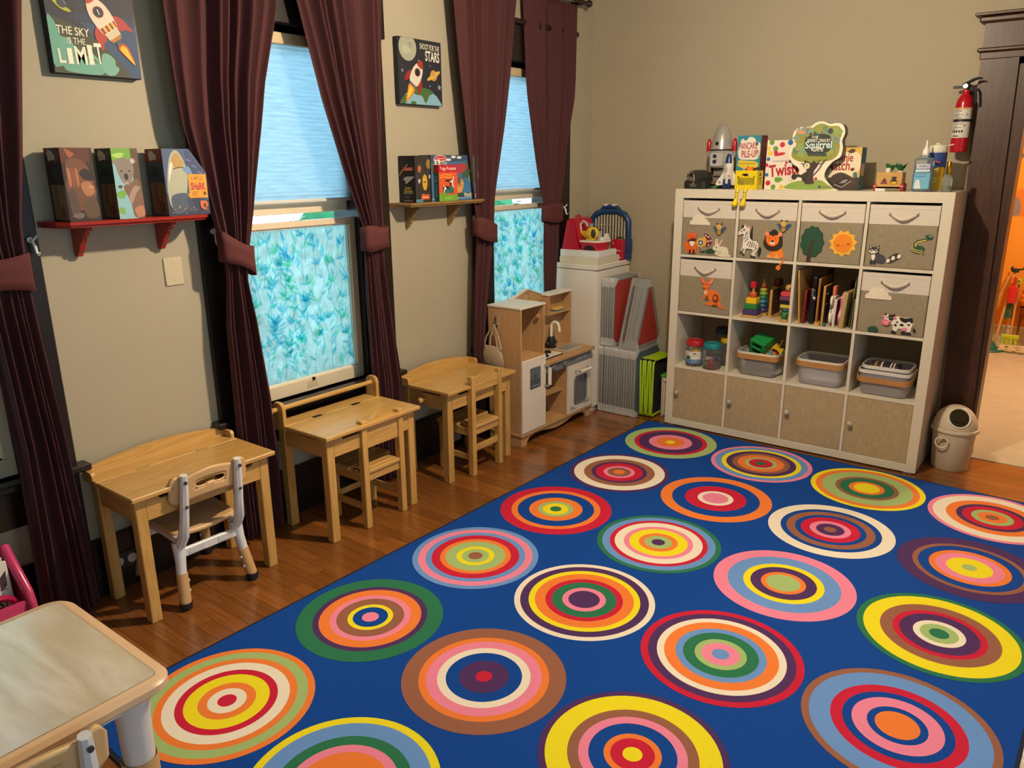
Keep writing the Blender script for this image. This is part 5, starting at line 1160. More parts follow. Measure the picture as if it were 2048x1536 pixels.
# row 2, cell 2: stacking toys
def peg_stack(label, loc, levels, base, square=True, pegtop=0.0):
    t = thing('stacking_toy', label, 'toy', loc)
    b = B(); b.box((-base[0]/2, -base[1]/2, 0), (base[0]/2, base[1]/2, .014), pineY, bev=.003); b.build('base', t); z = .014
    for (m, r, h, sq) in levels:
        b = B(); mm = mat(m, .4, var=.03)
        if sq: b.box((-r, -r, z), (r, r, z+h-.0006), mm, bev=.003)
        else: b.lathe([(r*.8, z), (r, z+h*.25), (r, z+h*.7), (r*.8, z+h-.0006), (0, z+h-.0006)], mm, seg=20); b.lathe([(0, z), (r*.8, z)], mm, seg=20)
        b.build('ring', t); z += h
    b = B(); b.cyl((0, 0, .014), (0, 0, z+pegtop), .0065, pineZ, seg=12); b.build('peg', t); return t
z0 = P_(1, 1, 0, 0)
peg_stack('square block stacking toy topped by a red cube', P_(1, 1, .095, .075), [('#4a3a6a', .043, .034, 1), ('#2f7d3e', .037, .032, 1), ('#efc01a', .031, .036, 1), ('#c4561e', .022, .034, 0)], (.10, .10), pegtop=.022)
b = B(); b.box((-.015, -.015, 0), (.015, .015, .036), mat('#c2202c', .4), bev=.003); single(b, 'toy_cube', 'red cube on top of the square stacking toy', 'block', P_(1, 1, .095, .075, .1735))
peg_stack('round ring stacking toy in rainbow colours behind the square one', P_(1, 1, .118, .185), [('#4a3c7a', .030, .026, 0), ('#33527f', .029, .026, 0), ('#3d6f8a', .028, .026, 0), ('#2f7a52', .026, .024, 0), ('#7fa53c', .024, .022, 0), ('#b8b03a', .021, .022, 0), ('#9a3a1c', .016, .022, 0)], (.085, .10), pegtop=.03)
peg_stack('stacking toy with a dark red dome at the back of the cube', P_(1, 1, .165, .305), [('#3f5a6a', .030, .05, 1), ('#2f6a44', .029, .05, 1), ('#d2b52a', .031, .045, 1), ('#6b2018', .026, .05, 0)], (.10, .08))
t = thing('wooden_frame_toy', 'upright wooden frame toy with painted board beside the stackers', 'toy', P_(1, 1, .185, .10))
b = B(); b.box((0, 0, 0), (.014, .018, .165), pineZ, bev=.003); b.build('post', t); b = B(); b.box((0, .17, 0), (.014, .188, .165), pineZ, bev=.003); b.build('post', t); b = B(); b.box((-.012, -.006, -.0005), (.026, .195, .010), pineY, bev=.003); b.build('base', t)
b = B(); b.box((.004, .018, .012), (.011, .17, .16), mat('#4a3020', .5)); bd = b.build('board', t)
a = Art((.011, .018, .012), (0, 1, 0), (0, 0, 1), .152, .148)
for k in range(16): a.blob(.15+.7*((k*7) % 16)/16, .1+.8*((k*5) % 16)/16, .05, .03, ['#c8a884', '#8a6a4a', '#2a1c1c', '#6a4a5a'][k % 4], k)
a.build('board_print', bd)
peg_stack('stacking tower with coral top and wooden ball head at the right of the cube', P_(1, 1, .284, .13), [('#35744a', .036, .030, 0), ('#3f6b7a', .033, .020, 0), ('#cfc24a', .034, .022, 1), ('#17151c', .034, .024, 1), ('#7a4272', .038, .024, 1), ('#d84a58', .035, .026, 1)], (.10, .12))
b = B(); b.ball((0, 0, .021), .021, pineZ); b.ball((.014, -.012, .02), .008, blk); single(b, 'wooden_ball', 'wooden ball head with dark eye on the coral stacking tower', 'ball', P_(1, 1, .284, .13, .160))
peg_stack('small green cylinder on a short wooden base at the front right of the cube', P_(1, 1, .302, .035), [('#2f6e3c', .018, .030, 0)], (.05, .05))
b = B(); b.box((-.02, -.004, 0), (.02, .004, .13), mat('#b5a468', .5), bev=.002); single(b, 'wooden_tile', 'pale yellow upright tile behind the coral stacking tower', 'block', P_(1, 1, .243, .235))
# row 2, cell 3: puzzles and toys standing like books
def board(label, dx, dy, w, h, th, m, lean=0.0, rz=0.0, face=None, nm='wooden_puzzle', cat='puzzle'):
    t = thing(nm, label, cat, P_(2, 1, dx, dy, th*abs(math.sin(lean)) if lean < 0 else 0), rot=(0, lean, rz))
    b = B(); b.rbox((0, 0, 0), (th, w, h), .006, m, axis=0); b.build('board', t)
    if face:
        a = Art((0, w, 0), (0, -1, 0), (0, 0, 1), w, h); face(a); 
        a2 = Art((th, 0, 0), (0, 1, 0), (0, 0, 1), w, h); face(a2); a.build('painted_side', t); a2.build('painted_side', t)
    return t
board('pale wooden board leaning on the left cube wall', .036, .02, .25, .30, .008, pineZ, lean=-.085+.0)
def red_tool(a): a.rect(.1, .05, .9, .42, '#8e1c22'); a.poly([(.1, .42), (.3, .46), (.3, .8), (.7, .8), (.7, .46), (.9, .42)], '#a81e28'); a.ell(.5, .25, .14, .14, '#d8c8c0'); [a.line([(.5, .25), (.5+.4*math.cos(k*PI/4+.3), .25+.3*math.sin(k*PI/4+.3))], .04, '#d8c8c0') for k in range(8)]
board('red and white spoked puzzle beside the leaning board', .052, .03, .16, .19, .012, mat('#7e1a22', .4), lean=.02, face=red_tool)
t = thing('black_instrument', 'tall black toy instrument with silver hardware standing in the puzzle cube', 'toy', P_(2, 1, .098, .09))
b = B(); b.rbox((-.014, -.05, .004), (.014, .05, .20), .012, mat('#17171a', .3), axis=0); b.build('body', t); b = B(); b.rbox((-.010, -.03, .20), (.010, .03, .27), .012, mat('#17171a', .3), axis=0); b.build('head', t); b = B(); b.tube([(-.0, -.055, .16), (-.0, -.06, .20)], .006, chrome); b.ball((.01, -.058, .15), .012, chrome); b.box((-.006, -.056, .19), (.006, -.05, .205), chrome); b.build('hardware', t); b = B(); b.box((-.012, -.03, 0), (.012, .03, .006), blk); b.build('foot', t)
board('orange-brown wooden board behind the pale one, left of the pig', .124, .035, .22, .262, .011, wood('#8a5a26', '#b57c3c', 2), lean=.0)
board('pale wooden latch board with brown side left of the cat-faced toy', .158, .02, .21, .225, .011, pineZ, lean=.0, face=lambda a: (a.rect(.04, .03, .96, .97, '#4a3524'), a.rect(.1, .78, .3, .81, '#d8d0c0'), a.rect(.1, .52, .3, .55, '#d8d0c0')))
t = thing('animal_guitar', 'cream toy with pink spots and coral neck standing in the puzzle cube', 'toy', P_(2, 1, .186, .045))
cr = mat('#e6dccb', .35, var=.02); pk2 = mat('#c85a5c', .4)
b = B(); b.prism(smooth_poly([(.0, .02), (.05, .0), (.10, .02), (.112, .06), (.104, .09), (.11, .13), (.085, .16), (.05, .163), (.015, .155), (.002, .12), (.010, .09), (-.004, .06)]), (.006, 0, .006), (0, 1, 0), (0, 0, 1), .022, cr); b.build('body', t)
for z in (.03, .128): b = B(); b.prism(smooth_poly([(-.022, z), (-.018, z+.028), (.004, z+.034), (.008, z-.012), (-.012, z-.014)]), (.012, 0, .006), (0, 1, 0), (0, 0, 1), .012, cr); b.build('ear', t)
for (y, z, r) in ((.07, .125, .013), (.06, .045, .013)): b = B(); b.cyl((.026, y, z+.006), (.0295, y, z+.006), r, pk2); b.cyl((.0065, y, z+.006), (.003, y, z+.006), r, pk2); b.build('spot', t)
a = Art((.006, .11, .0), (0, -1, 0), (0, 0, 1), .11, .17)
a.ell(.86, .24, .10, .14, '#c85a5c'); a.ell(.82, .82, .10, .12, '#c85a5c'); [a.ell(x, y, .035, .035, BK) for x, y in ((.55, .46), (.5, .53), (.62, .53), (.55, .62))]; a.build('face_print', t)
# front edge markings seen from the room
b = B(); 
for (z, r) in ((.142, .014), (.052, .014)): b.ball((.017, -.002, z), r, pk2, sc=(.7, .25, 1.2))
for (x, z) in ((.012, .118), (.018, .10), (.012, .100), (.016, .082)): b.ball((x, -.004, z), .0035, blk, seg=8)
b.build('marking', t)
b = B(); b.box((.006, .03, .168), (.024, .08, .222), mat('#e2735c', .35), bev=.004); b.build('neck', t); b = B(); b.box((.008, .02, 0), (.026, .07, .008), mat('#e2735c', .35)); b.build('foot', t)
board('white-edged tray with magenta inside right of the cream toy', .216, .03, .20, .155, .012, mat('#dccfc4', .4), lean=.03, face=lambda a: a.rect(.05, .06, .95, .94, '#8a3a58'), nm='toy_tray', cat='tray')
b = B(); b.prism(smooth_poly([(.0, .05), (.02, .10), (.01, .16), (.06, .19), (.12, .17), (.14, .08), (.1, .02), (.04, .005)]), (0, 0, 0), (0, 1, 0), (0, 0, 1), .016, mat('#d98aa0', .4)); single(b, 'pink_toy', 'flat pink toy shape leaning beside the tray', 'toy', P_(2, 1, .236, .05), rot=(0, .05, 0))
board('pale wooden box puzzle at the front right of the cube', .256, .012, .23, .20, .022, wood('#a58a54', '#c4a874', 2), lean=.07)
board('tall thin wooden board behind the box puzzle', .285, .10, .22, .275, .006, pineZ, lean=.06)
board('dark green board leaning at the right of the cube', .296, .06, .24, .285, .008, mat('#1d3a30', .4), lean=.065)
board('purple board at the back of the puzzle cube', .232, .24, .12, .23, .008, mat('#4a2c66', .4), lean=.03)
board('brown board at the back left of the puzzle cube', .106, .24, .12, .285, .010, mat('#4a2e1e', .5), lean=.0)
board('olive framed picture board at the far right of the cube', .314, .03, .2, .165, .006, mat('#7a6a3a', .4), lean=.05)
b = B(); b.rbox((0, 0, 0), (.03, .05, .018), .006, mat('#c99a54', .4)); single(b, 'wooden_wedge', 'tan wooden wedge on the shelf between the boards', 'block', P_(2, 1, .122, .015))
b = B(); b.rbox((0, 0, 0), (.012, .03, .018), .004, mat('#41707a', .4)); single(b, 'teal_block', 'teal block beside the foot of the pale latch board', 'block', P_(2, 1, .172, .012))
# row 3, cell 1: lidded clear jars
clear = clearmat((.97, .98, .98), .05, .06)
def jar(label, dx, dy, lid, R=.055, H=.135):
    t = thing('lidded_jar', label, 'jar', P_(0, 2, dx, dy), group='clear jars with coloured lids')
    b = B(); b.lathe([(0, .001), (R*.86, .001), (R*.97, .008), (R, .02), (R, H*.8), (R*.94, H*.9), (R*.84, H*.95), (R*.84, H)], clear, seg=32); b.build('jar_body', t)
    m = mat(lid, .32, var=.03)
    b = B(); b.lathe([(R*.86, H-.006), (R*.98, H-.004), (R*1.0, H+.006), (R*.98, H+.018), (R*.90, H+.028), (R*.80, H+.029), (R*.78, H+.026), (0, H+.026)], m, seg=40); b.build('lid', t)
    return t
j1 = jar('clear jar with red lid and a blue fish label', .098, .075, '#b81f2c')
a = None
b = B(); b.keep = True; R = .0556; mW, mB2 = mat('#e2ddd2', .5), mat('#5f84b8', .5)
def lab_strip(z0, z1, m, r, a0=-2.75, a1=-.35, n=24):
    for k in range(n):
        t0, t1 = a0+(a1-a0)*k/n, a0+(a1-a0)*(k+1)/n
        b.face([(r*math.cos(t0), r*math.sin(t0), z0), (r*math.cos(t1), r*math.sin(t1), z0), (r*math.cos(t1), r*math.sin(t1), z1), (r*math.cos(t0), r*math.sin(t0), z1)], m)
lab_strip(.048, .098, mW, R); lab_strip(.022, .048, mB2, R); lab_strip(.028, .045, mat('#f0ece2', .5), R+.0004, -1.30, -1.0, 4); lab_strip(.030, .043, mat('#3a3230', .5), R+.0008, -1.26, -1.04, 4)
lab_strip(.048, .070, mat('#4a7a34', .5), R+.0004, -2.2, -1.72, 8); lab_strip(.052, .064, mat('#3a6a2c', .5), R+.0008, -2.1, -1.6, 8); lab_strip(.082, .088, mat('#4a3a28', .5), R+.0004, -1.35, -.95, 6); lab_strip(.072, .075, mat('#8a8478', .5), R+.0004, -1.5, -.8, 6); lab_strip(.085, .088, mat('#a0988a', .5), R+.0004, -2.1, -1.7, 6)
b.build('label', j1)
jar('clear jar with teal lid full of bright toy animals', .222, .055, '#1f8088')
jar('clear jar with dark blue lid at the back of the cube', .20, .30, '#22466a', R=.062, H=.185)
jar('clear jar with yellow lid behind the teal-lidded jar', .268, .20, '#d8b420', R=.05, H=.15)
def critter(label, dx, dy, dz, m, kind, rot=(0, 0, 0), s=1.0, nm='toy_animal'):
    t = thing(nm, label, 'toy', P_(0, 2, dx, dy, dz), rot=rot, group='toy animals in the jars'); mm = mat(m, .35, var=.05)
    b = B()
    if kind == 'fish': b.ball((0, 0, .016*s), .018*s, mm, sc=(1.5, .8, .85)); b.build('body', t); b = B(); b.prism([(.02*s, .016*s), (.042*s, .034*s), (.038*s, .016*s), (.042*s, -.0*s)], (0, .003, 0), (1, 0, 0), (0, 0, 1), .006*s, mm); b.build('tail', t)
    elif kind == 'octopus':
        b.ball((0, 0, .034*s), .018*s, mm, sc=(1, 1, 1.2)); b.build('head', t)
        for k in range(6): b = B(); an = k*PI/3; b.tube([(.008*math.cos(an), .008*math.sin(an), .022*s), (.02*s*math.cos(an), .02*s*math.sin(an), .008*s), (.03*s*math.cos(an), .03*s*math.sin(an), .005*s)], [.006*s, .005*s, .003*s], mm, seg=6); b.build('arm', t)
    elif kind == 'star':
        P = [( .036*s*(1 if k % 2 == 0 else .5)*math.cos(k*PI/5), .036*s*(1 if k % 2 == 0 else .5)*math.sin(k*PI/5)) for k in range(10)]
        b.prism(P, (0, 0, .002), (1, 0, 0), (0, 1, 0), .014*s, mm); b.build('body', t); b = B(); b.ball((0, 0, .016*s), .014*s, mm, sc=(1, 1, .6)); b.build('dome', t)
    return t
critter('yellow toy fish lying at the top of the red-lidded jar', .103, .06, .082, '#d9a01a', 'fish', s=.95)
critter('dark green toy animal behind the yellow fish in the red-lidded jar', .080, .098, .060, '#3c5a2c', 'fish', s=.9)
critter('navy toy animal in the bottom of the red-lidded jar', .10, .08, .004, '#28304e', 'octopus', s=.9)
critter('orange starfish toy at the bottom of the teal-lidded jar', .226, .042, .004, '#e8641c', 'star', rot=(.5, 0, .3), s=.9)
critter('red squid toy inside the teal-lidded jar', .205, .055, .062, '#b02438', 'octopus', rot=(0, 2.6, 0), s=.85)
critter('purple toy animal inside the teal-lidded jar', .243, .068, .045, '#3c2a66', 'octopus', s=.8)
critter('small yellow-eyed toy low in the teal-lidded jar', .187, .048, .022, '#d8c030', 'fish', rot=(0, 0, .8), s=.55)
critter('green toy animal high inside the teal-lidded jar', .248, .055, .085, '#2f5c34', 'fish', s=.7)
# row 3: baskets
frost = clearmat((.80, .79, .80), .34, .35, 'frosted_plastic'); frost2 = clearmat((.72, .70, .72), .52, .4, 'frosted_grey')
bam = wood('#a8743c', '#c8935a', 0, rough=.4)
def rounded(w, d, r, n=6):
    out = []
    for (sx, sy, a0) in ((1, 1, 0), (-1, 1, PI/2), (-1, -1, PI), (1, -1, 3*PI/2)):
        for k in range(n+1): an = a0+k*PI/2/n; out.append((sx*(w/2-r)+r*math.cos(an), sy*(d/2-r)+r*math.sin(an)))
    return out
def basket(label, k, dx, dy, dz, w, d, h, m, handle_tilt=0.0, handle_z=None, handle=True):
    t = thing('storage_basket', label, 'basket', P_(k, 2, dx, dy, dz), group='frosted baskets in the cube shelf')
    b = B(); rows = []
    for (f, z) in ((.80, .0), (.86, .002), (.90, .012), (1.0, h)): rows.append([b.bm.verts.new((x*f, y*f, z)) for x, y in rounded(w, d, .04)])
    mi = b.mi(m)
    for r0, r1 in zip(rows, rows[1:]):
        n = len(r0)
        for q in range(n): f = b.bm.faces.new((r0[q], r0[(q+1) % n], r1[(q+1) % n], r1[q])); f.smooth = True; f.material_index = mi
    b.bm.faces.new(list(reversed(rows[0]))); b.build('tub', t, sharp=60)
    b = B(); rim = [(x*1.005, y*1.005) for x, y in rounded(w, d, .04)]; n = len(rim)
    prof = [(1.0, h-.018), (1.022, h-.018), (1.022, h), (.985, h), (.985, h-.018)]; rows = [[b.bm.verts.new((x*f, y*f, z)) for x, y in rim] for f, z in prof]; mi = b.mi(mat('#dcd6cc', .4, var=.02))
    for r0, r1 in zip(rows, rows[1:]):
        for q in range(n): f = b.bm.faces.new((r0[q], r0[(q+1) % n], r1[(q+1) % n], r1[q])); f.smooth = True; f.material_index = mi
    b.build('rim', t, sharp=50)
    if handle:
        # bamboo bail folded down around the front and sides
        pts = [p for p in rounded(w*1.07, d*1.05, .045)]; front = [p for p in pts if p[1] < .02]
        left = sorted([p for p in pts if p[1] < d*.05], key=lambda p: math.atan2(p[1], p[0]))
        path = [(-w*.535, .02)]+[p for p in rounded(w*1.07, d*1.07, .045)[14:28]]+[(w*.535, .02)]
        hz = handle_z or (h-.026); b = B(); rows = []
        for (x, y) in path:
            z = hz-handle_tilt*max(0, (.02-y))/(d/2); k2 = 1-.028; rows.append([b.bm.verts.new(v) for v in ((x, y, z-.015), (x, y, z+.015), (x*k2, y*k2, z+.015), (x*k2, y*k2, z-.015))])
        mi = b.mi(bam)
        for r0, r1 in zip(rows, rows[1:]):
            for q in range(4): f = b.bm.faces.new((r0[q], r1[q], r1[(q+1) % 4], r0[(q+1) % 4])); f.smooth = True; f.material_index = mi
        b.bm.faces.new(rows[0]); b.bm.faces.new(rows[-1]); b.build('handle', t, sharp=40)
    return t
basket('frosted basket overflowing with toy vehicles and blocks', 1, .160, .125, 0, .245, .21, .145, frost)
basket('empty frosted grey basket with tan handle', 2, .172, .135, 0, .255, .23, .150, frost2)
basket('outer frosted basket with lowered handle at the right', 3, .165, .125, 0, .262, .225, .140, frost2, handle_tilt=.025, handle_z=.118)
basket('inner frosted basket nested on top in the right cube', 3, .168, .127, .022, .242, .205, .142, frost2, handle=False)
# toys in the first basket
t = thing('green_toy_cab', 'green toy truck body with window slots tipped up in the basket', 'toy', P_(1, 2, .150, .10, .118), rot=(.35, .25, -.25)); gm = mat('#1d8a44', .3, var=.05)
b = B()
for (x0, x1, z0, z1) in ((-.05, .05, 0, .022), (-.05, .05, .052, .064), (-.05, .05, .094, .11), (-.05, -.034, .022, .094), (.034, .05, .022, .094)): b.box((x0, -.03, z0), (x1, .0, z1), gm, bev=.002)
b.build('front', t)
b = B(); b.box((-.05, .0, 0), (-.044, .075, .105), gm); b.box((.044, .0, 0), (.05, .075, .105), gm); b.box((-.05, .0, .10), (.05, .075, .11), gm); b.box((-.05, .07, 0), (.05, .076, .11), gm); b.build('shell', t)
b = B(); b.box((-.04, -.004, .004), (.04, .06, .10), mat('#14201a', .7)); b.build('interior', t)
orange_t, yel_t = mat('#d8741e', .35, var=.05), mat('#e0b81e', .35, var=.05)
t = thing('orange_toy_wheel', 'orange toy wheel piece leaning beside the green cab', 'toy', P_(1, 2, .222, .12, .148), rot=(1.2, .3, .5))
b = B(); b.lathe([(.012, -.012), (.030, -.012), (.034, -.004), (.034, .004), (.030, .012), (.012, .012), (.012, -.012)], orange_t, seg=24); b.build('tyre', t); b = B(); b.lathe([(0, -.008), (.012, -.008), (.012, .008), (0, .008)], mat('#6b6f80', .4), seg=16); b.build('hub', t)
t = thing('yellow_toy_crane', 'yellow toy digger part sticking out at the right of the basket', 'toy', P_(1, 2, .252, .11, .155), rot=(0, .55, 0))
b = B(); b.prism([(-.03, 0), (-.028, .034), (.0, .024), (.030, .03), (.032, 0), (.0, .008)], (0, .015, 0), (1, 0, 0), (0, 0, 1), .03, yel_t); b.build('bucket', t); b = B(); b.cyl((.0, .0, .02), (-.01, .0, .075), .004, mat('#8a7a22', .4)); b.build('rod', t)
t = thing('yellow_toy_car', 'small yellow and orange toy car at the front of the basket', 'toy', P_(1, 2, .195, .06, .112), rot=(.2, .3, .4))
b = B(); b.box((-.03, -.012, .006), (.024, .012, .024), yel_t, bev=.005, seg=2); b.build('body', t); b = B(); b.box((.0, -.010, .022), (.03, .012, .036), orange_t, bev=.004); b.build('cabin', t)
for x in (-.018, .014): b = B(); b.cyl((x, -.014, .006), (x, -.009, .006), .008, blk, seg=12); b.build('wheel', t)
b = B(); b.box((-.016, -.012, 0), (.016, .012, .02), mat('#4d8aa8', .35), bev=.004); b.cyl((0, 0, .02), (0, 0, .028), .006, mat('#4d8aa8', .35), seg=10); single(b, 'blue_toy_piece', 'light blue toy piece beside the small yellow car', 'toy', P_(1, 2, .222, .07, .128))
b = B(); b.box((-.085, -.07, 0), (.075, .07, .07), mat('#241d22', .7), bev=.02, seg=2); single(b, 'dark_toy_crate', 'dark toy truck bed filling the basket under the green cab', 'toy', P_(1, 2, .158, .135, .045))
cream_t = mat('#cdb86c', .5, var=.04)
t = thing('cream_block', 'cream arch-shaped block low in the frosted basket', 'block', P_(1, 2, .208, .050, .034))
b = B(); b.prism([(.045*math.cos(PI*k/10), .05*math.sin(PI*k/10)) for k in range(11)]+[(-.02*math.cos(PI*k/8), .022*math.sin(PI*k/8)) for k in range(9)], (0, .02, 0), (1, 0, 0), (0, 0, 1), .022, cream_t); b.build('arch', t)
b = B(); b.box((-.045, 0, 0), (.035, .02, .024), cream_t, bev=.002); single(b, 'cream_block', 'flat cream block lying at the bottom of the frosted basket', 'block', P_(1, 2, .202, .042, .0035))
b = B(); b.prism([(-.04, 0), (.04, 0), (.02, .045), (0, .06), (-.02, .045)], (0, .018, 0), (1, 0, 0), (0, 0, 1), .018, mat('#b8a888', .5)); single(b, 'pale_block', 'pale house-shaped block low at the left of the frosted basket', 'block', P_(1, 2, .098, .050, .0035))
# striped folders in the inner basket
for k, (h, w_) in enumerate((('#2a2030', .018), ('#8a7030', .012), ('#3a2026', .020), ('#e2dcd2', .008), ('#1e2430', .026), ('#251c26', .014), ('#e2dcd2', .006), ('#4a2230', .010), ('#e2dcd2', .006), ('#202430', .020))):
    x0 = sum(v for v in (.018, .012, .020, .008, .026, .014, .006, .010, .006, .020)[:k])
    b = B(); P = [(0, 0), (.10, 0)]+[(.05+.05*math.cos(PI*q/10), .085+.035*math.sin(PI*q/10)) for q in range(11)]
    b.prism(P, (0, 0, 0), (0, 1, 0), (0, 0, 1), w_-.0006, mat(h, .6)); single(b, 'sorted_card', ['dark violet', 'ochre', 'maroon', 'white', 'slate', 'black violet', 'narrow white', 'wine red', 'narrow white', 'navy'][k]+[' rounded card', ' rounded card', ' rounded card', ' rounded card', ' rounded card', ' rounded card', ' rounded card left of the wine red one', ' rounded card', ' rounded card right of the wine red one', ' rounded card'][k]+' in the nested basket', 'card', P_(3, 2, .082+x0, .075, .05), group='rounded cards in the nested basket')
# ================================================================ toys and boxes on top of the cube shelf
TZ2 = 1.4903
def top(x, y): return (x, y, TZ2)
t = thing('lantern_torch', 'black toy lantern with silver lens at the left end of the shelf top', 'torch', top(.955, -.335), rz=0)
b = B(); b.rbox((-.065, -.055, 0), (.075, .05, .048), .02, mat('#26241f', .4), bev=.006); b.build('base', t)
b = B(); b.lathe([(0, .075), (.030, .07), (.046, .03), (.048, -.02), (.046, -.055), (.040, -.058)], mat('#2c2924', .35), origin=(.012, -.0, .062), axis=(.55, .8, .05), seg=24); b.build('housing', t)
b = B(); b.lathe([(.044, -.058), (.042, -.064), (.036, -.060), (.020, -.030), (.008, -.022), (0, -.022)], mat('#dfe0de', .12, metal=1.0, var=0), origin=(.012, -.0, .062), axis=(.55, .8, .05), seg=28); b.build('reflector', t)
b = B(); b.box((-.02, -.0565, .012), (.02, -.0548, .03), mat('#57534c', .4)); b.build('label_plate', t)
silv = mat('#b3aea8', .22, metal=.35, var=.03); redr = mat('#b51a24', .22, var=.03)
t = thing('toy_rocket', 'tall silver toy rocket with red side pods and open hatch', 'toy', top(1.050, -.225))
b = B(); prof = [(0, .372), (.018, .366), (.034, .345), (.050, .305), (.061, .262), (.066, .226)]
b.lathe(prof, silv, seg=36); b.build('nose_cone', t)
b = B(); b.lathe([(.067, .224), (.067, .217)], blk, seg=36); b.build('seam', t)
b = B(); bm2 = bmesh.new()
rows = []; seg = 40
for (r, z) in ((.066, .217), (.069, .17), (.068, .12), (.062, .07), (.050, .035), (.046, .03)): rows.append([bm2.verts.new((r*math.cos(2*PI*k/seg), r*math.sin(2*PI*k/seg), z)) for k in range(seg)])
for q, (r0, r1) in enumerate(zip(rows, rows[1:])):
    for k in range(seg):
        an = (2*PI*(k+.5)/seg); 
        if q in (2, 3) and abs(an-1.5*PI) < .62: continue
        f = bm2.faces.new((r0[k], r0[(k+1) % seg], r1[(k+1) % seg], r1[k])); f.smooth = True
b.take(bm2, silv); b.build('hull', t, solid=.003)
b = B(); b.rbox((-.038, -.0700, .130), (.040, -.060, .205), .010, mat('#c2beb8', .25, metal=.2), axis=1); b.build('hatch', t)
b = B(); b.box((-.03, -.03, .04), (.03, -.026, .12), mat('#7e776e', .5)); b.box((-.035, -.045, .072), (.035, -.02, .076), mat('#57524c', .5)); b.build('cabin', t)
for z in (.186, .155): b = B(); b.lathe([(0, .004), (.010, .003), (.012, 0), (.012, -.004)], mat('#232a52', .2), origin=(-.012, -.0705, z), axis=(0, -1, 0), seg=18); b.build('porthole', t)
b = B(); b.lathe([(0, .004), (.009, .003), (.011, 0), (.011, -.004)], mat('#18161a', .2), origin=(-.006, -.061, .258), axis=(0, -1, .25), seg=18); b.build('porthole', t)
for s in (-1, 1):
    b = B(); b.lathe([(0, .075), (.008, .068), (.013, .05), (.015, .02), (.015, 0), (0, 0)], redr, origin=(s*.080, 0, .215), seg=18); pod = b.build('side_pod', t)
    b = B(); b.lathe([(.013, 0), (.013, -.025), (.009, -.035), (0, -.035)], mat('#8d8a86', .35), origin=(s*.080, 0, .215), seg=16); b.box((min(s*.06, s*.08), -.006, .19), (max(s*.06, s*.08), .006, .214), silv); b.build('pod_mount', pod)
    b = B(); b.prism([(s*.058, .14), (s*.066, .12), (s*.105, .065), (s*.11, .03), (s*.095, .02), (s*.05, .06)], (0, .006, 0), (1, 0, 0), (0, 0, 1), .012, redr); b.build('fin', t)
b = B(); b.lathe([(0, 0), (.058, 0), (.060, .006), (.052, .024), (.046, .03), (0, .03)], mat('#3f6a3c', .5), seg=24); b.build('stand', t)
b = B(); b.lathe([(.07, .026), (.074, .030), (.07, .034), (0, .034)], mat('#8a6848', .5), seg=28); b.build('stand_plate', t)
t = thing('toy_shuttle', 'white toy space shuttle with dark blue windows standing upright', 'toy', top(1.148, -.335), rz=.05)
sw = mat('#ddd6cc', .3, var=.02); nb = mat('#1d2f66', .3)
b = B(); b.lathe([(0, .205), (.010, .200), (.019, .182), (.0245, .150), (.0255, .12), (.0255, .035), (.022, .03), (0, .03)], sw, seg=28); b.build('fuselage', t)
b = B(); b.lathe([(.0105, .1995), (.0195, .182), (.0252, .150), (.0256, .146)], nb, seg=28, sx=.92, sy=1.0, origin=(0, -.0014, 0)); b.build('cockpit_window', t)
for s in (-1, 1):
    b = B(); b.prism([(s*.02, .115), (s*.038, .085), (s*.072, .036), (s*.074, .026), (s*.066, .020), (s*.02, .024)], (0, .004, 0), (1, 0, 0), (0, 0, 1), .008, sw); wg = b.build('wing', t)
    a = Art((s*.05-.008, -.0040, .03), (1, 0, 0), (0, 0, 1), .016, .016); a.ell(.5, .5, .42, .42, '#2a2432'); a.ell(.5, .5, .24, .24, '#c8b0b0'); a.build('roundel', wg)
    b = B(); b.lathe([(0, .062), (.008, .055), (.0095, .03), (.0095, .004), (.006, 0), (0, 0)], nb, origin=(s*.014-.002, -.018, 0), seg=14); b.build('booster', t)
b = B(); b.lathe([(0, .0), (.018, 0), (.02, .01), (.014, .03), (0, .03)], mat('#2a2a38', .4), seg=18); b.build('engine', t)
a = Art((-.012, -.0262, .04), (1, 0, 0), (0, 0, 1), .03, .11); a.text('States', .22, .62, .28, '#1c2a5e', rot=PI/2); a.rect(.55, .30, .95, .34, '#a02430'); a.rect(.6, .18, .85, .20, '#a02430'); a.line([(.85, .52), (.9, .72)], .03, '#4a4a58'); a.build('marking', t)
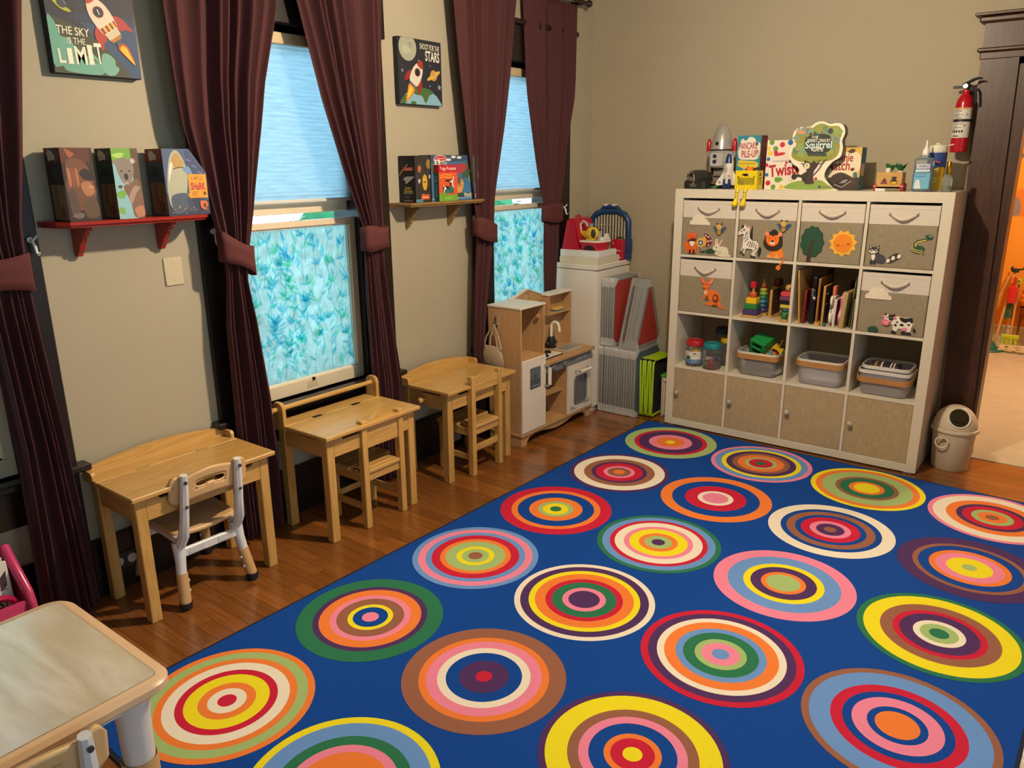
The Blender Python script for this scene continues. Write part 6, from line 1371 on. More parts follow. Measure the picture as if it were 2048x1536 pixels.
# yellow crate with legs
yc = mat('#e8cc10', .38, var=.03)
t = thing('crate_toy', 'yellow plastic milk crate toy with two dangling legs on the shelf edge', 'toy', top(1.217, -.405))
CWd, CD, CH = .128, .098, .105
b = B()
def wall(o, u, w_):
    o = Vector(o); u = Vector(u); n = u.cross(Vector((0, 0, 1))); 
    def r(x0, z0, x1, z1): b.prism([(x0, z0), (x1, z0), (x1, z1), (x0, z1)], o, u, (0, 0, 1), -.006 if False else .006, yc)
    r(0, 0, w_, .026); r(0, .088, w_, CH); r(0, .026, .014, .088); r(w_-.014, .026, w_, .088)
    r(.014, .074, w_*.30, .088); r(w_*.70, .074, w_-.014, .088); r(w_*.18, .066, w_*.82, .074)
    for k in range(-3, 8):
        for s in (1, -1):
            x0 = .014+k*(w_-.028)/7.0; x1 = x0+.040*s; p, q = Vector((x0, .026)), Vector((x1, .066))
            if s < 0: p.x += .04; q.x += .04
            # clip to the panel
            lo, hi = .014, w_-.014
            if q.x < lo or p.x > hi and q.x > hi: continue
            def cl(a_, c_):
                if a_.x < lo: a_ = a_.lerp(c_, (lo-a_.x)/(c_.x-a_.x)) if c_.x != a_.x else a_
                if a_.x > hi: a_ = a_.lerp(c_, (hi-a_.x)/(c_.x-a_.x)) if c_.x != a_.x else a_
                return a_
            if (p.x < lo and q.x < lo) or (p.x > hi and q.x > hi): continue
            p2, q2 = cl(p, q), cl(q, p); d = (q2-p2)
            if d.length < .004: continue
            d.normalize(); nn = Vector((-d.y, d.x))*.0016
            b.prism([tuple(p2-nn), tuple(q2-nn), tuple(q2+nn), tuple(p2+nn)], o+n*.001, u, (0, 0, 1), .003, yc)
wall((0, .006, 0), (1, 0, 0), CWd); wall((CWd-.006, .006, 0), (0, 1, 0), CD-.006); wall((CWd, CD-.006, 0), (-1, 0, 0), CWd); wall((.006, CD, 0), (0, -1, 0), CD-.006)
b.box((.004, .004, 0), (CWd-.004, CD-.004, .006), yc); b.build('crate', t)
b = B(); b.box((.010, .010, .008), (CWd-.010, CD-.010, .062), mat('#5f7f6a', .7, var=.5, scale=60)); b.build('filling', t)
for x in (.030, .076):
    b = B(); b.tube([(x-.004, -.008, .012), (x-.006, -.016, -.004), (x-.008, -.018, -.03), (x-.009, -.019, -.055)], [.010, .011, .009, .008], yc, seg=10); lg = b.build('leg', t)
    b = B(); b.tube([(x-.009, -.019, -.052), (x-.010, -.022, -.066), (x-.013, -.028, -.082), (x-.014, -.03, -.092)], [.010, .014, .017, .010], yc, seg=12); b.ball((x-.013, -.030, -.082), .017, yc, sc=(1, 1.1, .8)); b.build('shoe', lg)
    b = B(); b.box((x-.016, -.029, -.014), (x+.001, -.024, -.012), mat('#8a7408', .5)); b.box((x-.016, -.029, -.038), (x-.004, -.025, -.036), mat('#8a7408', .5)); b.build('strap_mark', lg)
for nm, lab, f in (('toy_log', 'brown toy stick in the yellow crate', lambda b: b.cyl((.0, 0, 0), (.02, .01, .05), .009, mat('#4a2a1c', .5))), ('toy_cube', 'orange toy cube in the yellow crate', lambda b: b.box((-.018, -.015, 0), (.016, .015, .034), mat('#ee7d1a', .4), bev=.003)), ('toy_straw', 'pink toy straw in the yellow crate', lambda b: b.cyl((0, 0, 0), (.014, 0, .045), .0045, mat('#e89aa0', .4))), ('toy_ball', 'dark brown toy ball in the yellow crate', lambda b: b.ball((0, 0, .02), .021, mat('#3c2218', .5)))):
    b = B(); f(b); x, y, z = {'toy_log': (.038, .04, .075), 'toy_cube': (.075, .03, .090), 'toy_straw': (.028, .028, .075), 'toy_ball': (.108, .045, .082)}[nm]
    single(b, nm, lab, 'toy', (1.217+x, -.405+y, TZ2+z), group='toys in the yellow crate')
# game boxes
def carton(nm, label, loc, w, d, h, m, front, side=None, side_m=None, cat='box'):
    t = thing(nm, label, cat, loc)
    b = B(); b.box((0, 0, 0), (w, d, h), m, bev=.001); o = b.build('carton', t)
    a = Art((0, 0, 0), (1, 0, 0), (0, 0, 1), w, h); a.clip = True; front(a); a.build('front_print', t)
    if side: a = Art((w, 0, 0), (0, 1, 0), (0, 0, 1), d, h); a.clip = True; side(a); a.build('side_print', t)
    return t
TEAL = '#2f8496'
def f_pancake(a):
    a.rect(0, 0, 1, 1, TEAL); [a.rect(k/9, .0, k/9+.03, 1, '#3b93a4') for k in range(9)]
    a.poly(smooth_poly([(.08, .80), (.2, .94), (.35, .90), (.5, .97), (.7, .95), (.8, .88), (.96, .84), (.95, .62), (.8, .55), (.5, .55), (.16, .56), (.06, .66)]), '#efe3d2')
    a.text('PANCAKE', .47, .80, .26, '#b0243a', wmax=.74, bold=.02, rot=.05); a.text('PILE-UP!', .56, .65, .27, '#b0243a', wmax=.72, bold=.02, rot=.05)
    a.poly([(.06, .44), (.10, .54), (.80, .52), (.94, .48), (.92, .40), (.3, .38)], '#e8c83c'); a.text('FLIP AND FLAPJACK RELAY', .48, .475, .07, '#3a3a2a', wmax=.72)
    a.lines(.3, .8, .36, 2, .04, '#9fd0d6', .012); a.ell(.55, .18, .46, .20, '#8a5226'); a.ell(.55, .22, .42, .17, '#b5763a'); a.poly(smooth_poly([(.40, .28), (.62, .30), (.66, .20), (.46, .16)]), '#f0dc8a'); a.ell(.82, .84, .06, .06, '#2a4a52')
carton('game_box', 'teal pancake game box behind the yellow crate', top(1.150, -.235), .142, .10, .300, mat(TEAL, .5), f_pancake, lambda a: (a.rect(0, 0, 1, 1, '#7a3228'), a.rect(.0, .80, 1, .86, '#8e4634')))
dots = ['#c8283a', '#2a6ab0', '#e8c83a', '#6a9a3a']
def f_twist(a):
    a.rect(0, 0, 1, 1, '#ece0d0'); n = 0
    for k in range(12): a.poly([(.5, .45), (.5+1.0*math.cos(k*PI/6-.1), .45+1.0*math.sin(k*PI/6-.1)), (.5+1.0*math.cos(k*PI/6+.08), .45+1.0*math.sin(k*PI/6+.08))], '#e0d4c4') if 0 < k < 0 else None
    for (x, y, c) in ((.10, .96, 3), (.33, .91, 0), (.50, .95, 1), (.66, .94, 2), (.84, .93, 3), (.19, .83, 3), (.04, .84, 2), (.08, .74, 2), (.05, .62, 1), (.02, .50, 0), (.80, .82, 1), (.92, .78, 0), (.08, .13, 0), (.20, .05, 3), (.38, .04, 2), (.56, .04, 1), (.74, .05, 0), (.04, .30, 1), (.92, .10, 3)):
        a.ell(x, y, .055 if x > .05 else .04, .055 if x > .05 else .04, dots[c])
    a.poly([(.15, .78), (.22, .80), (.26, .74), (.34, .76), (.42, .74), (.36, .70), (.24, .68), (.18, .68)], '#c8283a'); a.text('The classic game with a twist', .36, .585, .035, '#2a2422', wmax=.42, rot=.06)
    a.text('Twister', .48, .40, .24, '#b51e34', wmax=.80, bold=.03, rot=.12); a.ell(.45, .545, .028, .028, '#c8283a'); a.ell(.52, .565, .028, .028, '#2a3a5a')
    a.blob(.30, .20, .08, .06, '#6a9a3a', 4); a.poly([(.62, .30), (.70, .33), (.66, .24), (.58, .16), (.60, .24)], '#e0c030')
carton('game_box', 'white game box with coloured dots and red lettering beside the yellow crate', top(1.345, -.283), .26, .05, .268, mat('#e4d8c6', .5), f_twist)
SQ = [(0, 0), (.04, .05), (.19, .16), (.27, .27), (.24, .34), (.14, .39), (.06, .49), (.045, .59), (.13, .68), (.085, .77), (.115, .875), (.24, .93), (.41, .93), (.5, .98), (.64, 1.0), (.79, .96), (.90, .97), (1.02, .94), (1.07, .83), (1.03, .72), (1.055, .62), (1.03, .49), (.90, .42), (.79, .31), (.77, .20), (.87, .10), (.97, .03), (1.0, 0)]
t = thing('tree_game_box', 'cream tree-shaped squirrel game box at the middle of the shelf top', 'box', top(1.482, -.352)); SW, SH = .278, .357
out = smooth_poly(SQ, 3); P2 = [(x*SW, max(0, y*SH)) for x, y in out]
b = B(); b.prism(P2, (0, .055, 0), (1, 0, 0), (0, 0, 1), .055, mat('#efe4cc', .5), mat('#4a463a', .4)); b.build('carton', t)
a = Art((0, 0, 0), (1, 0, 0), (0, 0, 1), SW, SH)
ins = smooth_poly([(.10, .50), (.10, .58), (.17, .68), (.13, .77), (.16, .86), (.27, .90), (.43, .90), (.52, .95), (.64, .97), (.78, .93), (.92, .93), (.99, .88), (1.01, .80), (.98, .72), (1.0, .62), (.97, .51), (.86, .44), (.7, .42), (.5, .40), (.3, .42), (.18, .45)], 3); a.poly(ins, '#93923c')
rn = random.Random(5)
for k in range(34): a.blob(.16+.78*rn.random(), .50+.40*rn.random(), .05+.03*rn.random(), .04+.03*rn.random(), ['#6f9478', '#8aa05a', '#7a9a88', '#9c9c4c', '#5f8460'][k % 5], k, amp=.35)
for k in range(16): a.ell(.14+.80*rn.random(), .48+.44*rn.random(), .022, .022, ['#b0563a', '#4a5a7a', '#d0905a', '#8a6a5a', '#3a3238'][k % 5])
a.poly(smooth_poly([(.20, .84), (.16, .86), (.22, .89), (.34, .85), (.28, .82)]), '#d8906a'); a.ell(.80, .86, .05, .05, '#3a3a44')
a.poly(smooth_poly([(.34, .66), (.34, .75), (.44, .81), (.62, .82), (.78, .80), (.84, .72), (.84, .62), (.78, .56), (.60, .53), (.42, .54), (.35, .60)]), '#2c3a34')
a.text('THE', .52, .775, .05, '#ece4d4', bold=.01); a.text('SNEAKY, SNACKY', .60, .725, .060, '#ece4d4', wmax=.44, bold=.015, rot=-.02); a.text('Squirrel', .60, .66, .13, '#cfe0e0', wmax=.50, bold=.025); a.text('GAME', .60, .595, .075, '#ece4d4', wmax=.2, bold=.015)
a.poly([(.40, .545), (.78, .54), (.76, .50), (.42, .51)], '#3a4a42')
a.poly(smooth_poly([(.04, .02), (.12, .10), (.30, .14), (.5, .13), (.7, .15), (.85, .08), (.92, .02)]), '#8aa04a'); a.rect(.06, .025, .22, .075, '#7aa23a'); a.rect(.30, .025, .55, .055, '#7fa844')
a.poly(smooth_poly([(.40, .10), (.42, .25), (.40, .36), (.36, .44), (.44, .42), (.50, .40), (.54, .44), (.60, .40), (.66, .46), (.62, .36), (.56, .28), (.56, .18), (.58, .10)]), '#42322c')
a.line([(.56, .22), (.66, .32), (.74, .44)], .02, '#42322c'); a.line([(.6, .38), (.72, .40), (.78, .46)], .015, '#42322c')
a.blob(.40, .20, .07, .09, '#382a28', 2); a.line([(.36, .20), (.26, .22), (.20, .20)], .05, '#382a28'); a.ell(.19, .20, .055, .055, '#2e2432'); a.ell(.42, .37, .075, .065, '#382a28'); a.ell(.42, .36, .058, .058, '#e4d0b0'); a.ell(.42, .365, .012, .012, BK); a.line([(.30, .40), (.36, .38)], .012, '#382a28')
a.ell(.61, .17, .03, .03, '#b84a3a'); a.ell(.70, .05, .03, .025, '#35507a'); a.rect(.75, .045, .90, .055, '#6a5a4a'); a.build('front_print', t)
def f_brown(a):
    a.rect(0, 0, 1, 1, '#d8b04e'); a.poly(smooth_poly([(.0, .35), (.0, .92), (.5, .90), (.94, .86), (.95, .42), (.5, .3)]), '#ead9b6')
    a.text('Brownie', .50, .76, .19, '#a82c34', wmax=.62, bold=.02); a.text('Match', .48, .57, .22, '#a82c34', wmax=.54, bold=.02)
    a.poly([(.66, .90), (.74, .97), (.84, .96), (.84, .89), (.74, .86)], '#5a3a1c'); a.poly([(.34, .88), (.40, .95), (.48, .93), (.46, .87)], '#4a2e18'); a.ell(.82, .49, .05, .04, '#8a2a2a'); a.rect(.0, .0, 1, .30, '#3a2a22'); a.poly(smooth_poly([(.32, .30), (.56, .42), (.86, .28), (.90, .12), (.6, .03), (.40, .10)]), '#463430')
    a.poly([(.40, .14), (.66, .32), (.84, .22), (.60, .06)], '#2c2220'); a.line([(.42, .14), (.60, .07), (.82, .22)], .015, '#cfc4b6'); [a.line([(.55+.03*k, .17+.03*k), (.70+.02*k, .19+.03*k)], .012, '#d8cfc2') for k in range(3)]; a.poly([(.84, .40), (.92, .44), (.96, .30), (.88, .28)], '#2f6a7a')
def s_brown(a):
    a.rect(0, 0, 1, 1, '#2f7284'); a.rect(.14, .34, .86, .62, '#e6d6bc'); a.text('Brownie Match', .5, .48, .24, '#b03a34', wmax=2.1*.3*2.2*.5, rot=PI/2, bold=.01)
    rn = random.Random(2); [a.ell(rn.random()*.8+.1, rn.random()*.9+.05, .04, .04, '#7fb0b8') for k in range(14)]
carton('game_box', 'brown match game box with teal spine right of the tree-shaped box', top(1.640, -.285), .218, .095, .222, mat('#2f7284', .5), f_brown, s_brown)
# wooden sorter cart
t = thing('sorter_cart', 'small wooden shape sorter cart with red wheels and green leafy tops', 'toy', top(1.958, -.345))
b = B(); b.box((0, .0, .014), (.122, .085, .022), pineX); b.build('floor_board', t)
b = B(); W0, H0 = .122, .082   # front board with a triangle and a cup hole
fr = [(0, .014), (W0, .014), (W0, H0+.012), (0, H0+.012)]
b.prism(fr, (0, .006, 0), (1, 0, 0), (0, 0, 1), .006, pineX); b.build('front_board', t)
a = Art((0, 0, .014), (1, 0, 0), (0, 0, 1), W0, .08); a.poly([(.17, .27), (.46, .27), (.32, .68)], '#3a1c1c'); a.poly([(.20, .28), (.44, .28), (.37, .46), (.28, .44)], '#8e2a3a'); a.poly(smooth_poly([(.58, .28), (.80, .28), (.80, .50), (.76, .58), (.80, .72), (.60, .72), (.62, .58), (.58, .50)], 2), '#2a221a'); a.poly([(.60, .28), (.79, .28), (.79, .42), (.60, .42)], '#d8b028'); a.build('shape_hole', t)
b = B(); b.box((0, .079, .014), (W0, .085, H0+.012), pineX); b.box((0, .006, .014), (.006, .079, H0+.012), pineX); b.box((W0-.006, .006, .014), (W0, .079, H0+.012), pineX); b.box((.006, .006, H0+.004), (W0-.006, .079, H0+.010), pineX); b.build('box_side', t)
for x in (-.009, W0-.003): 
    for y in (.012, .068): b = B(); b.cyl((x-.001, y, .020), (x+.013, y, .020), .020, mat('#b3242a', .35), seg=20); b.build('wheel', t)
b = B(); b.rbox((.0, -.012, 0.0008), (.05, -.002, .014), .006, ivory); b.build('tow_tag', t)
gl = mat('#236a36', .6, var=.1)
for q, (x, y) in enumerate(((.055, .035), (.100, .05))):
    b = B(); b.cyl((x, y, H0+.010), (x, y, H0+.02), .010, mat('#d8cfc0', .4)); b.build('plug', t)
    b = B()
    for k in range(6):
        an = k*PI/3+q*.5; d = Vector((math.cos(an)*.55, math.sin(an)*.55, .8)).normalized(); L = .052-.008*(k % 2); p = Vector((x, y, H0+.016)); sd = d.cross(Vector((0, 0, 1))).normalized(); n_ = sd.cross(d)
        ol = [(0, 0), (.35, .012), (.45, .009), (.62, .014), (.72, .008), (1, 0), (.72, -.008), (.62, -.014), (.45, -.009), (.35, -.012)]
        pts = [tuple((f*L, s_)) for f, s_ in ol]; b.prism(pts, p, d, sd, .003, gl)
    b.build('leafy_top', t)
b = B(); b.lathe([(0, 0), (.012, 0), (.013, .006), (.013, .02), (.008, .024), (0, .024)], ivory, seg=16); b.build('plug', t).location = (.048, .02, H0+.0105)
# sanitizer, wipes, spray
t = thing('sanitizer_bottle', 'clear pump sanitizer bottle with white nozzle cap and blue label', 'bottle', top(2.176, -.352))
b = B(); b.rbox((-.046, -.022, .0005), (.046, .022, .165), .020, clearmat((.84, .92, .96), .12, .08), bev=.008); b.rbox((-.022, -.016, .163), (.022, .016, .178), .014, clearmat((.84, .92, .96), .12, .08)); b.build('bottle', t)
b = B(); b.rbox((-.040, -.017, .006), (.040, .017, .128), .015, clearmat((.62, .80, .92), .10, .1, 'gel')); b.build('gel', t)
b = B(); b.lathe([(.016, .178), (.016, .200), (.008, .212), (.005, .224), (.004, .245), (.0025, .248), (0, .248)], mat('#e4dfd8', .35), seg=20); b.build('cap', t)
a = Art((-.036, -.0222, .015), (1, 0, 0), (0, 0, 1), .072, .125); lw = clearmat((.55, .78, .90), .5, .3); a.rect(0, 0, 1, .62, mat('#6fb0cc', .4)); a.poly([(.05, 0), (.5, 0), (.35, .35), (.15, .35)], mat('#d8dcd8', .4)); a.rect(.05, .66, .95, .74, mat('#cfe0e8', .4)); a.rect(.08, .78, .92, .95, mat('#c9c6d8', .4)); a.rect(.06, .46, .75, .60, mat('#4a90b8', .4)); a.text('ADVANCED', .40, .53, .07, '#e4eef0', wmax=.6); a.text('PURELL', .55, .865, .12, '#1c2448', wmax=.66, bold=.02, shear=.2); a.build('label', t)
t = thing('wipes_canister', 'white wipes canister with blue and yellow label behind the sanitizer bottle', 'canister', top(2.212, -.245))
b = B(); b.lathe([(0, 0), (.042, 0), (.043, .006), (.043, .19), (.040, .195), (0, .195)], mat('#ddd8c8', .4), seg=32); b.build('canister', t)
b = B(); b.lathe([(.0434, .008), (.0434, .19)], mat('#e0b83a', .4), seg=32)
for k in range(32):
    a0, a1 = 2*PI*k/32, 2*PI*(k+1)/32; h0 = lambda q: .085+.035*math.sin(q*1.0+2.4); r = .0438
    b.face([(r*math.cos(a0), r*math.sin(a0), h0(a0)), (r*math.cos(a1), r*math.sin(a1), h0(a1)), (r*math.cos(a1), r*math.sin(a1), .19), (r*math.cos(a0), r*math.sin(a0), .19)], mat('#25407e', .4))
b.build('label', t)
b = B(); b.lathe([(.043, .195), (.044, .2), (.042, .222), (.030, .228), (0, .228)], mat('#e2dcc8', .4), seg=32); b.cyl((0, -.01, .228), (0, -.01, .236), .012, mat('#cfd0b0', .4)); b.build('lid', t)
b = B(); b.prism([(-.02, 0), (.02, 0), (.02, .03), (-.02, .03)], (.048, .0, .222), (1, 0, .25), (0, 1, 0), .004, mat('#e2dcc8', .4)); b.build('flip_cap', t)
a = Art((-.03, -.0446, .10), (1, 0, 0), (0, 0, 1), .06, .08); a.text('Clean', .5, .6, .22, '#c83a4a', wmax=.8, bold=.02, rot=-.25); a.build('lettering', t)
t = thing('spray_bottle', 'small clear bottle with gold cap at the right end of the shelf top', 'bottle', top(2.283, -.312))
b = B(); b.lathe([(0, .0005), (.022, .0005), (.0245, .004), (.0245, .062), (.018, .076), (.010, .082), (.010, .09)], clearmat((.86, .88, .80), .18, .08), seg=26); b.build('bottle', t)
b = B(); b.lathe([(0, .004), (.020, .004), (.0205, .03), (0, .03)], clearmat((.75, .75, .62), .15, .2, 'liquid'), seg=22); b.build('liquid', t)
b = B(); b.lathe([(.0125, .086), (.0125, .142), (.011, .145), (0, .145)], mat('#c79a34', .18, metal=1.0, var=0), seg=20); b.build('cap', t)
# ================================================================ wall shelves and pictures
def wall_shelf(label, poly, z, th, m, brs, depth, nm='wall_shelf'):
    t = thing(nm, label, 'shelf', (0, 0, z))
    b = B(); b.prism([(p[0], p[1]) for p in poly], (0, 0, -th*.55), (1, 0, 0), (0, 1, 0), th*.55, m); 
    b.prism([(p[0]*.94, p[1]*1+(.006 if p[1] < -3.3 or -1.9 > p[1] > -2.5 else -.006)*(p[0] > .05)) for p in poly], (0, 0, -th), (1, 0, 0), (0, 1, 0), th*.45, m); b.build('board', t)
    for y in brs:
        P = [(0, -th), (depth*.80, -th), (depth*.78, -th-.014), (depth*.66, -th-.020), (depth*.60, -th-.034), (depth*.50, -th-.040), (depth*.44, -th-.058), (depth*.36, -th-.066), (depth*.30, -th-.086), (depth*.22, -th-.094), (depth*.17, -th-.108), (depth*.08, -th-.112), (0, -th-.100)]
        b = B(); b.prism(P, (0, y+.009, 0), (1, 0, 0), (0, 0, 1), .018, m); b.build('bracket', t)
    return t
redpaint = mat('#9a2418', .3, var=.06, scale=14)
wall_shelf('red painted wall shelf carrying three animal puzzle boxes', [(0, -3.640), (.128, -3.634), (.160, -3.600), (.160, -3.095), (.132, -3.068), (0, -3.062)], 1.4625, .020, redpaint, (-3.525, -3.212), .16)
oakS = wood('#7a5a2e', '#a8824a', 1, rough=.45)
wall_shelf('small oak wall shelf carrying three puzzle boxes between the curtains', [(0, -1.972), (.13, -1.935), (.13, -1.345), (0, -1.325)], 1.4535, .020, oakS, (-1.845, -1.515), .13)
def puzzle_box(label, y0, y1, x0, x1, z0, z1, m, front, side, chamfer=0, nm='puzzle_box'):
    t = thing(nm, label, 'box', (x0, y0, z0)); d, w, h = x1-x0, y1-y0, z1-z0
    b = B(); P = [(0, 0), (w, 0), (w, h-chamfer*1.7), (w-chamfer, h), (0, h)] if chamfer else [(0, 0), (w, 0), (w, h), (0, h)]
    b.prism(P, (0, 0, 0), (0, 1, 0), (0, 0, 1), d, m); b.build('carton', t)
    a = Art((d, 0, 0), (0, 1, 0), (0, 0, 1), w, h); a.clip = True; front(a); a.build('front_print', t)
    a = Art((0, 0, 0), (1, 0, 0), (0, 0, 1), d, h); a.clip = True; side(a); a.build('side_print', t)
    return t
def spine(word, c0, c1, ctext):
    def f(a):
        a.rect(0, 0, 1, 1, c0); a.rect(.0, .80, 1, 1, c1); a.rect(.1, .02, 1, .50, '#8a6a44'); a.poly([(.22, .82), (.45, .84), (.62, .83), (.66, .90), (.5, .95), (.30, .98), (.18, .93)], '#c2bcb2'); a.rect(.72, .84, .78, .96, '#7a5040'); a.rect(.84, .84, .88, .96, '#7a5040')
        a.blob(.5, .66, .22, .16, '#2a3434', 3); a.text(word, .42, .33, .20, ctext, wmax=.62*1.0, rot=-PI/2, bold=.02); a.text("I AM LiL'", .76, .35, .13, '#3a2e1e', wmax=.48, rot=-PI/2)
        a.ell(.68, .13, .20, .20, '#5a2a20'); a.ell(.68, .13, .17, .17, '#8a6a44'); a.ell(.68, .13, .13, .13, '#5a2a20'); a.ell(.66, .13, .06, .06, '#8a6a44')
    return f
def f_hound(a):
    a.rect(0, 0, 1, 1, '#30201a'); rn = random.Random(3)
    a.rect(0, .8, .9, 1, '#5a2a1e'); a.poly([(.15, 1), (.45, .92), (.30, .86), (.2, .9)], '#a0563a'); a.poly(smooth_poly([(.10, .60), (.15, .82), (.45, .86), (.75, .78), (.9, .6), (.95, .35), (.7, .2), (.4, .15), (.15, .25), (.05, .45)]), '#6f4630')
    for k, x in enumerate((.14, .26, .38, .50)): a.poly(smooth_poly([(x, .72), (x+.08, .70), (x+.09, .52), (x+.02, .48)]), ['#b07050', '#8a5236', '#a8684a', '#7a4830'][k])
    a.poly(smooth_poly([(.50, .66), (.70, .72), (.95, .64), (.9, .56), (.62, .58)]), '#241a18'); a.poly(smooth_poly([(.52, .52), (.80, .54), (.92, .40), (.7, .34), (.55, .40)]), '#a8704e'); a.blob(.82, .47, .08, .05, '#c08a68', 3); a.poly(smooth_poly([(.60, .30), (.9, .30), (.98, .08), (.62, .04), (.5, .15)]), '#5a4634'); a.poly(smooth_poly([(.08, .40), (.30, .42), (.36, .1), (.12, .08)]), '#54403a'); a.blob(.3, .08, .2, .08, '#6f625e', 6)
def f_koala(a):
    a.rect(0, 0, 1, 1, '#8ab8c0'); a.poly([(0, .8), (0, 1), (.85, 1), (.75, .86), (.4, .82)], '#6fa03c'); a.blob(.25, .90, .2, .1, '#a8cc60', 1); a.blob(.2, .35, .2, .14, '#6fa848', 2); a.blob(.12, .12, .14, .12, '#7aa850', 5); a.rect(.72, .0, 1, 1, '#5a4432'); a.poly(smooth_poly([(.30, .45), (.55, .5), (.9, .55), (1, .1), (.6, .02), (.5, .25)]), '#7a5a48')
    a.poly(smooth_poly([(.45, .30), (.70, .46), (.92, .44), (.75, .36), (.56, .22)]), '#a08876'); a.ell(.16, .80, .13, .11, '#8a7a70'); a.ell(.74, .82, .14, .12, '#8a7a70'); a.ell(.75, .82, .08, .08, '#c8b8b0'); a.poly(smooth_poly([(.12, .76), (.30, .86), (.62, .84), (.78, .72), (.66, .56), (.46, .48), (.26, .56)]), '#86786e')
    a.ell(.45, .60, .08, .12, '#2e2624'); a.ell(.30, .68, .035, .035, BK); a.ell(.60, .68, .035, .035, BK); a.ell(.44, .51, .08, .03, '#c09a80'); a.poly(smooth_poly([(.62, .14), (.95, .18), (.98, .04), (.7, .02)]), '#b07858'); a.blob(.18, .46, .07, .06, '#4a2e2a', 8)
def f_shark(a):
    W1 = [(0, 0), (1, 0), (1, .64), (.635, 1), (0, 1)]; a.poly(W1, '#46587a'); a.poly([(.52, .98), (.62, .98), (.98, .64), (.98, .60), (.55, .62)], '#3c4468'); a.poly([(0, 0), (1, 0), (1, .22), (.5, .30), (0, .34)], '#2c3450')
    for k in range(9): a.ell(.56+.04*k, .84-.03*k+.02*(k % 3), .02, .01, '#7a90b4', rot=.8)
    a.poly(smooth_poly([(.06, .18), (.04, .45), (.10, .72), (.18, .90), (.30, .98), (.40, .94), (.50, .80), (.54, .62), (.50, .40), (.42, .20), (.36, .06), (.2, .05)]), '#a8a890'); a.poly(smooth_poly([(.20, .84), (.30, .94), (.40, .90), (.48, .78), (.40, .72), (.26, .72)]), '#b08d54'); a.poly(smooth_poly([(.18, .80), (.12, .70), (.08, .50), (.14, .60), (.22, .76)]), '#d4d2c6'); a.line([(.22, .70), (.34, .725), (.50, .72)], .02, '#5a3a30'); a.poly(smooth_poly([(.10, .28), (.34, .34), (.52, .30), (.46, .08), (.16, .04)]), '#4a5468'); a.poly(smooth_poly([(.48, .26), (.58, .22), (.66, .04), (.5, .06)]), '#3a465c'); a.poly(smooth_poly([(.44, .70), (.58, .74), (.66, .62), (.52, .64)]), '#6f8cb0')
    a.rect(.545, .26, .985, .62, '#e8952a'); a.poly([(.50, .32), (.56, .24), (.56, .34)], '#e8952a'); a.text("I AM LiL'", .77, .555, .085, '#2a2018', wmax=.28); a.text('SHaRK', .77, .43, .15, '#a8203a', wmax=.36, bold=.03); a.lines(.60, .78, .345, 3, .025, '#5a3a1a', .007); a.rect(.88, .30, .95, .35, '#5a3a1a')
    rn = random.Random(8); [a.ell(.08+.9*rn.random(), .02+.12*rn.random(), .012, .012, ['#d8b45a', '#8a7a50'][k % 2]) for k in range(22)]; a.blob(.86, .15, .09, .11, '#c8643c', 4); a.ell(.88, .14, .03, .05, '#3a2a3a')
dk = mat('#241a16', .5)
puzzle_box('brown hound puzzle box, leftmost on the red shelf', -3.592, -3.487, .028, .145, 1.463, 1.706, dk, f_hound, spine('HOUND', '#2e1e1a', '#5a1f22', '#6a2a26'))
puzzle_box('green koala puzzle box, middle of the red shelf', -3.422, -3.327, .028, .145, 1.463, 1.706, dk, f_koala, spine('KOaLa', '#2e4634', '#2a201e', '#8e2c26'))
puzzle_box('blue shark puzzle box with chamfered corner, right on the red shelf', -3.236, -3.066, .028, .145, 1.463, 1.706, dk, f_shark, spine('SHaRK', '#38485a', '#7a2020', '#8e2c2c'), chamfer=.062)
def f_solar(a):
    a.rect(0, 0, 1, 1, '#2b2623'); rn = random.Random(4)
    [a.line([(.06+.9*k/14, rn.random()*.5), (.06+.9*k/14+.05*rn.random(), .5+rn.random()*.5)], .012, ['#4a4440', '#3a3430', '#5a5450'][k % 3]) for k in range(14)]
    a.ell(.62, .43, .17, .36, '#c79a24', n=28); a.rect(.52, .42, .70, .45, '#6a5418'); a.ell(.28, .72, .11, .16, '#b0622a'); a.ell(.90, .82, .16, .22, '#8a6a2a'); a.ell(.95, .55, .06, .10, '#b0a898'); a.blob(.25, .46, .08, .10, '#b8b0a4', 2); a.blob(.5, .16, .05, .05, '#d8d0c8', 7); a.rect(.35, .06, .9, .17, '#c8502c'); a.rect(.42, .10, .82, .12, '#f0c8a0'); a.rect(0, 0, .45, .07, '#4a8090')
def s_solar(a):
    a.rect(0, 0, 1, 1, '#16151a'); rn = random.Random(6); [a.ell(rn.random(), rn.random(), .006, .006, '#8a8a92') for k in range(30)]
    a.line([(-.0, .58), (.25, .70), (.56, .82)], .045, '#d8b86a'); a.rect(.26, .68, .90, .755, '#c8503c'); a.rect(.38, .71, .78, .725, '#e8b8a8'); a.poly([(.22, .50), (.34, .54), (.52, .56), (.98, .56), (.8, .50), (.58, .44), (.48, .40), (.36, .42), (.40, .46)], '#b8b2aa'); a.text('Solar', .55, .31, .13, '#d8c060', wmax=.40, bold=.02); a.text('System', .55, .245, .13, '#d8c060', wmax=.56, bold=.02); a.lines(.22, .85, .19, 1, .03, '#b8b4b0', .012); a.lines(.32, .72, .14, 3, .025, '#8a8680', .006); a.lines(.25, .78, .035, 1, .02, '#c0bcb8', .012); a.ell(.78, .04, .03, .03, '#d06a3a')
puzzle_box('black solar system puzzle box, left on the oak shelf', -1.886, -1.775, .008, .120, 1.4545, 1.686, mat('#1a181a', .5), f_solar, s_solar)
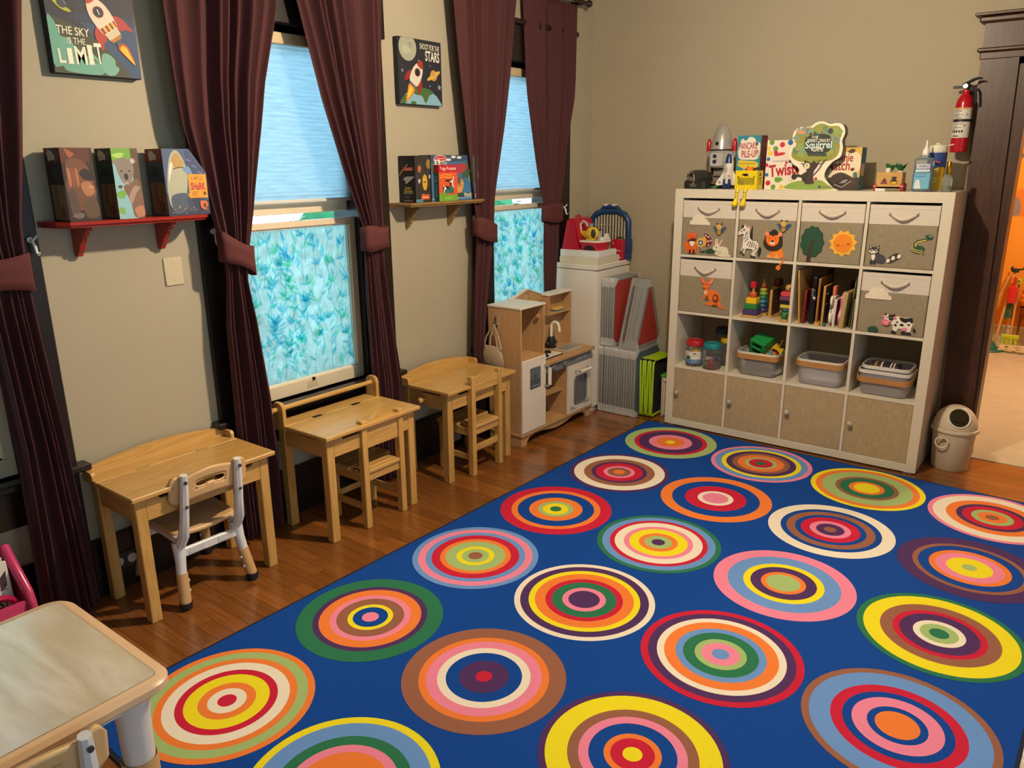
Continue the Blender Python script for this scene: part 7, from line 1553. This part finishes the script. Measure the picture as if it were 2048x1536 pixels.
def f_map(a):
    a.rect(0, 0, 1, 1, '#44688c'); a.poly([(0, .82), (0, 1), (1, 1), (1, .9), (.5, .86)], '#3a4a66'); [a.ell(x, y, .05, .018, '#d8d8d0') for x, y in ((.46, .96), (.58, .95), (.36, .90))]
    a.poly(smooth_poly([(0, .70), (.1, .86), (.25, .84), (.30, .6), (.1, .5)]), '#3f5a3a'); a.poly(smooth_poly([(.70, .80), (.85, .92), (1, .90), (1, .3), (.9, .2), (.75, .5), (.62, .5)]), '#3a5a40'); a.poly(smooth_poly([(.48, .74), (.62, .82), (.74, .78), (.70, .66), (.55, .58), (.47, .62)]), '#a83a40'); a.poly(smooth_poly([(.46, .48), (.55, .52), (.66, .40), (.62, .18), (.54, .15), (.48, .3)]), '#cf9a52'); a.ell(.56, .44, .05, .05, '#6a5248'); a.rect(.49, .30, .62, .36, '#b0763a'); a.poly(smooth_poly([(.66, .20), (.72, .40), (.82, .48), (.92, .36), (.98, .20)]), '#3f74a4'); a.ell(.82, .48, .05, .07, '#7a9a72'); a.poly([(.78, .60), (.86, .62), (.82, .78)], '#d0ccc0'); a.ell(.97, .53, .05, .05, '#e0d8c8')
    a.ell(.19, .925, .125, .045, '#e4dccc'); a.ell(.19, .925, .115, .038, '#b03a3a'); a.rect(.11, .915, .28, .935, '#d89a90'); a.text('33', .12, .83, .075, '#e8e4da', wmax=.135, bold=.03); a.text('PIECE', .265, .855, .032, '#d8d4ca', wmax=.11); a.text('FLOOR', .265, .81, .032, '#d8d4ca', wmax=.11)
    a.rect(.4, .06, 1, .16, '#2e4a44'); a.text('World Map', .80, .108, .055, '#ece8dc', wmax=.28, bold=.02); a.rect(0, .045, 1, .055, '#d8d4ca'); a.rect(0, 0, 1, .045, '#4a7ab0'); [a.poly([(x-.03, .045), (x+.03, .045), (x, .01)], '#e4c04a') for x in (.52, .93)]
puzzle_box('world map floor puzzle box at the back right of the oak shelf', -1.735, -1.345, .006, .090, 1.4545, 1.690, mat('#2e3438', .5), f_map, lambda a: (a.rect(0, 0, 1, 1, '#262a2a'), a.rect(.5, .6, .8, .9, '#6a5a3a')))
def f_yoga(a):
    a.rect(0, 0, 1, 1, '#d8542c'); a.rect(0, .79, 1, 1, '#b8202e'); a.text('Yoga Pretzels', .5, .895, .115, '#ece0d0', wmax=.86); a.line([(.08, .70), (.3, .74), (.6, .71), (.75, .74)], .03, '#f0a03a'); a.line([(.06, .65), (.3, .67), (.55, .65), (.7, .67)], .03, '#f0a03a'); a.rect(.20, .21, .80, .40, '#2f6a5e'); a.rect(.0, 0, 1, .17, '#6aa02c'); a.poly([(.0, .17), (.35, .17), (.5, .20), (.0, .22)], '#6aa02c'); a.lines(.3, .75, .10, 2, .035, '#a8cc7a', .012)
    a.poly([(.32, .58), (.66, .60), (.64, .40), (.58, .40), (.56, .52), (.34, .54)], '#2a1c1c'); a.line([(.58, .54), (.74, .52), (.80, .68)], .05, '#e8ddd0'); a.line([(.72, .52), (.78, .36)], .05, '#e8ddd0'); a.line([(.24, .44), (.28, .36), (.26, .22)], .045, '#e8ddd0'); a.poly([(.18, .38), (.40, .42), (.54, .40), (.52, .32), (.40, .34), (.2, .32)], '#2a1c1c'); a.ell(.32, .35, .06, .05, '#e8ddd0'); a.ell(.72, .54, .05, .05, '#e8ddd0')
puzzle_box('orange yoga card box in front of the world map puzzle', -1.716, -1.570, .0915, .126, 1.4545, 1.641, mat('#b8202e', .5), f_yoga, lambda a: (a.rect(0, 0, 1, .78, '#2f4a3a'), a.rect(0, .78, 1, 1, '#a02030'), a.text('Yoga Pretzels', .5, .42, .45, '#7fb09a', wmax=3.2, rot=-PI/2)), nm='card_box')
# canvases
def canvas(label, y0, y1, z0, z1, bg, f, tilt=0):
    t = thing('canvas_print', label, 'picture', (0.0008, y0, z0), rot=(tilt, 0, 0)); w, h, d = y1-y0, z1-z0, .034
    b = B(); b.box((0, 0, 0), (d, w, h), mat(bg, .7, var=.06), bev=.003); b.build('stretched_canvas', t)
    a = Art((d, 0.002, .002), (0, 1, 0), (0, 0, 1), w-.004, h-.004); a.clip = True; f(a); a.build('painting', t); return t
LT = '#d8d2b8'
def ground(a, cx, cy, r, m, lo=0.0):
    asp = a.w/a.h; pts = []
    for k in range(181):
        t = PI*2*k/180; x, y = cx+r*math.cos(t), cy+r*math.sin(t)*asp
        if 0 <= x <= 1 and 0 <= y <= 1: pts.append((x, y))
    return pts
def c_limit(a):
    a.rect(0, 0, 1, 1, '#232130'); a.poly([(.35, .62), (1, .62), (1, 0), (.85, 0), (.6, .3)], '#223f60'); a.poly([(.3, .72), (1, .72), (1, .62), (.3, .60)], '#232d48')
    rn = random.Random(9); [a.ell(rn.random(), .2+.8*rn.random(), .004, .004, '#8a94a4') for k in range(30)]
    a.poly([(0, 0)]+[(.88, 0), (.80, .12), (.70, .24), (.58, .36), (.44, .47), (.28, .56), (.12, .62), (0, .64)], '#35371f')
    a.poly(smooth_poly([(.0, .10), (.0, .62), (.06, .60), (.10, .50), (.12, .42), (.22, .40), (.30, .30), (.46, .24), (.56, .12), (.52, .01), (.16, .02), (.10, .08)], 3), '#5f9a86'); a.poly(smooth_poly([(.54, .12), (.56, .26), (.64, .26), (.70, .20), (.70, .14), (.74, .10), (.68, .02), (.58, .02)], 3), '#6aa08c'); a.poly(smooth_poly([(.22, .38), (.36, .30), (.50, .14), (.44, .18), (.30, .28)]), '#4a4a24')
    a.poly(smooth_poly([(.06, .84), (.16, .79), (.27, .72), (.24, .70), (.14, .74)]), '#a8aa28'); a.ell(.18, .79, .055, .045, '#2f3844', rot=-.5); a.line([(.15, .83), (.2, .83), (.23, .78)], .008, '#8a94a0')
    R = math.radians(-52)
    def tr(x, y): return (.605+(x*math.cos(R)-y*math.sin(R)), .70+(x*math.sin(R)+y*math.cos(R))*a.w/a.h)
    def rp(pts, m): a.poly([tr(*p) for p in pts], m)
    # local: nose at +y... rocket points up-left
    R = math.radians(33)
    rp(smooth_poly([(.10, -.06), (.20, -.12), (.23, -.30), (.16, -.24), (.10, -.22)]), '#a8281e'); rp(smooth_poly([(-.10, -.06), (-.20, -.12), (-.23, -.30), (-.16, -.24), (-.10, -.22)]), '#a8281e')
    rp(smooth_poly([(0, .24), (-.06, .19), (-.115, .08), (-.12, -.06), (-.09, -.18), (0, -.20), (.09, -.18), (.12, -.06), (.115, .08), (.06, .19)]), '#d8c6ac'); rp(smooth_poly([(-.06, .18), (0, .245), (.06, .18), (0, .165)]), '#b03420')
    rp([(-.105, -.10), (.105, -.10), (.095, -.17), (-.095, -.17)], '#8e2a1a'); [rp([(x, -.10), (x+.03, -.10), (x+.03, -.17), (x, -.17)], '#d8b050') for x in (-.065, -.005, .05)]
    rp([(-.09, -.18), (.09, -.18), (.085, -.25), (-.085, -.25)], '#c8b89a'); rp([(-.085, -.25), (.085, -.25), (.06, -.29), (-.06, -.29)], '#a86e20'); rp([(-.035, -.30), (.035, -.30), (.035, -.35), (-.035, -.35)], '#4a5058')
    rp(smooth_poly([(-.055, -.36), (0, -.34), (.055, -.36), (.06, -.44), (.01, -.60), (-.03, -.48)]), '#b0401c'); rp(smooth_poly([(-.035, -.38), (.01, -.36), (.04, -.40), (.03, -.48), (.008, -.60), (-.02, -.48)]), '#e0b020')
    c0 = tr(0, .05); a.ell(c0[0], c0[1], .062, .062, '#5a1e1e'); a.ell(c0[0], c0[1], .045, .045, '#1e1a20'); a.line([(c0[0]-.01, c0[1]+.03), (c0[0]+.012, c0[1]-.03)], .01, '#d8d8d8')
    a.text('THE SKY', .26, .485, .085, LT, wmax=.36, bold=.012, rot=-.02); a.text('IS THE', .28, .375, .065, LT, wmax=.20, bold=.006); 
    for q, (ch, x, y, s) in enumerate((('L', .10, .185, .145), ('I', .19, .19, .16), ('M', .31, .205, .185), ('I', .42, .225, .20), ('T', .515, .245, .215))): a.text(ch, x, y, s, '#e0dac2', bold=.022, rot=.04, wmax={'M': .125, 'I': .055, 'L': .07, 'T': .085}[ch])
    for (x, y, w_, h_) in ((.19, .265, .06, .012), (.19, .11, .06, .012), (.42, .325, .065, .013), (.42, .12, .065, .013)): a.rect(x-w_/2, y, x+w_/2, y+h_, '#e0dac2')
canvas('dark canvas picture lettered the sky is the limit with a rocket', -3.518, -3.212, 1.951, 2.235, '#262a33', c_limit)
def c_stars(a):
    a.rect(0, 0, 1, 1, '#1e1f28'); rn = random.Random(4); [a.ell(rn.random(), .3+.7*rn.random(), .006, .006, '#6a7280') for k in range(16)]
    a.poly([(0, 0)]+[(.0, .03), (.08, .12), (.2, .2), (.36, .255), (.55, .265), (.72, .225), (.86, .15), (.96, .05), (.99, 0)], '#7ba4b4'); a.poly(smooth_poly([(.28, .22), (.42, .265), (.66, .255), (.78, .20), (.68, .15), (.64, .08), (.58, .03), (.5, .14), (.36, .15)]), '#41602c'); a.poly(smooth_poly([(.0, .02), (.08, .12), (.14, .14), (.16, .05), (.1, .0)]), '#41602c'); a.blob(.30, .02, .06, .03, '#41602c', 4)
    a.ell(.21, .855, .20, .20, '#9a9c86', n=32); a.blob(.18, .82, .09, .07, '#a8aa92', 4); a.blob(.27, .90, .05, .05, '#8e907a', 2)
    R = math.radians(-32)
    def tr(x, y): return (.40+(x*math.cos(R)-y*math.sin(R)), .47+(x*math.sin(R)+y*math.cos(R))*a.w/a.h)
    def rp(pts, m): a.poly([tr(*p) for p in pts], m)
    rp(smooth_poly([(.10, -.02), (.19, -.08), (.20, -.24), (.12, -.18)]), '#8a201c'); rp(smooth_poly([(-.10, -.02), (-.19, -.08), (-.20, -.24), (-.12, -.18)]), '#8a201c')
    rp(smooth_poly([(0, .24), (-.08, .14), (-.12, .0), (-.10, -.16), (0, -.19), (.10, -.16), (.12, 0), (.08, .14)]), '#cfc4b2'); rp(smooth_poly([(-.075, .15), (0, .25), (.075, .15), (0, .12)]), '#9a2a20'); c0 = tr(0, .03); a.ell(c0[0], c0[1], .065, .065, '#5a1e20'); a.ell(c0[0], c0[1], .045, .045, '#1a1620')
    rp([(-.09, -.18), (.09, -.18), (.07, -.22), (-.07, -.22)], '#5a5a5e'); rp(smooth_poly([(-.08, -.24), (0, -.22), (.08, -.24), (.07, -.34), (.0, -.52), (-.05, -.36)]), '#c87820'); rp(smooth_poly([(-.04, -.26), (.04, -.26), (.04, -.34), (.0, -.46)]), '#e8b840')
    a.ell(.80, .475, .085, .085, '#b8823a'); a.ell(.80, .47, .18, .035, '#c8a44a', rot=.45); a.ell(.79, .50, .06, .04, '#c08a42')
    def star(x, y, r): a.poly([(x+(r if k % 2 == 0 else r*.42)*math.cos(PI/2+k*PI/5), y+(r if k % 2 == 0 else r*.42)*math.sin(PI/2+k*PI/5)*a.w/a.h) for k in range(10)], '#8a94a8')
    star(.93, .295, .055); star(.07, .50, .035); star(.45, .68, .022); star(.70, .30, .022); star(.72, .62, .018)
    a.text('SHOOT FOR THE', .72, .895, .085, LT, wmax=.46, bold=.012, rot=-.03); a.text('STARS', .78, .755, .15, '#dcd6c2', wmax=.34, bold=.022, rot=-.02)
canvas('small dark canvas picture lettered shoot for the stars', -1.884, -1.568, 1.938, 2.252, '#23252c', c_stars)
# wall fittings
plate_m = mat('#c3b596', .45, var=.02)
b = B(); b.box((0, 0, 0), (.006, .078, .112), plate_m, bev=.003); b.cyl((.006, .039, .02), (.0068, .039, .02), .003, mat('#a59a80', .4), seg=10); b.cyl((.006, .039, .092), (.0068, .039, .092), .003, mat('#a59a80', .4), seg=10); single(b, 'blank_plate', 'cream blank wall plate under the right end of the red shelf', 'plate', (.0005, -3.208, 1.182))
def outlet(label, y, z, horiz=True):
    t = thing('wall_outlet', label, 'outlet', (.0165, y, z)); w, h = (.118, .072) if horiz else (.072, .118)
    b = B(); b.box((0, 0, 0), (.005, w, h), mat('#2a2622', .4), bev=.002); b.build('plate', t)
    for k in (0, 1):
        y0, z0_ = (w*(.27+.46*k), h/2) if horiz else (w/2, h*(.27+.46*k))
        b = B(); b.cyl((.005, y0, z0_), (.009, y0, z0_), .019, mat('#b9b4ad', .4), seg=24); b.build('socket_cover', t)
outlet('dark outlet plate with two round covers on the baseboard under the first desk', -3.598, .085)
t = thing('wall_outlet', 'pale outlet plate on the baseboard under the third desk', 'outlet', (.0165, -1.545, .03)); b = B(); b.box((0, 0, 0), (.005, .075, .118), mat('#c8bfae', .4), bev=.002); b.build('plate', t); b = B(); b.cyl((.005, .037, .08), (.009, .037, .08), .016, wpaint, seg=20); b.build('socket_cover', t)
# fire extinguisher
t = thing('fire_extinguisher', 'red fire extinguisher with white label hanging left of the doorway', 'extinguisher', (2.276, -.077, 1.681))
rx = mat('#b0101f', .22, var=.03)
b = B(); b.lathe([(0, 0), (.036, 0), (.0395, .004), (.0395, .235), (.036, .258), (.024, .278), (.0165, .288), (.0165, .305), (0, .305)], rx, seg=36); b.build('cylinder', t)
b = B(); b.keep = True
def wrap(z0, z1, m, r, a0, a1, n=20):
    for k in range(n):
        t0, t1 = a0+(a1-a0)*k/n, a0+(a1-a0)*(k+1)/n
        f = b.face([(r*math.cos(t0), r*math.sin(t0), z0), (r*math.cos(t1), r*math.sin(t1), z0), (r*math.cos(t1), r*math.sin(t1), z1), (r*math.cos(t0), r*math.sin(t0), z1)], mat(m, .4), True)
A0, A1 = -PI*.98, -.1
wrap(.072, .218, '#d6d0c4', .0398, A0, A1); wrap(.210, .2165, '#c8922a', .0400, A0+.4, A1-.4, 12); wrap(.072, .218, '#e0dbd0', .0400, -.75, -.60, 3)
rn = random.Random(3)
for z in (.204, .198, .190, .183, .177, .172, .165, .148, .142, .136, .128, .120, .113): a_ = -2.75+rn.random()*.3; wrap(z, z+.0028, ['#4a4644', '#7a7672', '#5a5452'][int(z*1000) % 3], .0400, a_, a_+.5+1.0*rn.random(), 8)
for k in range(5): a_ = -2.6+.30*k; wrap(.097, .109, '#26221f', .0400, a_, a_+.2, 4)
wrap(.078, .083, '#3a3634', .0400, -2.4, -1.6, 8); wrap(.125, .137, '#a82424', .0401, -1.15, -1.02, 3); wrap(.178, .190, '#8a3a2a', .0401, -1.05, -.95, 3); b.build('label', t)
b = B(); b.lathe([(.0402, .150), (.0412, .151), (.0412, .162), (.0402, .163)], blk, seg=36); b.box((.03, .03, .150), (.045, .076, .163), blk); b.box((-.045, .03, .150), (-.03, .076, .163), blk); b.build('strap', t)
b = B(); b.lathe([(.014, .305), (.014, .318), (.018, .320), (.018, .332), (0, .332)], mat('#2a2826', .35), seg=18); b.box((-.062, -.008, .314), (-.01, .008, .326), blk, bev=.002); b.build('valve', t)
b = B(); b.lathe([(0, .003), (.010, .003), (.013, 0), (.013, -.012)], chrome, origin=(-.004, -.022, .322), axis=(-.1, -1, .1), seg=20); b.build('gauge', t)
b = B(); b.tube([(-.02, 0, .330), (.0, 0, .338), (.025, 0, .352), (.045, 0, .358), (.065, 0, .356)], [.006, .008, .008, .006, .003], blk, seg=8); b.build('lever', t)
b = B(); b.tube([(.012, 0, .322), (.030, -.004, .322), (.040, -.006, .305), (.046, -.006, .27), (.048, -.005, .24)], .006, blk, seg=8); b.build('discharge_tube', t)
b = B(); b.box((-.02, .0385, .06), (.02, .076, .30), blk); b.build('wall_bracket', t)
# waste bin
wb = mat('#d8cbb2', .4, var=.02)
t = thing('waste_bin', 'cream dome-lid waste bin with ring handle between cube shelf and doorway', 'bin', (2.468, -.158, 0))
b = B(); b.lathe([(0, 0), (.086, 0), (.090, .004), (.108, .222), (.105, .222), (.088, .008), (0, .008)], wb, seg=44, sy=.95); b.build('body', t)
b = B(); b.lathe([(.108, .216), (.117, .220), (.119, .228), (.116, .236), (.108, .238)], wb, seg=44, sy=.95); b.build('rim', t)
D = Vector((.22, -.72, .62)).normalized(); bm2 = bmesh.new(); bmesh.ops.create_uvsphere(bm2, u_segments=64, v_segments=48, radius=.108)
kill = [f for f in bm2.faces if f.calc_center_median().z < -.001 or f.calc_center_median().normalized().angle(D) < .50]
bmesh.ops.delete(bm2, geom=kill, context='FACES'); b = B(); b.take(bm2, wb, Matrix.Translation((0, 0, .236)) @ Matrix.Diagonal((1, .95, 1.14, 1)), smooth=True); dome = b.build('dome_lid', t, solid=.002)
b = B(); U = D.orthogonal().normalized(); V = D.cross(U); ring = []
for k in range(36):
    an = 2*PI*k/36; p = (D*math.cos(.50)+(U*math.cos(an)+V*math.sin(an))*math.sin(.50))*.109; ring.append((p.x, p.y*.95, p.z*1.14+.236))
b.tube(ring, .0055, mat('#e6dac2', .35), seg=8, closed=True); b.build('opening_rim', dome)
b = B(); pr = [(-.040+.030*math.cos(k*PI/12), -.103-.010, .168+.030*math.sin(k*PI/12)) for k in range(24)]; b.tube(pr, .0045, mat('#e2d6bd', .35), seg=8, closed=True); b.build('ring_handle', t)
b = B(); b.cyl((-.040, -.088, .196), (-.040, -.118, .198), .008, wb, seg=12); b.build('handle_boss', t)
b = B(); b.blob if False else b.ball((.01, .0, .13), .07, mat('#8a8478', .8, bump=.5), sc=(1, 1, .7)); single(b, 'crumpled_paper', 'crumpled paper inside the cream waste bin', 'paper', (2.468, -.158, .02))
# ================================================================ things in the next room
ZF = .0045
def nx(px, py, y=3.22):  # plain helper: metres from the room's own corner
    return None
t = thing('broom_stand', 'teal round toy broom stand base on the carpet beyond the doorway', 'stand', (2.275, 3.13, ZF)); tl = mat('#1f6a62', .4)
b = B(); b.lathe([(0, 0), (.125, 0), (.13, .006), (.12, .018), (.07, .024), (.062, .05), (.045, .075), (.02, .085), (0, .086)], tl, seg=36); b.build('base', t)
b = B(); b.cyl((.045, .02, .05), (.105, .12, .70), .012, pineZ, seg=12); b.build('post', t)
b = B(); b.lathe([(0, .0), (.03, 0), (.03, .03), (0, .03)], mat('#1c2a24', .5), origin=(.105, .12, .69), seg=16)
for an in (0, 2.1, 4.2): b.tube([(.105, .12, .71), (.105+.05*math.cos(an), .12+.05*math.sin(an), .715), (.105+.06*math.cos(an), .12+.06*math.sin(an), .73)], .008, mat('#1c2a24', .5))
b.build('hook_ring', t)
def tool(label, p0, p1, headf, cat='broom', nm='toy_broom'):
    t = thing(nm, label, cat, (p0[0], p0[1], 0)); q = Vector(p1)-Vector((p0[0], p0[1], 0))
    b = B(); b.cyl((0, 0, p0[2]), q, .0105, pineZ, seg=12); b.build('handle', t); headf(t); return t
def orange_head(t):
    b = B(); b.lathe([(0, .06), (.03, .055), (.042, .03), (.045, 0), (0, 0)], mat('#e2561a', .5), origin=(0, 0, .20), seg=20); b.build('head', t)
    b = B(); rn = random.Random(2)
    for k in range(40): an = rn.random()*6.28; r = .035*rn.random()**.5; b.cyl((r*math.cos(an), r*math.sin(an), .20), (2.0*r*math.cos(an), 2.0*r*math.sin(an), .08), .003, mat('#a8946a', .8), seg=5)
    o = b.build('bristles', t); o['kind'] = 'stuff'
tool('toy broom with orange head and pale bristles on the teal stand', (2.235, 3.20, .25), (2.345, 3.25, .66), orange_head)
def lime_head(t):
    lm = mat('#b5c81e', .45)
    b = B(); b.box((-.068, -.022, .115), (.068, .022, .155), lm, bev=.006); b.build('head', t)
    b = B()
    for k in range(4): b.box((-.060+.032*k, -.018, ZF), (-.040+.032*k, .018, .117), lm, bev=.002)
    b.build('bristles', t)
tool('lime green toy push broom leaning on the orange wall', (2.430, 3.16, .15), (2.425, 3.24, .60), lime_head)
t = thing('toy_dustpan', 'red toy dustpan hanging from the broom stand', 'dustpan', (2.395, 3.175, .43)); rd = mat('#c8281e', .35)
b = B(); b.rbox((-.038, -.02, 0), (.038, .0, .15), .022, rd, axis=1, bev=.004); b.build('pan', t); b = B(); b.rbox((-.013, -.012, .14), (.013, .0, .23), .012, rd, axis=1); b.build('handle', t)
t = thing('toy_mop', 'toy mop with green yarn strands hanging under the red dustpan', 'mop', (2.385, 3.21, .28))
b = B(); b.cyl((.0, 0, .15), (.01, .03, .38), .0105, pineZ, seg=12); b.build('handle', t)
b = B(); rn = random.Random(4)
for k in range(26): x = -.032+.064*rn.random(); y = .02*rn.random(); b.tube([(x*.6, y, .16), (x, y-.01, .10), (x*1.1+.01*rn.random(), y, .05), (x+.012*rn.random(), y, .0+.03*rn.random())], .0045, mat('#3a6a50', .9), seg=5)
o = b.build('strands', t); o['kind'] = 'stuff'
b = B(); b.cyl((0, 0, 0), (.012, .05, .55), .010, mat('#7a4a1e', .6), seg=10); single(b, 'toy_pole', 'dark brown toy pole leaning on the orange wall', 'pole', (2.470, 3.255, ZF))
t = thing('toy_brush', 'lime topped toy brush handle on the broom stand', 'brush', (2.425, 3.20, .60)); b = B(); b.lathe([(0, 0), (.02, .0), (.026, .02), (.022, .045), (0, .05)], mat('#b0b82a', .45), seg=18); b.build('cap', t); b = B(); b.ball((0, -.022, .025), .008, blk); b.build('hole', t)
t = thing('feather_duster', 'orange fluffy duster by a brown basket at the frame edge', 'duster', (2.56, 3.22, .30))
b = B(); bm2 = bmesh.new(); bmesh.ops.create_icosphere(bm2, subdivisions=4, radius=.11)
for v in bm2.verts: v.co *= 1+.10*noise.noise(v.co*40)+.06*math.sin(v.co.z*140)
b.take(bm2, mat('#ee8412', .9, var=.2, scale=90), Matrix.Translation((0, 0, .19)), smooth=True); b.build('fluff', t)
b = B(); b.lathe([(.10, .10), (.09, .04), (.05, -.02), (.0, -.03)], mat('#8a4a12', .7), seg=22); b.build('cup', t); b = B(); b.cyl((0, 0, -.2955), (0, 0, -.02), .012, pineZ, seg=12); b.build('stick', t)
b = B(); rn = random.Random(6)
for q in range(3):
    y = 3.08+.03*q; pts = [(2.36+.03*k, y+.012*math.sin(k*1.9+q), ZF+.019+.012*q+.009*abs(math.sin(k*1.3+q))) for k in range(12)]; b.tube(pts, [.012+.006*math.sin(k*2.4) for k in range(12)], mat('#d8c49a', .9, var=.15, scale=90, bump=.6), seg=8)
single(b, 'rope_heap', 'cream knotted rope lying on the carpet by the lime broom', 'rope', (0, 0, 0))
# wall decals on the orange wall
def decal(nm, label, x, z, w, h, f):
    a = Art((0, 0, 0), (1, 0, 0), (0, 0, 1), w, h); f(a); o = a.build(nm); o.location = (x, NY1-.0006, z); tag(o, label, 'wall decal'); return o
decal('wall_lettering', 'dark lettering on the orange wall beyond the doorway', 2.150, 1.56, .24, .16, lambda a: (a.text('You', .42, .78, .34, '#6a5a34', wmax=.78, bold=.03), a.text('C', .86, .25, .36, '#6a5a34', bold=.03)))
def fruit(a):
    a.ell(.62, .45, .42, .40, '#d8780e', n=32); a.poly(smooth_poly([(.70, .90), (.85, 1.0), (1, .95), (.9, .86)]), '#8a8a1c'); a.poly(smooth_poly([(.05, .50), (.2, .66), (.42, .60), (.55, .40), (.54, .12), (.3, .08), (.10, .12)]), '#8a7a72'); a.poly(smooth_poly([(.0, .44), (.14, .40), (.26, .22), (.22, .08), (.02, .10)]), '#d8a818'); a.lines(.3, .48, .14, 2, .03, '#6a5e58', .01)
decal('wall_sticker', 'round orange and purple mural sticker on the orange wall', 2.165, 1.14, .30, .32, fruit)
for (x, z) in ((2.20, 1.78), (2.17, 1.42)): decal('wall_mark', ['pale dot on the orange wall above the lettering', 'pale dot on the orange wall below the lettering'][z < 1.5], x, z, .035, .03, lambda a: a.ell(.5, .5, .4, .3, '#e8c080'))
